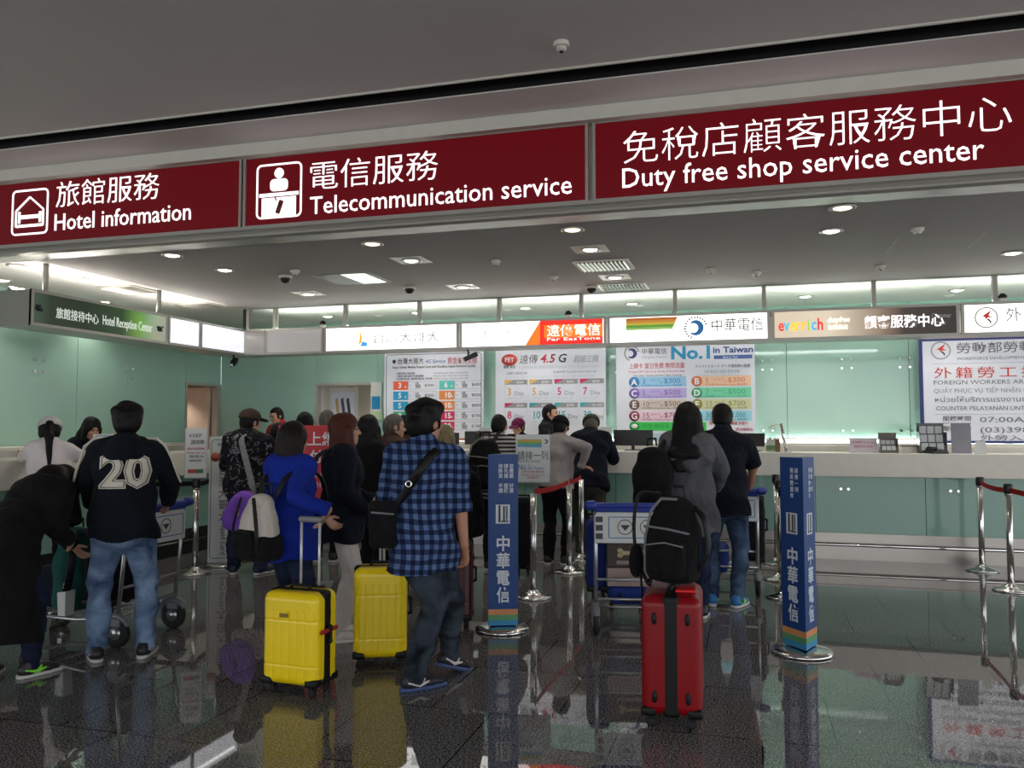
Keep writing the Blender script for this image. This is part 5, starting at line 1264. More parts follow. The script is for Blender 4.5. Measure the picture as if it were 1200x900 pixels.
# ------------------------------------------------------------------ suitcases and bags
M_blk = plain('black_trim', rgb(10, 10, 11), 0.5, spec=0.3); M_rub = plain('wheel_rubber', rgb(28, 28, 28), 0.7)
def suitcase(pos, rz, label, w, d, h, mat, name='suitcase', handle=0.0, ribs=True, vox=0.005, soft=False, tagc=None, hx=0.085, zb=0.020):
    t = root(name, label, 'suitcase', pos, rz); z0 = 0.062
    S = SDF(); r = 0.05 if not soft else 0.06
    S.box((0, 0, z0+(h-z0)/2), (w/2, d/2, (h-z0)/2), min(r, d*0.28))
    def disp(X, Y, Z):
        big = np.clip((np.abs(Y)-d*0.30)/0.03, 0, 1); edge = np.clip((w/2-0.035-np.abs(X))/0.02, 0, 1)
        g = np.clip(np.abs(((X/(w/7.0)) % 1.0)-0.5)*8-3.1, 0, 1)
        hz = np.clip(1-np.abs(Z-(z0+(h-z0)*0.22))/0.006, 0, 1)+np.clip(1-np.abs(Z-(z0+(h-z0)*0.70))/0.006, 0, 1)
        return (0.0045*g*edge*np.clip((np.abs(Z-h/2)<(h*0.5-0.10)), 0, 1)+0.003*hz)*big if ribs else folds(0.004, 4)(X, Y, Z)*(1 if soft else 0)
    link('shell', S.mesh('shell', vox, disp), mat, t)
    S = SDF(); S.box((0, 0, z0+(h-z0)/2), (w/2+0.002, zb, (h-z0)/2+0.002), 0.018); link('zip_band', S.mesh('zip_band', 0.006), M_blk, t)
    for sx in (-1, 1):
        for sy in (-1, 1):
            x, y = sx*(w/2-0.05), sy*(d/2-0.05)
            S = SDF(); S.box((sx*(w/2-0.035), sy*(d/2-0.035), z0+0.022), (0.038, 0.038, 0.024), 0.015); link('corner_guard', S.mesh('corner_guard', 0.006), M_blk, t)
            c = MB().box(x-0.014, x+0.014, y-0.018, y+0.018, 0.035, z0+0.01).build('caster', M_blk, t, bevel=0.003)
            MB().lathe([(0.010, -0.013), (0.026, -0.012), (0.026, -0.003), (0.012, -0.003)], 18, (x, y+0.004, 0.026), rotm(0, 90, 0)).lathe([(0.012, 0.003), (0.026, 0.003), (0.026, 0.012), (0.010, 0.013)], 18, (x, y+0.004, 0.026), rotm(0, 90, 0)).build('wheel', M_rub, c)
    S = SDF(); S.chain([(-0.07, 0, h-0.004), (-0.06, 0, h+0.022), (0.06, 0, h+0.022), (0.07, 0, h-0.004)], [0.009]*4, 0.01); link('top_handle', S.mesh('top_handle', 0.004), M_blk, t)
    S = SDF(); S.chain([(w/2-0.004, 0, h*0.50), (w/2+0.022, 0, h*0.52), (w/2+0.022, 0, h*0.66), (w/2-0.004, 0, h*0.68)], [0.009]*4, 0.01); link('side_handle', S.mesh('side_handle', 0.004), M_blk, t)
    MB().box(w/2-0.001, w/2+0.008, -0.022, 0.022, h*0.74, h*0.82).build('lock', M_blk, t, bevel=0.002)
    if handle:
        yb = d/2-0.03
        for sx in (-1, 1): MB().tube([(sx*hx, yb, h-0.02), (sx*hx, yb, handle)], 0.008, 10).build('telescopic_tube', M_white_tube, t)
        S = SDF(); S.box((0, yb, handle), (hx+0.018, 0.017, 0.018), 0.014); link('grip', S.mesh('grip', 0.004), M_grey, t)
        MB().box(-hx-0.03, hx+0.03, yb-0.022, yb+0.022, h-0.012, h+0.008).build('handle_plate', M_blk, t, bevel=0.004)
    return t
M_white_tube = plain('white_aluminium_tube', rgb(212, 212, 214), 0.3, metal=0.3)
M_yel = plain('yellow_polycarbonate', rgb(255, 220, 12), 0.34, var=0.02, coat=0.2); M_redc = plain('red_polycarbonate', rgb(136, 8, 18), 0.3, spec=0.3, var=0.03, coat=0.0)
M_mar = plain('maroon_shell', rgb(74, 22, 30), 0.35, var=0.03); M_blu = cloth('blue_case_cloth', rgb(36, 52, 120), 0.1, 0.15); M_bkc = cloth('black_case_cloth', rgb(24, 24, 27), 0.15, 0.2)
ys = suitcase(gp(351, 810), -4, 'bright yellow ribbed suitcase with a red strap band in front of the blue hoodie woman', 0.36, 0.24, 0.575, M_yel, handle=0.962, hx=0.062, zb=0.042)
S = SDF(); S.box((0.193, 0, 0.36), (0.006, 0.085, 0.012), 0.004); link('red_strap', S.mesh('red_strap', 0.004), plain('strap_red', rgb(170, 30, 30), 0.6), ys)
MB().box(-0.05, 0.0, -0.131, -0.124, 0.44, 0.462).build('badge', plain('brass_badge', rgb(120, 100, 40), 0.35, metal=0.6), ys)
suitcase(gp(446, 778), 22, 'bright yellow suitcase beside the man in the plaid shirt', 0.335, 0.24, 0.62, M_yel, handle=0.88, hx=0.012, zb=0.04)
suitcase(gp(531, 733), 14, 'dark maroon suitcase standing behind the man in the plaid shirt', 0.30, 0.24, 0.66, M_mar, handle=0.0)
suitcase(gd(613, 8.5), 14, 'black upright suitcase behind the left blue column, beside the striped shirt man', 0.20, 0.24, 0.78, M_bkc, ribs=False, soft=True)
rs_ = suitcase(gp(790, 838), 92, 'glossy dark red suitcase seen side on with a backpack on top', 0.46, 0.30, 0.655, M_redc, handle=0.0, ribs=False, zb=0.042)
for sy in (-1, 1):
    for z in (0.16, 0.545):
        S = SDF(); S.ell((-0.232, sy*0.082, z), (0.012, 0.013, 0.032), 0); link('bumper', S.mesh('bumper', 0.004), M_blk, rs_)
MB().box(-0.12, -0.02, -0.12, -0.02, 0.657, 0.670).build('red_tag', plain('bright_red_tag', rgb(230, 24, 30), 0.5), rs_, bevel=0.003)
def backpack(pos, rz, label, w, d, h, mat, trim=None, pocket=True, straps=True, lean=0, name='backpack', second=None, seed=2, piping=None):
    """stands on its base; back panel (with shoulder straps) towards +y"""
    t = root(name, label, 'backpack', pos, rz); M = rotm(-lean, 0, 0)
    q = lambda x, y, z: M @ V3(x, y, z)
    S = SDF(); S.seg(q(0, 0, d*0.5), q(0, 0, h*0.55), (w/2, d/2), (w/2*1.0, d/2), 0.03, (1, 0, 0)); S.seg(q(0, 0, h*0.5), q(0, 0.01, h-w*0.34), (w/2, d/2), (w*0.40, d*0.38), 0.05, (1, 0, 0)); S.box(q(0, 0, h*0.26), (w/2*0.96, d/2*0.94, h*0.25), 0.05, 0.03, M)
    link('body', S.mesh('body', 0.007, folds(0.006, seed)), mat, t)
    if pocket:
        S = SDF(); S.box(q(0, -d/2-0.008, h*0.27), (w*0.38, 0.045, h*0.20), 0.04, 0, M); link('front_pocket', S.mesh('front_pocket', 0.006, folds(0.004, seed+1)), second or mat, t)
        S = SDF(); S.chain([q(-w*0.36, -d/2-0.045, h*0.42), q(0, -d/2-0.055, h*0.455), q(w*0.36, -d/2-0.045, h*0.42)], [0.005]*3, 0.003); link('zip', S.mesh('zip', 0.004), trim or M_grey, t)
    if piping:
        S = SDF(); S.chain([q(-w*0.50, -d*0.30, h*0.10), q(-w*0.49, -d*0.36, h*0.5), q(-w*0.38, -d*0.33, h*0.80), q(-0.05, -d*0.30, h*0.93), q(w*0.12, -d*0.32, h*0.93)], [0.008]*5, 0.003); link('piping', S.mesh('piping', 0.005), piping, t)
        S = SDF(); S.chain([q(-w*0.44, -d*0.52, h*0.62), q(0, -d*0.56, h*0.60), q(w*0.42, -d*0.52, h*0.56)], [0.007]*3, 0.003); link('piping', S.mesh('piping', 0.005), piping, t)
    S = SDF(); S.chain([q(-0.035, d*0.34, h-0.02), q(-0.03, d*0.34, h+0.035), q(0.03, d*0.34, h+0.035), q(0.035, d*0.34, h-0.02)], [0.008]*4, 0.006); link('grab_loop', S.mesh('grab_loop', 0.005), M_blk, t)
    if straps:
        for sx in (-1, 1): strap([q(sx*w*0.18, d*0.45, h*0.93), q(sx*w*0.28, d*0.5+0.10, h*0.80), q(sx*w*0.34, d*0.5+0.12, h*0.48), q(sx*w*0.36, d*0.48, h*0.10)], 0.026, 0.008, M_blk, t, 'shoulder_strap')
    return t
M_pack = cloth('black_pack_cloth', rgb(22, 22, 24), 0.25, 0.3, 14); M_gpip = plain('grey_piping', rgb(120, 120, 122), 0.6)
bk = gp(790, 838)
backpack((bk[0], bk[1]+0.02, 0.682), -14, 'black backpack with grey piping lying on top of the red suitcase', 0.27, 0.20, 0.47, M_pack, piping=M_gpip, straps=False, lean=4)
bp_ = [o for o in bpy.data.objects if o.name.startswith('backpack')][-1]
strap([(-0.10, 0.07, 0.46), (-0.20, 0.02, 0.44), (-0.215, 0.0, 0.20), (-0.15, 0.02, -0.02), (-0.13, 0.04, 0.04)], 0.022, 0.009, M_blk, bp_, 'shoulder_strap')
strap([(-0.19, 0.0, 0.15), (-0.165, -0.02, -0.12), (-0.17, -0.03, -0.32)], 0.010, 0.005, M_blk, bp_, 'strap_end')
strap([(0.10, 0.06, 0.40), (0.17, 0.0, 0.34), (0.19, 0.0, 0.18), (0.13, 0.0, 0.06)], 0.020, 0.009, M_blk, bp_, 'shoulder_strap')
S = SDF(); S.ell((-0.205, 0.0, 0.10), (0.04, 0.05, 0.09), 0.01); link('side_pouch', S.mesh('side_pouch', 0.006, folds(0.004, 5)), M_pack, bp_)
mp_ = gp(531, 733)
bq = backpack((mp_[0]+0.10, mp_[1]+0.05, 0.66), -20, 'black backpack with a pale luggage tag behind the plaid shirt man, on the maroon suitcase', 0.22, 0.22, 0.50, M_pack, piping=M_gpip, straps=False)
strap([(0.06, -0.12, 0.30), (0.09, -0.15, 0.10), (0.12, -0.14, -0.04)], 0.012, 0.005, M_blk, bq, 'strap_end'); MB().box(0.09, 0.15, -0.150, -0.146, -0.14, -0.02, M=rotm(0, 18, 0)).build('luggage_tag', M_card, bq)

# ------------------------------------------------------------------ luggage trolleys
M_cart = plain('trolley_alu', rgb(170, 172, 174), 0.28, metal=0.75, var=0.03); M_cblue = plain('trolley_blue', rgb(40, 60, 150), 0.4); M_cgrey = plain('trolley_grey', rgb(118, 122, 126), 0.4, metal=0.2)
def trolley(pos, rz, label):
    """push handle at y=0, front casters at +y"""
    t = root('luggage_trolley', label, 'trolley', pos, rz); w = 0.29
    for sx in (-1, 1):
        MB().tube([(sx*w, 0.02, 0.16), (sx*w, -0.02, 0.55), (sx*w, -0.05, 0.90)], 0.015, 10).build('upright', M_cart, t)
        MB().tube([(sx*w, 0.02, 0.20), (sx*w, 0.35, 0.17), (sx*0.20, 0.80, 0.15), (sx*0.12, 0.92, 0.15)], 0.014, 10).build('side_rail', M_cart, t)
        wg = MB().box(sx*w-0.03, sx*w+0.03, -0.03, 0.07, 0.14, 0.20).build('wheel_bracket', M_cgrey, t, bevel=0.01)
        MB().lathe([(0.02, -0.022), (0.085, -0.02), (0.10, -0.012), (0.10, 0.012), (0.085, 0.02), (0.02, 0.022)], 28, (sx*w, 0.02, 0.10), rotm(0, 90, 0)).build('wheel', M_rub, wg)
        MB().lathe([(0.0, -0.026), (0.045, -0.024), (0.045, 0.024), (0.0, 0.026)], 20, (sx*w, 0.02, 0.10), rotm(0, 90, 0)).build('hub', M_cart, wg)
        S = SDF(); S.torus((sx*w, 0.02, 0.10), 0.112, 0.026, 0, rotm(0, 90, 0)); S.plane((0, 0, 0.12), (0, -0.4, -1)); link('mudguard', S.mesh('mudguard', 0.006), M_cgrey, wg)
        cs = MB().box(sx*0.12-0.02, sx*0.12+0.02, 0.86, 0.90, 0.09, 0.15).build('caster_fork', M_cart, t)
        MB().lathe([(0.015, -0.016), (0.06, -0.014), (0.06, 0.014), (0.015, 0.016)], 22, (sx*0.12, 0.87, 0.06), rotm(0, 90, 0)).build('caster_wheel', M_rub, cs)
        MB().lathe([(0.0, -0.018), (0.03, -0.018), (0.03, 0.018), (0.0, 0.018)], 16, (sx*0.12, 0.87, 0.06), rotm(0, 90, 0)).build('caster_hub', M_cart, cs)
        S = SDF(); S.seg((sx*0.31, -0.06, 0.94), (sx*0.34, -0.06, 0.94), 0.036, 0.034, 0.01); link('handle_end', S.mesh('handle_end', 0.005), M_cblue, t)
    for i, y in enumerate((0.12, 0.30, 0.48, 0.66)):
        ww = 0.285 if y < 0.4 else 0.285-(y-0.35)*0.2; MB().tube([(-ww, y, 0.18), (ww, y, 0.18)], 0.009, 8).build('deck_bar', M_cart, t)
    MB().tube([(-0.12, 0.92, 0.15), (0.12, 0.92, 0.15)], 0.014, 10).build('front_bar', M_cart, t)
    S = SDF(); S.chain([(-0.33, -0.06, 0.94), (0.33, -0.06, 0.94)], [0.020]*2, 0); S.box((0, -0.055, 0.915), (0.30, 0.016, 0.022), 0.01, 0.01); link('handle_bar', S.mesh('handle_bar', 0.006), M_cblue, t)
    for z in (0.40, 0.26): MB().tube([(-w, 0.0, z), (w, 0.0, z)], 0.010, 8).build('cross_bar', M_cart, t)
    MB().box(-0.30, 0.30, -0.062, -0.045, 0.67, 0.89).build('panel', M_card, t, bevel=0.006)
    bx = MB()
    for y in (0.08, 0.15): bx.tube([(-w, -0.04, 0.87), (-w, y, 0.84), (w, y, 0.84), (w, -0.04, 0.87)], 0.006, 6)
    for x in (-0.25, -0.15, -0.05, 0.05, 0.15, 0.25): bx.tube([(x, -0.03, 0.70), (x, 0.15, 0.72), (x, 0.15, 0.84)], 0.004, 6)
    bx.build('basket', M_cart, t)
    for x in (-0.27,):
        for z in (0.70, 0.76, 0.82): MB().box(x-0.02, x+0.03, -0.066, -0.06, z, z+0.04).build('pictogram', M_ink, t)
    ring(-0.20, 0.27, 0.705, 0.86, 0.006, 0.002, r=0.01, o=(0, -0.0645, 0)).build('panel_border', M_blueink, t)
    for x in (-0.08, 0.08):
        ring(x-0.055, x+0.055, 0.73, 0.84, 0.006, 0.002, r=0.054, o=(0, -0.0645, 0)).build('pictogram_ring', M_ink, t); MB().prism([(x-0.035, 0.80), (x+0.02, 0.78), (x+0.035, 0.80), (x+0.0, 0.76)], 0.002, o=(0, -0.0645, 0)).build('pictogram', M_ink, t)
    return t
c1 = trolley((-0.80, 6.02, 0), 13, 'luggage trolley with a blue handle and pictogram panel loaded with a blue suitcase')
suitcase((-1.17, 6.50, 0.19), 13, 'blue cloth suitcase standing at the left on the middle luggage trolley', 0.17, 0.50, 0.60, M_blu, ribs=False, soft=True)
M_bx1 = plain('dark_brown_carton', rgb(66, 54, 48), 0.6, var=0.08); M_bx2 = plain('pale_pink_carton', rgb(150, 130, 124), 0.6, var=0.08)
def carton(pos, rz, w, d, h, mat, label, deco=0):
    t = root('carton', label, 'box', pos, rz, 'cartons on the middle trolley'); MB().box(-w/2, w/2, -d/2, d/2, 0, h).build('body', mat, t, bevel=0.004)
    MB().box(-w/2-0.001, w/2+0.001, -0.025, 0.025, h-0.001, h+0.001).build('tape', plain('carton_tape', rgb(170, 150, 110), 0.3), t)
    if deco:
        S = SDF(); S.chain([(-0.08, -d/2, h*0.52), (0.08, -d/2, h*0.52)], [0.016]*2, 0.01)
        for sx in (-1, 1):
            for sz in (-1, 1): S.ell((sx*0.095, -d/2, h*0.52+sz*0.018), (0.022, 0.006, 0.018), 0.008)
        link('bone_print', S.mesh('bone_print', 0.004), plain('bone_cream', rgb(196, 176, 140), 0.6), t)
        MB().box(-0.12, 0.12, -d/2-0.001, -d/2+0.001, h*0.10, h*0.24).build('print_band', M_bx2, t)
    return t
carton((-0.885, 6.36, 0.465), 13, 0.38, 0.40, 0.20, M_bx1, 'dark carton with a cream bone print, topmost on the middle trolley', 1)
carton((-0.885, 6.36, 0.325), 13, 0.38, 0.42, 0.135, M_bx2, 'pale pinkish carton under the bone print carton on the trolley')
suitcase((-0.70, 6.45, 0.19), 4, 'low blue case lying under the cartons on the middle luggage trolley', 0.36, 0.44, 0.13, M_blu, ribs=False, soft=True) if False else None
t = root('duffel_bag', 'blue bag lying under the cartons on the middle luggage trolley', 'bag', (-0.885, 6.36, 0.19), 13)
S = SDF(); S.box((0, 0, 0.066), (0.18, 0.22, 0.066), 0.04); link('body', S.mesh('body', 0.007, folds(0.005, 9)), M_blu, t)
strap([(-0.1, -0.215, 0.09), (-0.08, -0.245, 0.04), (0.08, -0.245, 0.04), (0.1, -0.215, 0.09)], 0.012, 0.005, M_blk, t, 'carry_handle')
c2 = trolley((-0.23, 7.66, 0), 3, 'luggage trolley in front of the man in the dark polo shirt')
suitcase((-0.02, 8.22, 0.19), 0, 'dark upright suitcase on the trolley of the man in the dark polo', 0.30, 0.40, 0.66, M_bkc, ribs=False, soft=True)
t = root('duffel_bag', 'blue bag lying low on the trolley of the man in the dark polo shirt', 'bag', (-0.34, 7.95, 0.19), 0)
S = SDF(); S.box((0, 0, 0.11), (0.14, 0.24, 0.11), 0.05); link('body', S.mesh('body', 0.008, folds(0.006, 19)), M_blu, t)
strap([(-0.08, -0.236, 0.16), (-0.06, -0.265, 0.08), (0.06, -0.265, 0.08), (0.08, -0.236, 0.16)], 0.012, 0.005, M_blk, t, 'carry_handle')
# the trolley at the left points towards the hotel counter
r1 = V3(gp(200, 738)); r2 = V3(gp(146, 757)); mid = (r1+r2)/2; d_ = r1-r2
crz = math.degrees(math.atan2(d_[1], d_[0]))
c3 = trolley((mid[0], mid[1], 0), crz, 'luggage trolley at the left piled with bags, held by the number 20 hoodie man')
def oncart(x, y, z=0.19): v = rotm(0, 0, crz) @ V3(x, y, 0); return (mid[0]+v[0], mid[1]+v[1], z)
suitcase(oncart(0.0, 0.26), crz, 'black suitcase lying at the back of the left luggage trolley', 0.46, 0.26, 0.50, M_bkc, ribs=False, soft=True)
M_tealc2 = cloth('teal_bag_cloth', rgb(36, 84, 78), 0.2, 0.3); M_nvy = cloth('navy_bag_cloth', rgb(26, 30, 46), 0.2, 0.3)
backpack(oncart(-0.14, 0.53), crz+150, 'teal backpack on top of the pile on the left luggage trolley', 0.26, 0.17, 0.62, M_tealc2, straps=True)
t = root('duffel_bag', 'dark navy bag at the front of the left luggage trolley, under the bending woman', 'bag', oncart(0.02, 0.77), crz)
S = SDF(); S.box((0, 0, 0.15), (0.17, 0.12, 0.15), 0.06); link('body', S.mesh('body', 0.008, folds(0.01, 12)), M_nvy, t); strap([(-0.1, 0, 0.29), (-0.06, 0, 0.40), (0.06, 0, 0.40), (0.1, 0, 0.29)], 0.014, 0.006, plain('red_handle', rgb(190, 60, 44), 0.6), t, 'carry_handle')
MB().box(-0.06, 0.04, -0.132, -0.124, 0.12, 0.24).build('paper_label', M_card, t)
t = root('paper_bag', 'small white paper bag tucked beside the teal backpack on the left trolley', 'bag', oncart(-0.27, 0.47), crz)
MB().add([(-0.04, -0.03, 0), (0.04, -0.03, 0), (0.04, 0.03, 0), (-0.04, 0.03, 0), (-0.045, -0.035, 0.17), (0.045, -0.035, 0.17), (0.045, 0.035, 0.16), (-0.045, 0.035, 0.16)], [(0, 3, 2, 1), (0, 1, 5, 4), (1, 2, 6, 5), (2, 3, 7, 6), (3, 0, 4, 7), (4, 5, 6, 7)]).build('bag', M_card, t)
MB().tube([(-0.03, 0, 0.16), (-0.025, 0, 0.22), (0.025, 0, 0.22), (0.03, 0, 0.16)], 0.004, 6).build('handle', M_offwhite, t)

# ------------------------------------------------------------------ things on the counters
def stand(pos, rz, w, h, label, mat=None, lines=(), lean=12, name='leaflet_stand', cat='stand'):
    t = root(name, label, cat, pos, rz); M = rotm(-lean, 0, 0)
    MB().box(-w/2, w/2, -0.004, 0.004, 0.004, h, M=M).build('card', mat or M_card, t); MB().box(-w/2, w/2, -0.01, 0.09, 0, 0.006).build('foot', M_pale_plastic, t)
    MB().box(-0.02, 0.02, 0.0, 0.006, 0.0, h*0.5, M=rotm(4, 0, 0), o=(0, 0.07, 0.004)).build('prop', M_pale_plastic, t)
    for (s_, z, size, m, wd) in lines:
        o = M @ V3(-wd/2, -0.005, z); text('lettering', s_, size, m, t, tuple(o), (R_(90-lean), 0, 0), width=wd, ext=0.0006)
    return t
def ct_at(x, y=10.3): 
    d = ray(x, 525); k = y/d[1]; return (float(d[0]*k), y, 1.21)
stand(ct_at(1012), 0, 0.30, 0.17, 'pale pink lined notice on the counter left of the brown box', plain('pinkish_paper', rgb(214, 204, 214), 0.6), [('請勿攀爬 Please wait', 0.11, 0.03, M_redink, 0.24), ('謝謝您的合作', 0.06, 0.03, M_redink, 0.2)])
def holder(pos, w, d, h, label, mat, tiers=3, leaf=None):
    t = root('brochure_rack', label, 'brochure rack', pos, 0)
    MB().box(-w/2, w/2, d/2-0.01, d/2, 0, h).box(-w/2, -w/2+0.008, -d/2, d/2, 0, h*0.7).box(w/2-0.008, w/2, -d/2, d/2, 0, h*0.7).box(-w/2, w/2, -d/2, d/2, 0, 0.01).build('rack', mat, t)
    for i in range(tiers):
        z = 0.012+h*0.28*i; y = -d/2+0.02+(d-0.04)*i/tiers
        MB().box(-w/2+0.01, w/2-0.01, y, y+0.012, z, z+h*0.24, M=None).build('tier', mat, t)
        for k in range(3): MB().box(-w/2+0.02+(w-0.04)*k/3, -w/2+0.02+(w-0.04)*(k+0.85)/3, y-0.006, y, z+0.02, z+h*0.30).build('leaflet', leaf or M_card, t)
    return t
holder(ct_at(1041), 0.19, 0.16, 0.23, 'brown grey box with a pale top on the counter in the middle right', plain('brown_grey_box', rgb(112, 104, 98), 0.5), 2)
holder(ct_at(1092), 0.28, 0.18, 0.34, 'dark tiered leaflet rack on the counter before the foreign workers board', plain('dark_acrylic', rgb(58, 56, 66), 0.25), 3)
stand(ct_at(1127, 10.18), 0, 0.20, 0.34, 'grey blank card stand on the counter in front of the foreign workers board', plain('grey_card', rgb(150, 148, 158), 0.6), lean=6)
stand(ct_at(1150, 10.2), 0, 0.10, 0.14, 'small white card on the counter right of the grey stand')
t = root('desk_phone', 'low black desk phone on the counter between leaflet rack and box', 'phone', ct_at(1098, 10.12), 20)
MB().prism([(-0.08, 0), (0.08, 0), (0.08, 0.05), (-0.08, 0.025)], 0.18, rotm(0, 0, 90), (0.09, 0, 0)).build('base', M_black, t, bevel=0.004); S = SDF(); S.chain([(-0.06, -0.07, 0.06), (-0.06, 0.07, 0.06)], [0.018]*2, 0); S.ell((-0.06, -0.07, 0.052), (0.026, 0.026, 0.02), 0.01); S.ell((-0.06, 0.07, 0.052), (0.026, 0.026, 0.02), 0.01); link('handset', S.mesh('handset', 0.005), M_black, t)
t = root('tissue_box', 'flat brown topped tray box on the counter right of the brown box', 'box', ct_at(1072, 10.45), 0)
MB().box(-0.15, 0.15, -0.08, 0.08, 0, 0.07).build('box', M_white, t, bevel=0.004); MB().box(-0.155, 0.155, -0.085, 0.085, 0.07, 0.085).build('lid', plain('brown_lid', rgb(110, 92, 84), 0.5), t, bevel=0.003)
t = root('desk_lamp', 'slanted chrome lamp arm standing on the counter above the right blue column', 'lamp', ct_at(918, 10.2), 0)
MB().lathe([(0.06, 0), (0.06, 0.01), (0.02, 0.02), (0.0, 0.02)], 20, (0.03, 0, 0)).build('base', M_chrome, t); MB().tube([(0.035, 0, 0.015), (0.0, 0, 0.20), (-0.02, 0, 0.34)], 0.02, 10).build('arm', M_chrome, t); MB().tube([(-0.02, 0, 0.33), (-0.10, -0.03, 0.32), (-0.16, -0.04, 0.28)], 0.010, 8).build('head', M_white, t)
t = root('leaflet_box', 'green and white box of leaflets on the counter left of the chrome lamp', 'box', ct_at(903, 10.25), 0)
MB().box(-0.05, 0.05, -0.04, 0.04, 0, 0.15).build('box', plain('leaflet_white', rgb(200, 206, 196), 0.5), t, bevel=0.002); MB().box(-0.051, 0.051, -0.041, -0.039, 0.02, 0.08).build('green_print', plain('leaflet_green', rgb(92, 130, 80), 0.5), t)
t = root('leaflet_box', 'brown box standing on the counter between the leaflet box and the chrome lamp', 'box', ct_at(911, 10.35), 0)
MB().box(-0.03, 0.03, -0.04, 0.04, 0, 0.15).build('box', plain('leaflet_brown', rgb(130, 92, 66), 0.5), t, bevel=0.002); MB().box(-0.03, 0.03, -0.04, 0.04, 0.15, 0.155).build('lid', M_card, t)
M_mon = plain('monitor_shell', rgb(34, 34, 36), 0.4); M_scr = plain('monitor_back', rgb(52, 52, 56), 0.4)
def monitor(pos, rz, label, w=0.46, h=0.28):
    t = root('monitor', label, 'monitor', pos, rz); MB().box(-0.10, 0.10, -0.08, 0.08, 0, 0.012).build('stand', M_mon, t, bevel=0.003); MB().box(-0.02, 0.02, -0.02, 0.02, 0.012, 0.12).build('neck', M_mon, t)
    b = MB().box(-w/2, w/2, -0.025, 0.005, 0.06, 0.06+h).build('screen', M_mon, t, bevel=0.006); MB().box(-w/2+0.02, w/2-0.02, -0.027, -0.025, 0.08, 0.04+h).build('glass', M_scr, b)
    return t
monitor(ct_at(742, 10.48), 180, 'black monitor on the counter left of the woman in the grey coat', 0.50, 0.20)
monitor(ct_at(561, 10.5), 180, 'black monitor on the counter left of the striped shirt man', 0.40, 0.18)
monitor(ct_at(523, 10.5), 180, 'black monitor on the counter behind the plaid shirt man', 0.36, 0.16)
monitor(ct_at(880, 10.5), 150, 'black monitor on the counter at the elbow of the man in the dark polo', 0.36, 0.16)
stand(ct_at(706, 10.45), 0, 0.24, 0.30, 'white leaflet stand with red and green print between the second and third tariff posters', None, [('服務說明 Free', 0.22, 0.035, M_ink, 0.2), ('預付卡 申辦', 0.16, 0.03, M_ink, 0.2)], lean=8)
stand(ct_at(568, 10.55), 0, 0.16, 0.30, 'white leaflet with a green line above the counter beside the first tariff poster', None, [('服務說明', 0.20, 0.03, plain('print_leaf', rgb(110, 150, 70), 0.5), 0.1), ('申辦須知', 0.14, 0.025, M_ink, 0.1)], lean=6)
t = root('menu_board', 'white blue framed notice on the hotel counter beside the woman with the white cap', 'sign', (-6.60, 7.28, 1.17), 50)
MB().box(-0.14, 0.14, -0.01, 0.01, 0.0, 0.26).build('board', M_card, t, bevel=0.003); ring(-0.125, 0.125, 0.015, 0.245, 0.008, 0.002, r=0.02, o=(0, -0.0125, 0)).build('border', plain('border_blue', rgb(70, 96, 140), 0.5), t); text('lettering', '旅館', 0.07, M_blueink, t, (-0.07, -0.012, 0.15), width=0.14, ext=0.001); MB().box(-0.1, 0.1, -0.01, 0.08, 0, 0.01).build('foot', M_grey, t)
# wall cards between posters, key rack on the open door
t = root('wall_card', 'blue and green leaflet strip stuck on the glass left of the first tariff poster', 'poster', (-5.35, 11.585, 0), 0)
MB().box(-0.25, -0.07, -0.008, 0.0, 1.75, 2.20).build('card', M_card, t); MB().box(-0.23, -0.09, -0.010, -0.008, 1.78, 1.98).build('blue_print', P('print_blue2', 20, 130, 180), t); MB().box(-0.25, -0.05, -0.010, -0.008, 1.62, 1.75).build('green_print', P('print_pale_green', 190, 206, 170), t)
t = root('price_card', 'white sheet with pen drawings stuck on the open white door leaf', 'poster', (-6.24, 11.915, 0), 0)
MB().box(-0.20, 0.20, -0.01, 0.0, 1.35, 2.06).build('sheet', M_pap, t)
for i, (c, x) in enumerate((((190, 160, 110), -0.10), ((70, 72, 80), 0.0), ((50, 54, 70), 0.10))): MB().prism([(x-0.045, 1.95), (x+0.0, 1.98), (x+0.055, 1.62), (x+0.01, 1.60)], 0.002, o=(0, -0.012, 0)).build('print', P('pen_%d' % i, *c), t)
# ------------------------------------------------------------------ the people in the photo
K_ = lambda n, *c, **k: cloth(n, rgb(*c), **k)
C_black = K_('black_cloth', 20, 20, 22, var=0.2); C_navy = K_('navy_cloth', 22, 25, 36, var=0.2); C_hood = K_('dark_hoodie_cloth', 18, 23, 30, var=0.2)
C_blue = K_('blue_fleece', 24, 46, 146, var=0.15); C_grey = K_('grey_wool', 88, 88, 92, var=0.2); C_lgrey = K_('light_grey_knit', 156, 148, 148, var=0.12); C_wht = K_('white_blouse', 232, 222, 220, var=0.05)
C_brn = K_('brown_jacket', 74, 58, 50, var=0.2); C_red = K_('red_vest', 176, 34, 40, var=0.1); C_olive = K_('olive_twill', 62, 62, 56, var=0.2); C_ivory = K_('ivory_denim', 200, 192, 188, var=0.05); C_dk = K_('dark_trousers', 22, 22, 25, var=0.2)
D_mid = denim('mid_blue_denim', rgb(42, 64, 98), rgb(136, 160, 192)); D_dark = denim('dark_denim', rgb(14, 18, 26), rgb(72, 82, 94)); D_navy = denim('navy_denim', rgb(18, 24, 40), rgb(40, 52, 78)); D_fade = denim('faded_navy_denim', rgb(24, 32, 50), rgb(80, 100, 130))
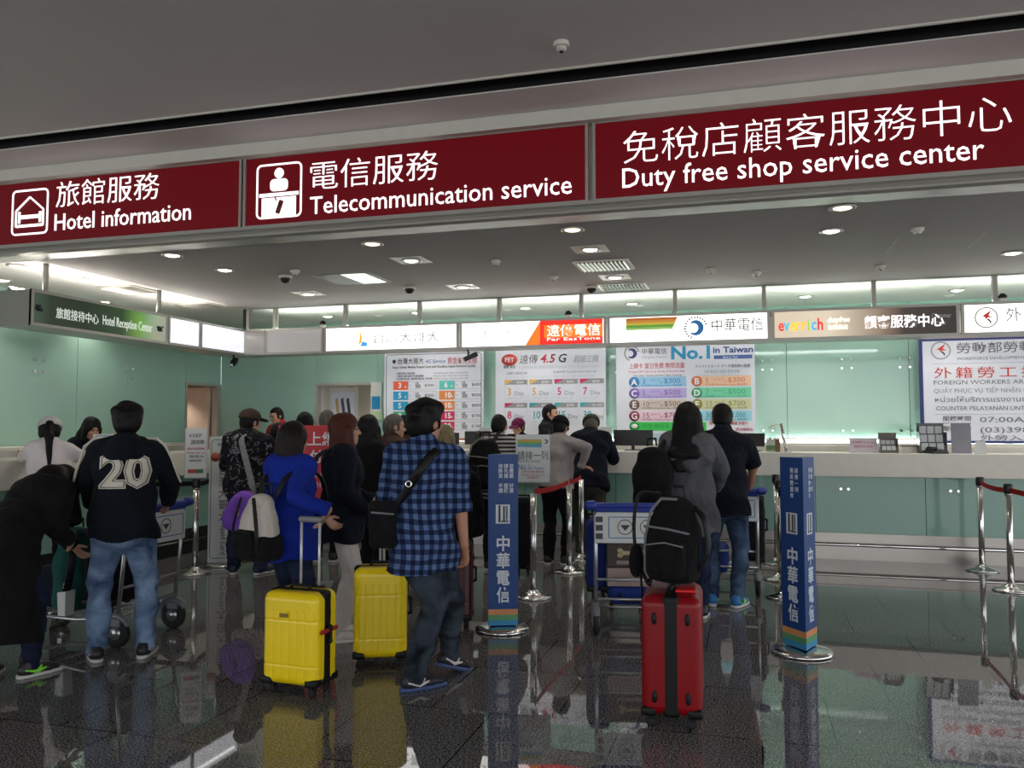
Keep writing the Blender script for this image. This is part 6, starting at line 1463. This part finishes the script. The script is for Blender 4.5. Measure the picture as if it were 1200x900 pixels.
T_plaid = plaid('blue_plaid', rgb(24, 31, 54), rgb(46, 62, 100), rgb(90, 112, 152), 0.054); T_flor = floral('floral_print', rgb(22, 22, 28), rgb(150, 146, 150), rgb(70, 68, 76), 16); T_str = stripes('striped_knit', rgb(176, 172, 166), rgb(36, 36, 40), 0.042)
S_blk = plain('black_shoe', rgb(24, 24, 26), 0.5); S_nvy = plain('navy_shoe', rgb(26, 34, 62), 0.5); S_wht = plain('white_shoe', rgb(214, 208, 202), 0.5); S_blu = plain('bright_blue_shoe', rgb(36, 110, 170), 0.5); S_grn = plain('lime_accent', rgb(130, 220, 60), 0.5); S_brs = plain('grey_accent', rgb(150, 140, 134), 0.5)

def outfit(r, p, top, bot, shoes=S_blk, sole=M_sole, accent=None, topk=None, botk=None, boot=0.0):
    g = garment_top(p, top, r, **(topk or {})); tr = trousers(p, bot, r, **(botk or {}))
    for i in (0, 1): shoe(p, i, shoes, sole, r, accent, boot)
    return g, tr
def arms_to(pos, rz, l=None, r=None):
    return (None if l is None else tuple(tolocal(l, pos, rz)), None if r is None else tuple(tolocal(r, pos, rz)))
def feet_at(pos, rz, l, r):
    out = []
    for (px, py, toe, *z) in (l, r):
        v = tolocal(gp(px, py), pos, rz); out.append((float(v[0]), float(v[1]), toe)+tuple(z))
    return tuple(out)
def decal(body, size, base, mat, garment, parent, z, width, ext, name, bold=0.0, push=0.004, sp=1.0):
    """lettering pressed onto the back of a garment (faces -y)"""
    from mathutils.bvhtree import BVHTree
    me = textmesh(body, size, width=width, ext=0.0, bold=bold, align='CENTER', sp=sp)
    bm = bmesh.new(); bm.from_mesh(me); bmesh.ops.triangulate(bm, faces=bm.faces)
    for _ in range(4):
        ed = [e for e in bm.edges if e.calc_length() > 0.018]
        if not ed: break
        bmesh.ops.subdivide_edges(bm, edges=ed, cuts=1)
        bmesh.ops.triangulate(bm, faces=bm.faces)
    gm = garment.data; n = len(gm.vertices); co = np.zeros(n*3, np.float32); gm.vertices.foreach_get('co', co)
    bvh = BVHTree.FromPolygons([tuple(v) for v in co.reshape(-1, 3)], [tuple(q.vertices) for q in gm.polygons])
    for v in bm.verts:
        h = bvh.ray_cast(Vector((v.co.x+base[0], -1.0, z+v.co.y)), Vector((0, 1, 0)))
        y = h[0].y if h[0] is not None else base[1]
        v.co = Vector((v.co.x+base[0], y-push, z+v.co.y))
    r = bmesh.ops.extrude_face_region(bm, geom=bm.faces[:]); 
    for v in [g for g in r['geom'] if isinstance(g, bmesh.types.BMVert)]: v.co.y -= ext
    bmesh.ops.recalc_face_normals(bm, faces=bm.faces); bm.to_mesh(me); bm.free()
    return link(name, me, mat, parent)

# 1. man in the number 20 hoodie
pos = gd(148, 5.43); rz = 36
r, p = person(pos, rz, 'person in a black hoodie printed with a white 20, seen from behind at the left', H=1.66, lean=3, feet=((-0.145, 0.0, 14), (0.145, 0.0, -14)), arms=((-0.24, 0.34, 0.98), (0.25, 0.33, 0.98)), poles=((-1, -0.5, -0.5), (1, -0.5, -0.5)), head=(0, -6, 0))
hair(p, 'short', M_hb, r)
g, _ = outfit(r, p, C_hood, D_mid, S_blk, M_sole, S_brs, dict(o=0.030, hem=-0.11, hood=True, flare=0.0, name='hoodie'), dict(o=0.022, taper=1.0))
M_num = plain('cream_print', rgb(214, 206, 190), 0.6); M_numd = plain('print_outline', rgb(20, 22, 26), 0.6)
decal('20', 0.285, (0.01, 0), M_num, g, g, 1.122, 0.315, 0.001, 'number_print', bold=0.016, push=0.003)
decal('20', 0.285, (0.01, 0), M_numd, g, g, 1.122, 0.292, 0.001, 'number_outline', bold=0.0085, push=0.0055)
decal('20', 0.285, (0.01, 0), M_num, g, g, 1.122, 0.282, 0.001, 'number_core', bold=0.004, push=0.008)
for i, sg in ((0, -1), (1, 1)):
    a, e, w = p.sh[i], p.el[i], p.wr[i]; S = SDF(); of = V3(0, 0, 0)
    S.chain([p.tp(sg*0.10, -0.03, 0.575), a+V3(sg*0.02, -0.03, 0.082), a+V3(sg*0.074, -0.03, 0.03), (a+e)/2+V3(sg*0.076, -0.034, 0), e+V3(sg*0.064, -0.034, 0.0)], [0.006, 0.008, 0.010, 0.010, 0.008], 0.004); link('sleeve_stripe', S.mesh('sleeve_stripe', 0.004), M_num, g)

# 2. woman bending over the left trolley
pos = gd(8, 4.95); rz = 12
hnd = at(79, 632, 5.25)
r, p = person(pos, rz, 'person in a long black coat bending over the trolley at the left picture edge', H=1.58, fem=True, lean=56, head=(0, -26, 0), feet=((-0.11, 0.02, 4), (0.13, 0.10, -30)), arms=(tuple(tolocal(at(90, 645, 5.5), pos, rz)), tuple(tolocal(hnd, pos, rz))), poles=((-0.3, -0.2, -1), (0.3, -0.2, -1)))
S = hair_sdf(p, 'long', 0.06); c_ = p.hd(0, -0.02, 0.02); S.seg(c_, c_+V3(0, 0.03, -0.26), (0.115, 0.095), (0.12, 0.05), 0.05); S.seg(p.hd(0, -0.08, -0.08), p.hd(0, -0.02, 0.0)+V3(0, 0.0, -0.20), 0.075, 0.05, 0.05)
link('hair', S.mesh('hair', 0.006, folds(0.006, 4, 2.6, 0.5)), M_hb, r)
outfit(r, p, C_black, D_navy, S_blk, M_sole, S_grn, dict(o=0.034, coat=(0.25, -0.02), flare=0.03, name='coat'), dict(o=0.018))

# 3. woman with the white cap at the hotel counter
pos = (-5.80, 5.74, 0); rz = 50
r, p = person(pos, rz, 'person in a white blouse, white cap and black ponytail at the hotel counter', H=1.60, fem=True, lean=10, arms=(tuple(tolocal(at(27, 541, 7.65), pos, rz)), (0.2, 0.42, 1.25)), poles=((-1, -0.3, -0.4), (1, -0.3, -0.4)), head=(-6, -8, 0), hands=(((-0.6, 0.7, 0.35), None, 20), None), vox=0.009)
hair(p, 'ponytail', M_hb, r, ln=0.24); cap(p, plain('white_cap', rgb(200, 196, 196), 0.7), r, back=True)
outfit(r, p, C_wht, C_black, topk=dict(o=0.030, hem=-0.05, collar=True, flare=0.02, name='blouse', sleeve='full'))
# 4. clerk behind the hotel counter
pos = (-7.38, 7.80, 0); rz = -118
r, p = person(pos, rz, 'person with long black hair looking down behind the hotel counter', H=1.64, fem=True, lean=6, head=(14, -20, 0), arms=((-0.2, 0.3, 1.0), (0.2, 0.3, 1.0)), vox=0.009)
hair(p, 'long', M_hb, r, ln=0.22); outfit(r, p, C_navy, C_dk, topk=dict(o=0.018, collar=True), botk=dict())
# 5. seated clerk glimpsed at the far end of the hotel counter
pos = (-7.42, 9.92, 0)
r, p = person(pos, -150, 'person sitting low behind the far end of the hotel counter, only the head showing', H=1.62, crouch=0.29, head=(0, -12, 0), feet=((-0.12, 0.28, 0), (0.12, 0.28, 0)), vox=0.011)
hair(p, 'short', M_hb, r); outfit(r, p, C_navy, C_dk, topk=dict(vox=0.012), botk=dict(vox=0.012))
t = root('stool', 'low stool under the sitting clerk behind the hotel counter', 'stool', (-7.38, 10.02, 0)); MB().lathe([(0.0, 0.47), (0.17, 0.47), (0.18, 0.50), (0.16, 0.525), (0.0, 0.525)], 24).build('seat', M_black, t); MB().lathe([(0.2, 0), (0.2, 0.02), (0.03, 0.04), (0.03, 0.47), (0.0, 0.47)], 24).build('stand', M_steel, t)

# 6. man in the floral jacket
pos = gd(291, 8.50); rz = 14
r, p = person(pos, rz, 'person in a dark floral jacket and brown cap with a grey shoulder strap', H=1.68, head=(-30, -4, 0), feet=((-0.14, 0.02, 20), (0.15, 0.0, -28)), arms=((-0.22, 0.30, 1.02), (0.22, 0.30, 1.05)), wide=1.08, vox=0.009)
hair(p, 'cropped', M_hb, r); cap(p, K_('brown_cap', 66, 54, 44, var=0.15), r)
g, _ = outfit(r, p, T_flor, D_navy, S_nvy, topk=dict(o=0.045, hem=-0.07, collar=False, name='jacket'), botk=dict(o=0.03))
S = SDF(); S.seg(p.tp(0, -0.02, 0.52), p.tp(0, 0.0, 0.565), 0.083*p.k, 0.074*p.k, 0.02); link('white_collar', S.mesh('white_collar', 0.006), C_wht, g)
# tote and neck pillow hanging behind him from the grey strap
tw = at(291, 608, 8.05); tpos = (float(tw[0]), float(tw[1]), float(tw[2])-0.14)
t = root('tote_bag', 'pale patterned tote on a grey shoulder strap behind the floral jacket man', 'bag', tpos, 20)
S = SDF(); S.box((0.02, 0, 0.13), (0.15, 0.06, 0.14), 0.045); link('body', S.mesh('body', 0.007, folds(0.008, 6)), floral('tote_print', rgb(200, 196, 186), rgb(70, 130, 120), rgb(170, 70, 80), 18), t)
sh = V3(tolocal(at(283, 516, 8.25), tpos, 20)); strap([(0.05, 0.0, 0.24), (0.03, 0.02, 0.45), tuple(sh-V3(0.0, -0.02, 0.03)), tuple(sh+V3(0.0, 0.12, 0.05))], 0.032, 0.008, K_('grey_webbing', 130, 130, 134, var=0.08), t, 'shoulder_strap')
nw = at(281, 602, 7.8); t = root('neck_pillow', 'purple neck pillow hung on the tote behind the floral jacket man', 'pillow', (float(nw[0]), float(nw[1]), float(nw[2])), 20)
S = SDF(); pts = [(0.085*math.cos(R_(a))*1.0, 0, 0.155*math.sin(R_(a))) for a in range(-60, 246, 18)]; pts = [(x*math.cos(R_(18))+z*math.sin(R_(18)), 0, z*math.cos(R_(18))-x*math.sin(R_(18))) for x, y, z in pts]
S.chain(pts, [0.062+0.012*math.sin(i*0.4) for i in range(len(pts))], 0.03); link('cushion', S.mesh('cushion', 0.007, folds(0.004, 3)), K_('purple_plush', 132, 84, 196, var=0.1), t)
MB().tube([(0.05, 0.03, 0.19), (0.07, 0.06, 0.24), (0.09, 0.08, 0.20)], 0.006, 6).build('hanging_loop', M_blk, t)

# 7. woman in the blue hoodie
pos = gd(340, 5.22); rz = -20
r, p = person(pos, rz, 'person in a bright blue hoodie with a dark bob behind the yellow suitcase', H=1.535, fem=True, head=(6, -6, 0), feet=((-0.10, 0.02, 0), (0.10, -0.02, -6)), arms=(tuple(tolocal(at(392, 618, 5.45), pos, rz)), tuple(tolocal(at(385, 598, 4.94), pos, rz))), poles=((-0.6, -1, -0.2), (0.2, -1, -0.5)), vox=0.0065,
    hands=(None, (tuple(rotm(0, 0, 20) @ (_R*-0.45+V3(0, 0, -0.9)-_F*0.2)), tuple(rotm(0, 0, 20) @ (_R*-0.9+V3(0, 0, 0.3))), 20)), wide=1.05)
hair(p, 'bob', M_hbr, r)
outfit(r, p, C_blue, D_navy, S_nvy, topk=dict(o=0.032, hem=-0.15, hood=True, name='hoodie', so=0.026), botk=dict(o=0.010))
bpw = pos; b_ = rotm(0, 0, rz) @ V3(0.045, -0.255, 0.0)
t = backpack((pos[0]+b_[0], pos[1]+b_[1], 0.70), rz, 'white and black backpack on the back of the blue hoodie woman', 0.24, 0.17, 0.42, K_('cream_pack_cloth', 206, 196, 184, var=0.06), straps=False, second=M_pack, trim=M_blk)
S = SDF(); S.box((0, 0, 0.085), (0.138, 0.093, 0.085), 0.05); link('black_bottom', S.mesh('black_bottom', 0.007), M_pack, t)
for sx in (-1, 1): strap([(sx*0.07, 0.06, 0.38), (sx*0.10, 0.12, 0.50), (sx*0.115, 0.25, 0.545), (sx*0.12, 0.37, 0.48), (sx*0.125, 0.41, 0.36)], 0.022, 0.008, M_blk, t, 'shoulder_strap')
strap([(-0.10, -0.09, 0.05), (-0.11, -0.105, 0.20), (-0.06, -0.09, 0.38)], 0.012, 0.006, M_blk, t, 'black_trim_band'); strap([(0.10, -0.09, 0.05), (0.11, -0.105, 0.20), (0.06, -0.09, 0.38)], 0.012, 0.006, M_blk, t, 'black_trim_band')

# 8. woman with red-brown hair
pos = gd(402, 5.92); rz = -56
r, p = person(pos, rz, 'person with long red-brown hair in a navy jacket, white trousers and white boots, in profile', H=1.60, fem=True, head=(-4, 2, 0), feet=((-0.09, 0.03, 0), (0.09, -0.05, -4)), arms=((-0.18, 0.24, 0.96), (0.20, 0.16, 0.92)), vox=0.0065)
hair(p, 'long', M_hred, r, ln=0.30)
outfit(r, p, C_navy, C_ivory, S_wht, S_wht, topk=dict(o=0.034, hem=-0.17, collar=True, flare=0.01, name='jacket'), botk=dict(o=0.009, taper=0.9, amp=0.004), boot=0.10)
b_ = rotm(0, 0, rz) @ V3(0, -0.27, 0)
t = backpack((pos[0]+b_[0], pos[1]+b_[1], 0.86), rz, 'small black backpack on the red-brown haired woman', 0.24, 0.13, 0.36, M_pack, straps=False, piping=M_gpip)
for sx in (-1, 1): strap([(sx*0.06, 0.05, 0.33), (sx*0.09, 0.10, 0.44), (sx*0.10, 0.22, 0.49), (sx*0.11, 0.35, 0.44), (sx*0.115, 0.39, 0.30)], 0.018, 0.007, M_blk, t, 'shoulder_strap')

# 9. man in the plaid shirt
pos = gd(496, 4.76); rz = 8
lf = V3(tolocal(gp(490, 810), pos, rz)); rf = V3(tolocal(gp(521, 797), pos, rz))
r, p = person(pos, rz, 'person in a blue plaid shirt and dark jeans walking with a black sling bag', H=1.69, crouch=0.035, lean=2, twist=4, head=(-30, 2, 0), skin=M_skin2, feet=((float(lf[0])-0.03, float(lf[1])+0.02, -52), (float(rf[0]), float(rf[1])+0.14, -40, 0.035, 18)),
    arms=(tuple(tolocal(at(447, 640, 5.02), pos, rz)), tuple(tolocal(at(545, 648, 4.70), pos, rz))), poles=((-1, -0.5, -0.3), (1, -0.3, -0.1)), vox=0.006, hands=(None, ((0.02, 0.15, -1), (-0.5, -0.85, 0), 42)))
hair(p, 'short', M_hb, r)
g, _ = outfit(r, p, T_plaid, D_dark, plain('black_white_shoe', rgb(30, 32, 40), 0.5), plain('blue_sole', rgb(66, 82, 132), 0.5), S_wht, dict(o=0.020, hem=-0.185, sleeve='rolled', collar=True, name='shirt', so=0.022), dict(o=0.024))
bw = at(449, 612, 4.62); bpos = (float(bw[0]), float(bw[1]), float(bw[2])-0.13)
t = root('shoulder_bag', 'small black sling bag at the left hip of the plaid shirt man', 'bag', bpos, 20)
S = SDF(); S.box((0, 0, 0.12), (0.082, 0.045, 0.13), 0.035); S.ell((0, -0.03, 0.10), (0.07, 0.04, 0.08), 0.02); link('body', S.mesh('body', 0.006, folds(0.008, 7)), M_pack, t)
S = SDF(); S.seg((-0.06, -0.05, 0.19), (0.06, -0.055, 0.18), 0.006, 0.006); link('zip', S.mesh('zip', 0.004), M_gpip, t)
def onback(px, py, back=0.02):
    d = ray(px, py); o_ = V3(0, 0, CAM_H); R3 = rotm(0, 0, -rz)
    from mathutils.bvhtree import BVHTree
    gm = g.data; co = np.zeros(len(gm.vertices)*3, np.float32); gm.vertices.foreach_get('co', co)
    if not hasattr(onback, 'b'): onback.b = BVHTree.FromPolygons([tuple(v) for v in co.reshape(-1, 3)], [tuple(q.vertices) for q in gm.polygons])
    lo = R3 @ (o_-V3(pos)); ld = R3 @ unit(d); h = onback.b.ray_cast(Vector(lo), Vector(ld))
    if h[0] is None: return None
    w = rotm(0, 0, rz) @ (V3(h[0])-ld*back)+V3(pos); return tuple(tolocal(w, bpos, 20))
pts = [(0.03, -0.02, 0.24)]+[q for q in (onback(466, 590, 0.02), onback(481, 567, 0.016), onback(492, 551, 0.016), onback(503, 536, 0.014), onback(512, 527, 0.010)) if q]
strap(pts, 0.024, 0.007, M_blk, t, 'shoulder_strap')
if len(pts) > 3:
    bk_ = V3(pts[2]); S = SDF(); S.torus(tuple(bk_+V3(-0.01, -0.016, 0)), 0.016, 0.004, 0, rotm(90, 0, 0)); link('buckle', S.mesh('buckle', 0.003), M_chrome, t)

# 10. people in the middle of the queue
pos = gd(431, 7.35); rz = -30
r, p = person(pos, rz, 'person with long black hair in black beside the red-brown haired woman', H=1.61, fem=True, head=(30, 0, 0), vox=0.009, arms=((-0.2, 0.3, 1.0), (0.2, 0.3, 1.0)))
hair(p, 'long', M_hb, r, ln=0.26, vox=0.007); outfit(r, p, C_black, C_dk, topk=dict(o=0.035, hem=-0.12, vox=0.01), botk=dict(vox=0.01))
pos = gd(459, 7.85); rz = -30
r, p = person(pos, rz, 'person with grey hair in a brown jacket, left of the plaid shirt man', H=1.63, head=(-22, -4, 0), vox=0.009, arms=((-0.2, 0.3, 1.05), (0.2, 0.34, 1.1)))
hair(p, 'cropped', M_hgr, r); outfit(r, p, C_brn, C_dk, topk=dict(o=0.035, hem=-0.1, collar=True, vox=0.01, name='jacket'), botk=dict(vox=0.01))
pos = gd(474, 8.6); rz = 10
r, p = person(pos, rz, 'person with short black hair half hidden behind the left shoulder of the plaid shirt man', H=1.62, vox=0.010)
hair(p, 'short', M_hb, r); outfit(r, p, C_brn, C_dk, topk=dict(o=0.03, vox=0.011), botk=dict(vox=0.011))
pos = gd(518, 7.2); rz = -15
r, p = person(pos, rz, 'person with ash blond hair half hidden behind the plaid shirt man', H=1.52, fem=True, head=(-20, -4, 0), vox=0.009)
hair(p, 'long', M_hbl, r, ln=0.10); outfit(r, p, C_black, C_dk, topk=dict(o=0.03, vox=0.01), botk=dict(vox=0.01))
pos = gd(326, 9.15); rz = 8
r, p = person(pos, rz, 'person with a dark bob between the floral jacket man and the red board', H=1.55, fem=True, vox=0.009)
hair(p, 'bob', M_hb, r); outfit(r, p, K_('dark_red_cloth', 110, 30, 40), C_dk, topk=dict(o=0.03, vox=0.01), botk=dict(vox=0.01))
pos = gd(383, 9.3); rz = 10
r, p = person(pos, rz, 'person with thinning grey hair behind the red board', H=1.70, vox=0.009)
hair(p, 'balding', M_hgr, r); outfit(r, p, C_dk, C_dk, topk=dict(o=0.03, vox=0.01), botk=dict(vox=0.01))
pos = gd(357, 9.9); rz = 20
r, p = person(pos, rz, 'person with black hair behind the red board, left of the grey haired head', H=1.68, fem=True, vox=0.010)
hair(p, 'bob', M_hb, r); outfit(r, p, C_navy, C_dk, topk=dict(o=0.03, vox=0.011), botk=dict(vox=0.011))

# 11. staff behind the main counter stand on its raised floor
RF = struct(MB().box(-8.2, XR, 10.64, YB, 0.0, 0.12).build('trim_7', M_dark))
def staff(px, rz, label, H, hd, top, hat=None, fem=False, st='cropped', yy=10.90, **kw):
    d = ray(px, 500); k = yy/d[1]; pos = (float(d[0]*k), yy, 0)
    r, p = person(pos, rz, label, H=H, head=hd, vox=0.009, fem=fem, **kw); r.location.z = 0.12
    hair(p, st, M_hb, r); g, _ = outfit(r, p, top, C_dk, topk=dict(o=0.022, vox=0.01, collar=True), botk=dict(vox=0.01))
    if hat: cap(p, hat, r)
    return r, p, g
staff(643, -98, 'person with short black hair in profile behind the counter by the 4.5G poster', 1.70, (6, -4, 0), C_black, arms=((-0.2, 0.25, 1.02), (0.2, 0.25, 1.02)))
staff(327, 160, 'person in a red vest behind the far left end of the main counter', 1.69, (0, -16, 0), C_red)
staff(396, 170, 'person with black hair behind the counter in front of the white doorway', 1.56, (10, -10, 0), C_navy)
staff(609, 165, 'person in a purple cap behind the counter beside the white queue notice', 1.50, (0, -12, 0), C_black, hat=K_('plum_cap', 90, 30, 62))

# 12. striped shirt man
pos = gd(584, 8.75); rz = 6
r, p = person(pos, rz, 'person in a striped shirt with a black backpack behind the left blue column', H=1.64, skin=M_skin2, head=(-4, -8, 0), arms=((-0.2, 0.30, 1.05), (0.2, 0.3, 1.05)), vox=0.008)
hair(p, 'cropped', M_hb, r); outfit(r, p, T_str, C_dk, topk=dict(o=0.026, hem=-0.12, name='shirt'), botk=dict(o=0.02))
b_ = rotm(0, 0, rz) @ V3(-0.09, -0.27, 0)
t = backpack((pos[0]+b_[0], pos[1]+b_[1], 0.86), rz, 'big black backpack worn by the striped shirt man', 0.34, 0.20, 0.56, M_pack, straps=False, piping=M_gpip)
for sx in (-1, 1): strap([(sx*0.08, 0.08, 0.50), (sx*0.11, 0.14, 0.575), (sx*0.12, 0.24, 0.595), (sx*0.13, 0.36, 0.52), (sx*0.13, 0.41, 0.36)], 0.022, 0.008, M_blk, t, 'shoulder_strap')
# 13. man in grey leaning by the barrier
pos = gd(652, 9.10); rz = -8
r, p = person(pos, rz, 'person in a light grey jumper and black hat resting a hand on the barrier post', H=1.64, lean=9, head=(10, -10, 0), skin=M_skin2, arms=(tuple(tolocal(at(640, 560, 9.4), pos, rz)), tuple(tolocal(at(681, 547, 8.95), pos, rz))), poles=((-1, -0.4, -0.4), (1, -0.6, -0.5)), feet=((-0.10, 0.0, 10), (0.10, 0.02, -6)), vox=0.0075, hands=(None, ((1, 0.35, -0.1), (0, 0.2, -1), 24)))
hair(p, 'cropped', M_hb, r); cap(p, K_('black_hat', 26, 24, 28), r); outfit(r, p, C_lgrey, C_dk, S_blk, topk=dict(o=0.026, hem=-0.04, name='jumper'), botk=dict(o=0.02))
# 14. man in the navy jacket bent over the counter
pos = gd(690, 9.72); rz = 4
r, p = person(pos, rz, 'person in a navy jacket and olive trousers bent over the counter', H=1.72, lean=22, head=(10, -14, 0), skin=M_skin2, arms=((-0.13, 0.46, 1.26), (0.14, 0.44, 1.26)), poles=((-0.6, -0.2, -0.9), (0.6, -0.2, -0.9)), feet=((-0.10, 0.02, 8), (0.09, -0.02, -4)), vox=0.008)
hair(p, 'cropped', M_hgr, r); cap(p, K_('olive_cap', 70, 72, 58), r); outfit(r, p, C_navy, C_olive, topk=dict(o=0.036, hem=-0.15, collar=True, flare=0.02, name='jacket'), botk=dict(o=0.03))

# 15. woman in the grey hooded coat
pos = gd(806, 6.62); rz = 2
r, p = person(pos, rz, 'person with long black hair in a grey hooded coat behind the loaded trolley', H=1.70, fem=True, head=(0, -6, 0), feet=((-0.10, 0.0, 6), (0.10, 0.0, -6)), arms=((-0.20, 0.30, 1.0), (0.20, 0.30, 1.0)), poles=((-1, -0.3, -0.6), (1, -0.3, -0.6)), vox=0.0075, wide=1.04)
S = hair_sdf(p, 'long', 0.22); S.seg(p.hd(-0.01, -0.06, -0.02), p.tp(-0.03, -0.15, 0.40), (0.092, 0.06), (0.115, 0.035), 0.04); S.seg(p.tp(-0.03, -0.15, 0.40), p.tp(-0.05, -0.165, 0.27), (0.115, 0.035), (0.06, 0.02), 0.03)
link('hair', S.mesh('hair', 0.006, folds(0.007, 4, 2.6, 0.5)), M_hb, r)
g, _ = outfit(r, p, C_grey, D_navy, S_blk, topk=dict(o=0.040, coat=(0.66, -0.01), flare=0.0, hood=False, name='coat'), botk=dict(o=0.012))
S = SDF(); S.ell(p.tp(0.05, -0.09, 0.38), V3(0.17, 0.06, 0.10)*p.k, 0.03, p.T); S.chain([p.tp(-0.17, -0.02, 0.53), p.tp(-0.11, -0.12, 0.37), p.tp(0.03, -0.15, 0.30), p.tp(0.14, -0.11, 0.37), p.tp(0.18, -0.02, 0.53)], [0.03, 0.04, 0.045, 0.045, 0.035], 0.04); link('hood', S.mesh('hood', 0.008, folds(0.007, 14)), C_grey, g)
b_ = at(765, 602, 6.42)
t = backpack((float(b_[0]), float(b_[1]), float(b_[2])), 8, 'tall plain black backpack hung on the left shoulder of the grey coat woman', 0.29, 0.18, 0.55, M_pack, straps=False, pocket=False)
strap([(0.06, 0.06, 0.50), (0.10, 0.14, 0.57), (0.13, 0.28, 0.60), (0.13, 0.42, 0.52), (0.12, 0.46, 0.35)], 0.022, 0.008, M_blk, t, 'shoulder_strap')
# 16. man in the dark polo
pos = gd(847, 7.0); rz = 2
r, p = person(pos, rz, 'person in a dark navy polo shirt, jeans and bright blue trainers', H=1.71, head=(4, -12, 0), skin=M_skin2, feet=((-0.11, 0.02, 4), (0.10, -0.02, -24)), arms=((-0.22, 0.34, 1.02), (0.235, 0.33, 1.0)), poles=((-1, -0.6, -0.4), (1, -0.6, -0.4)), vox=0.0075)
hair(p, 'cropped', M_hb, r); outfit(r, p, C_navy, D_fade, S_blu, M_sole, S_grn, dict(o=0.026, hem=-0.14, sleeve='short', collar=True, name='polo_shirt'), dict(o=0.018))
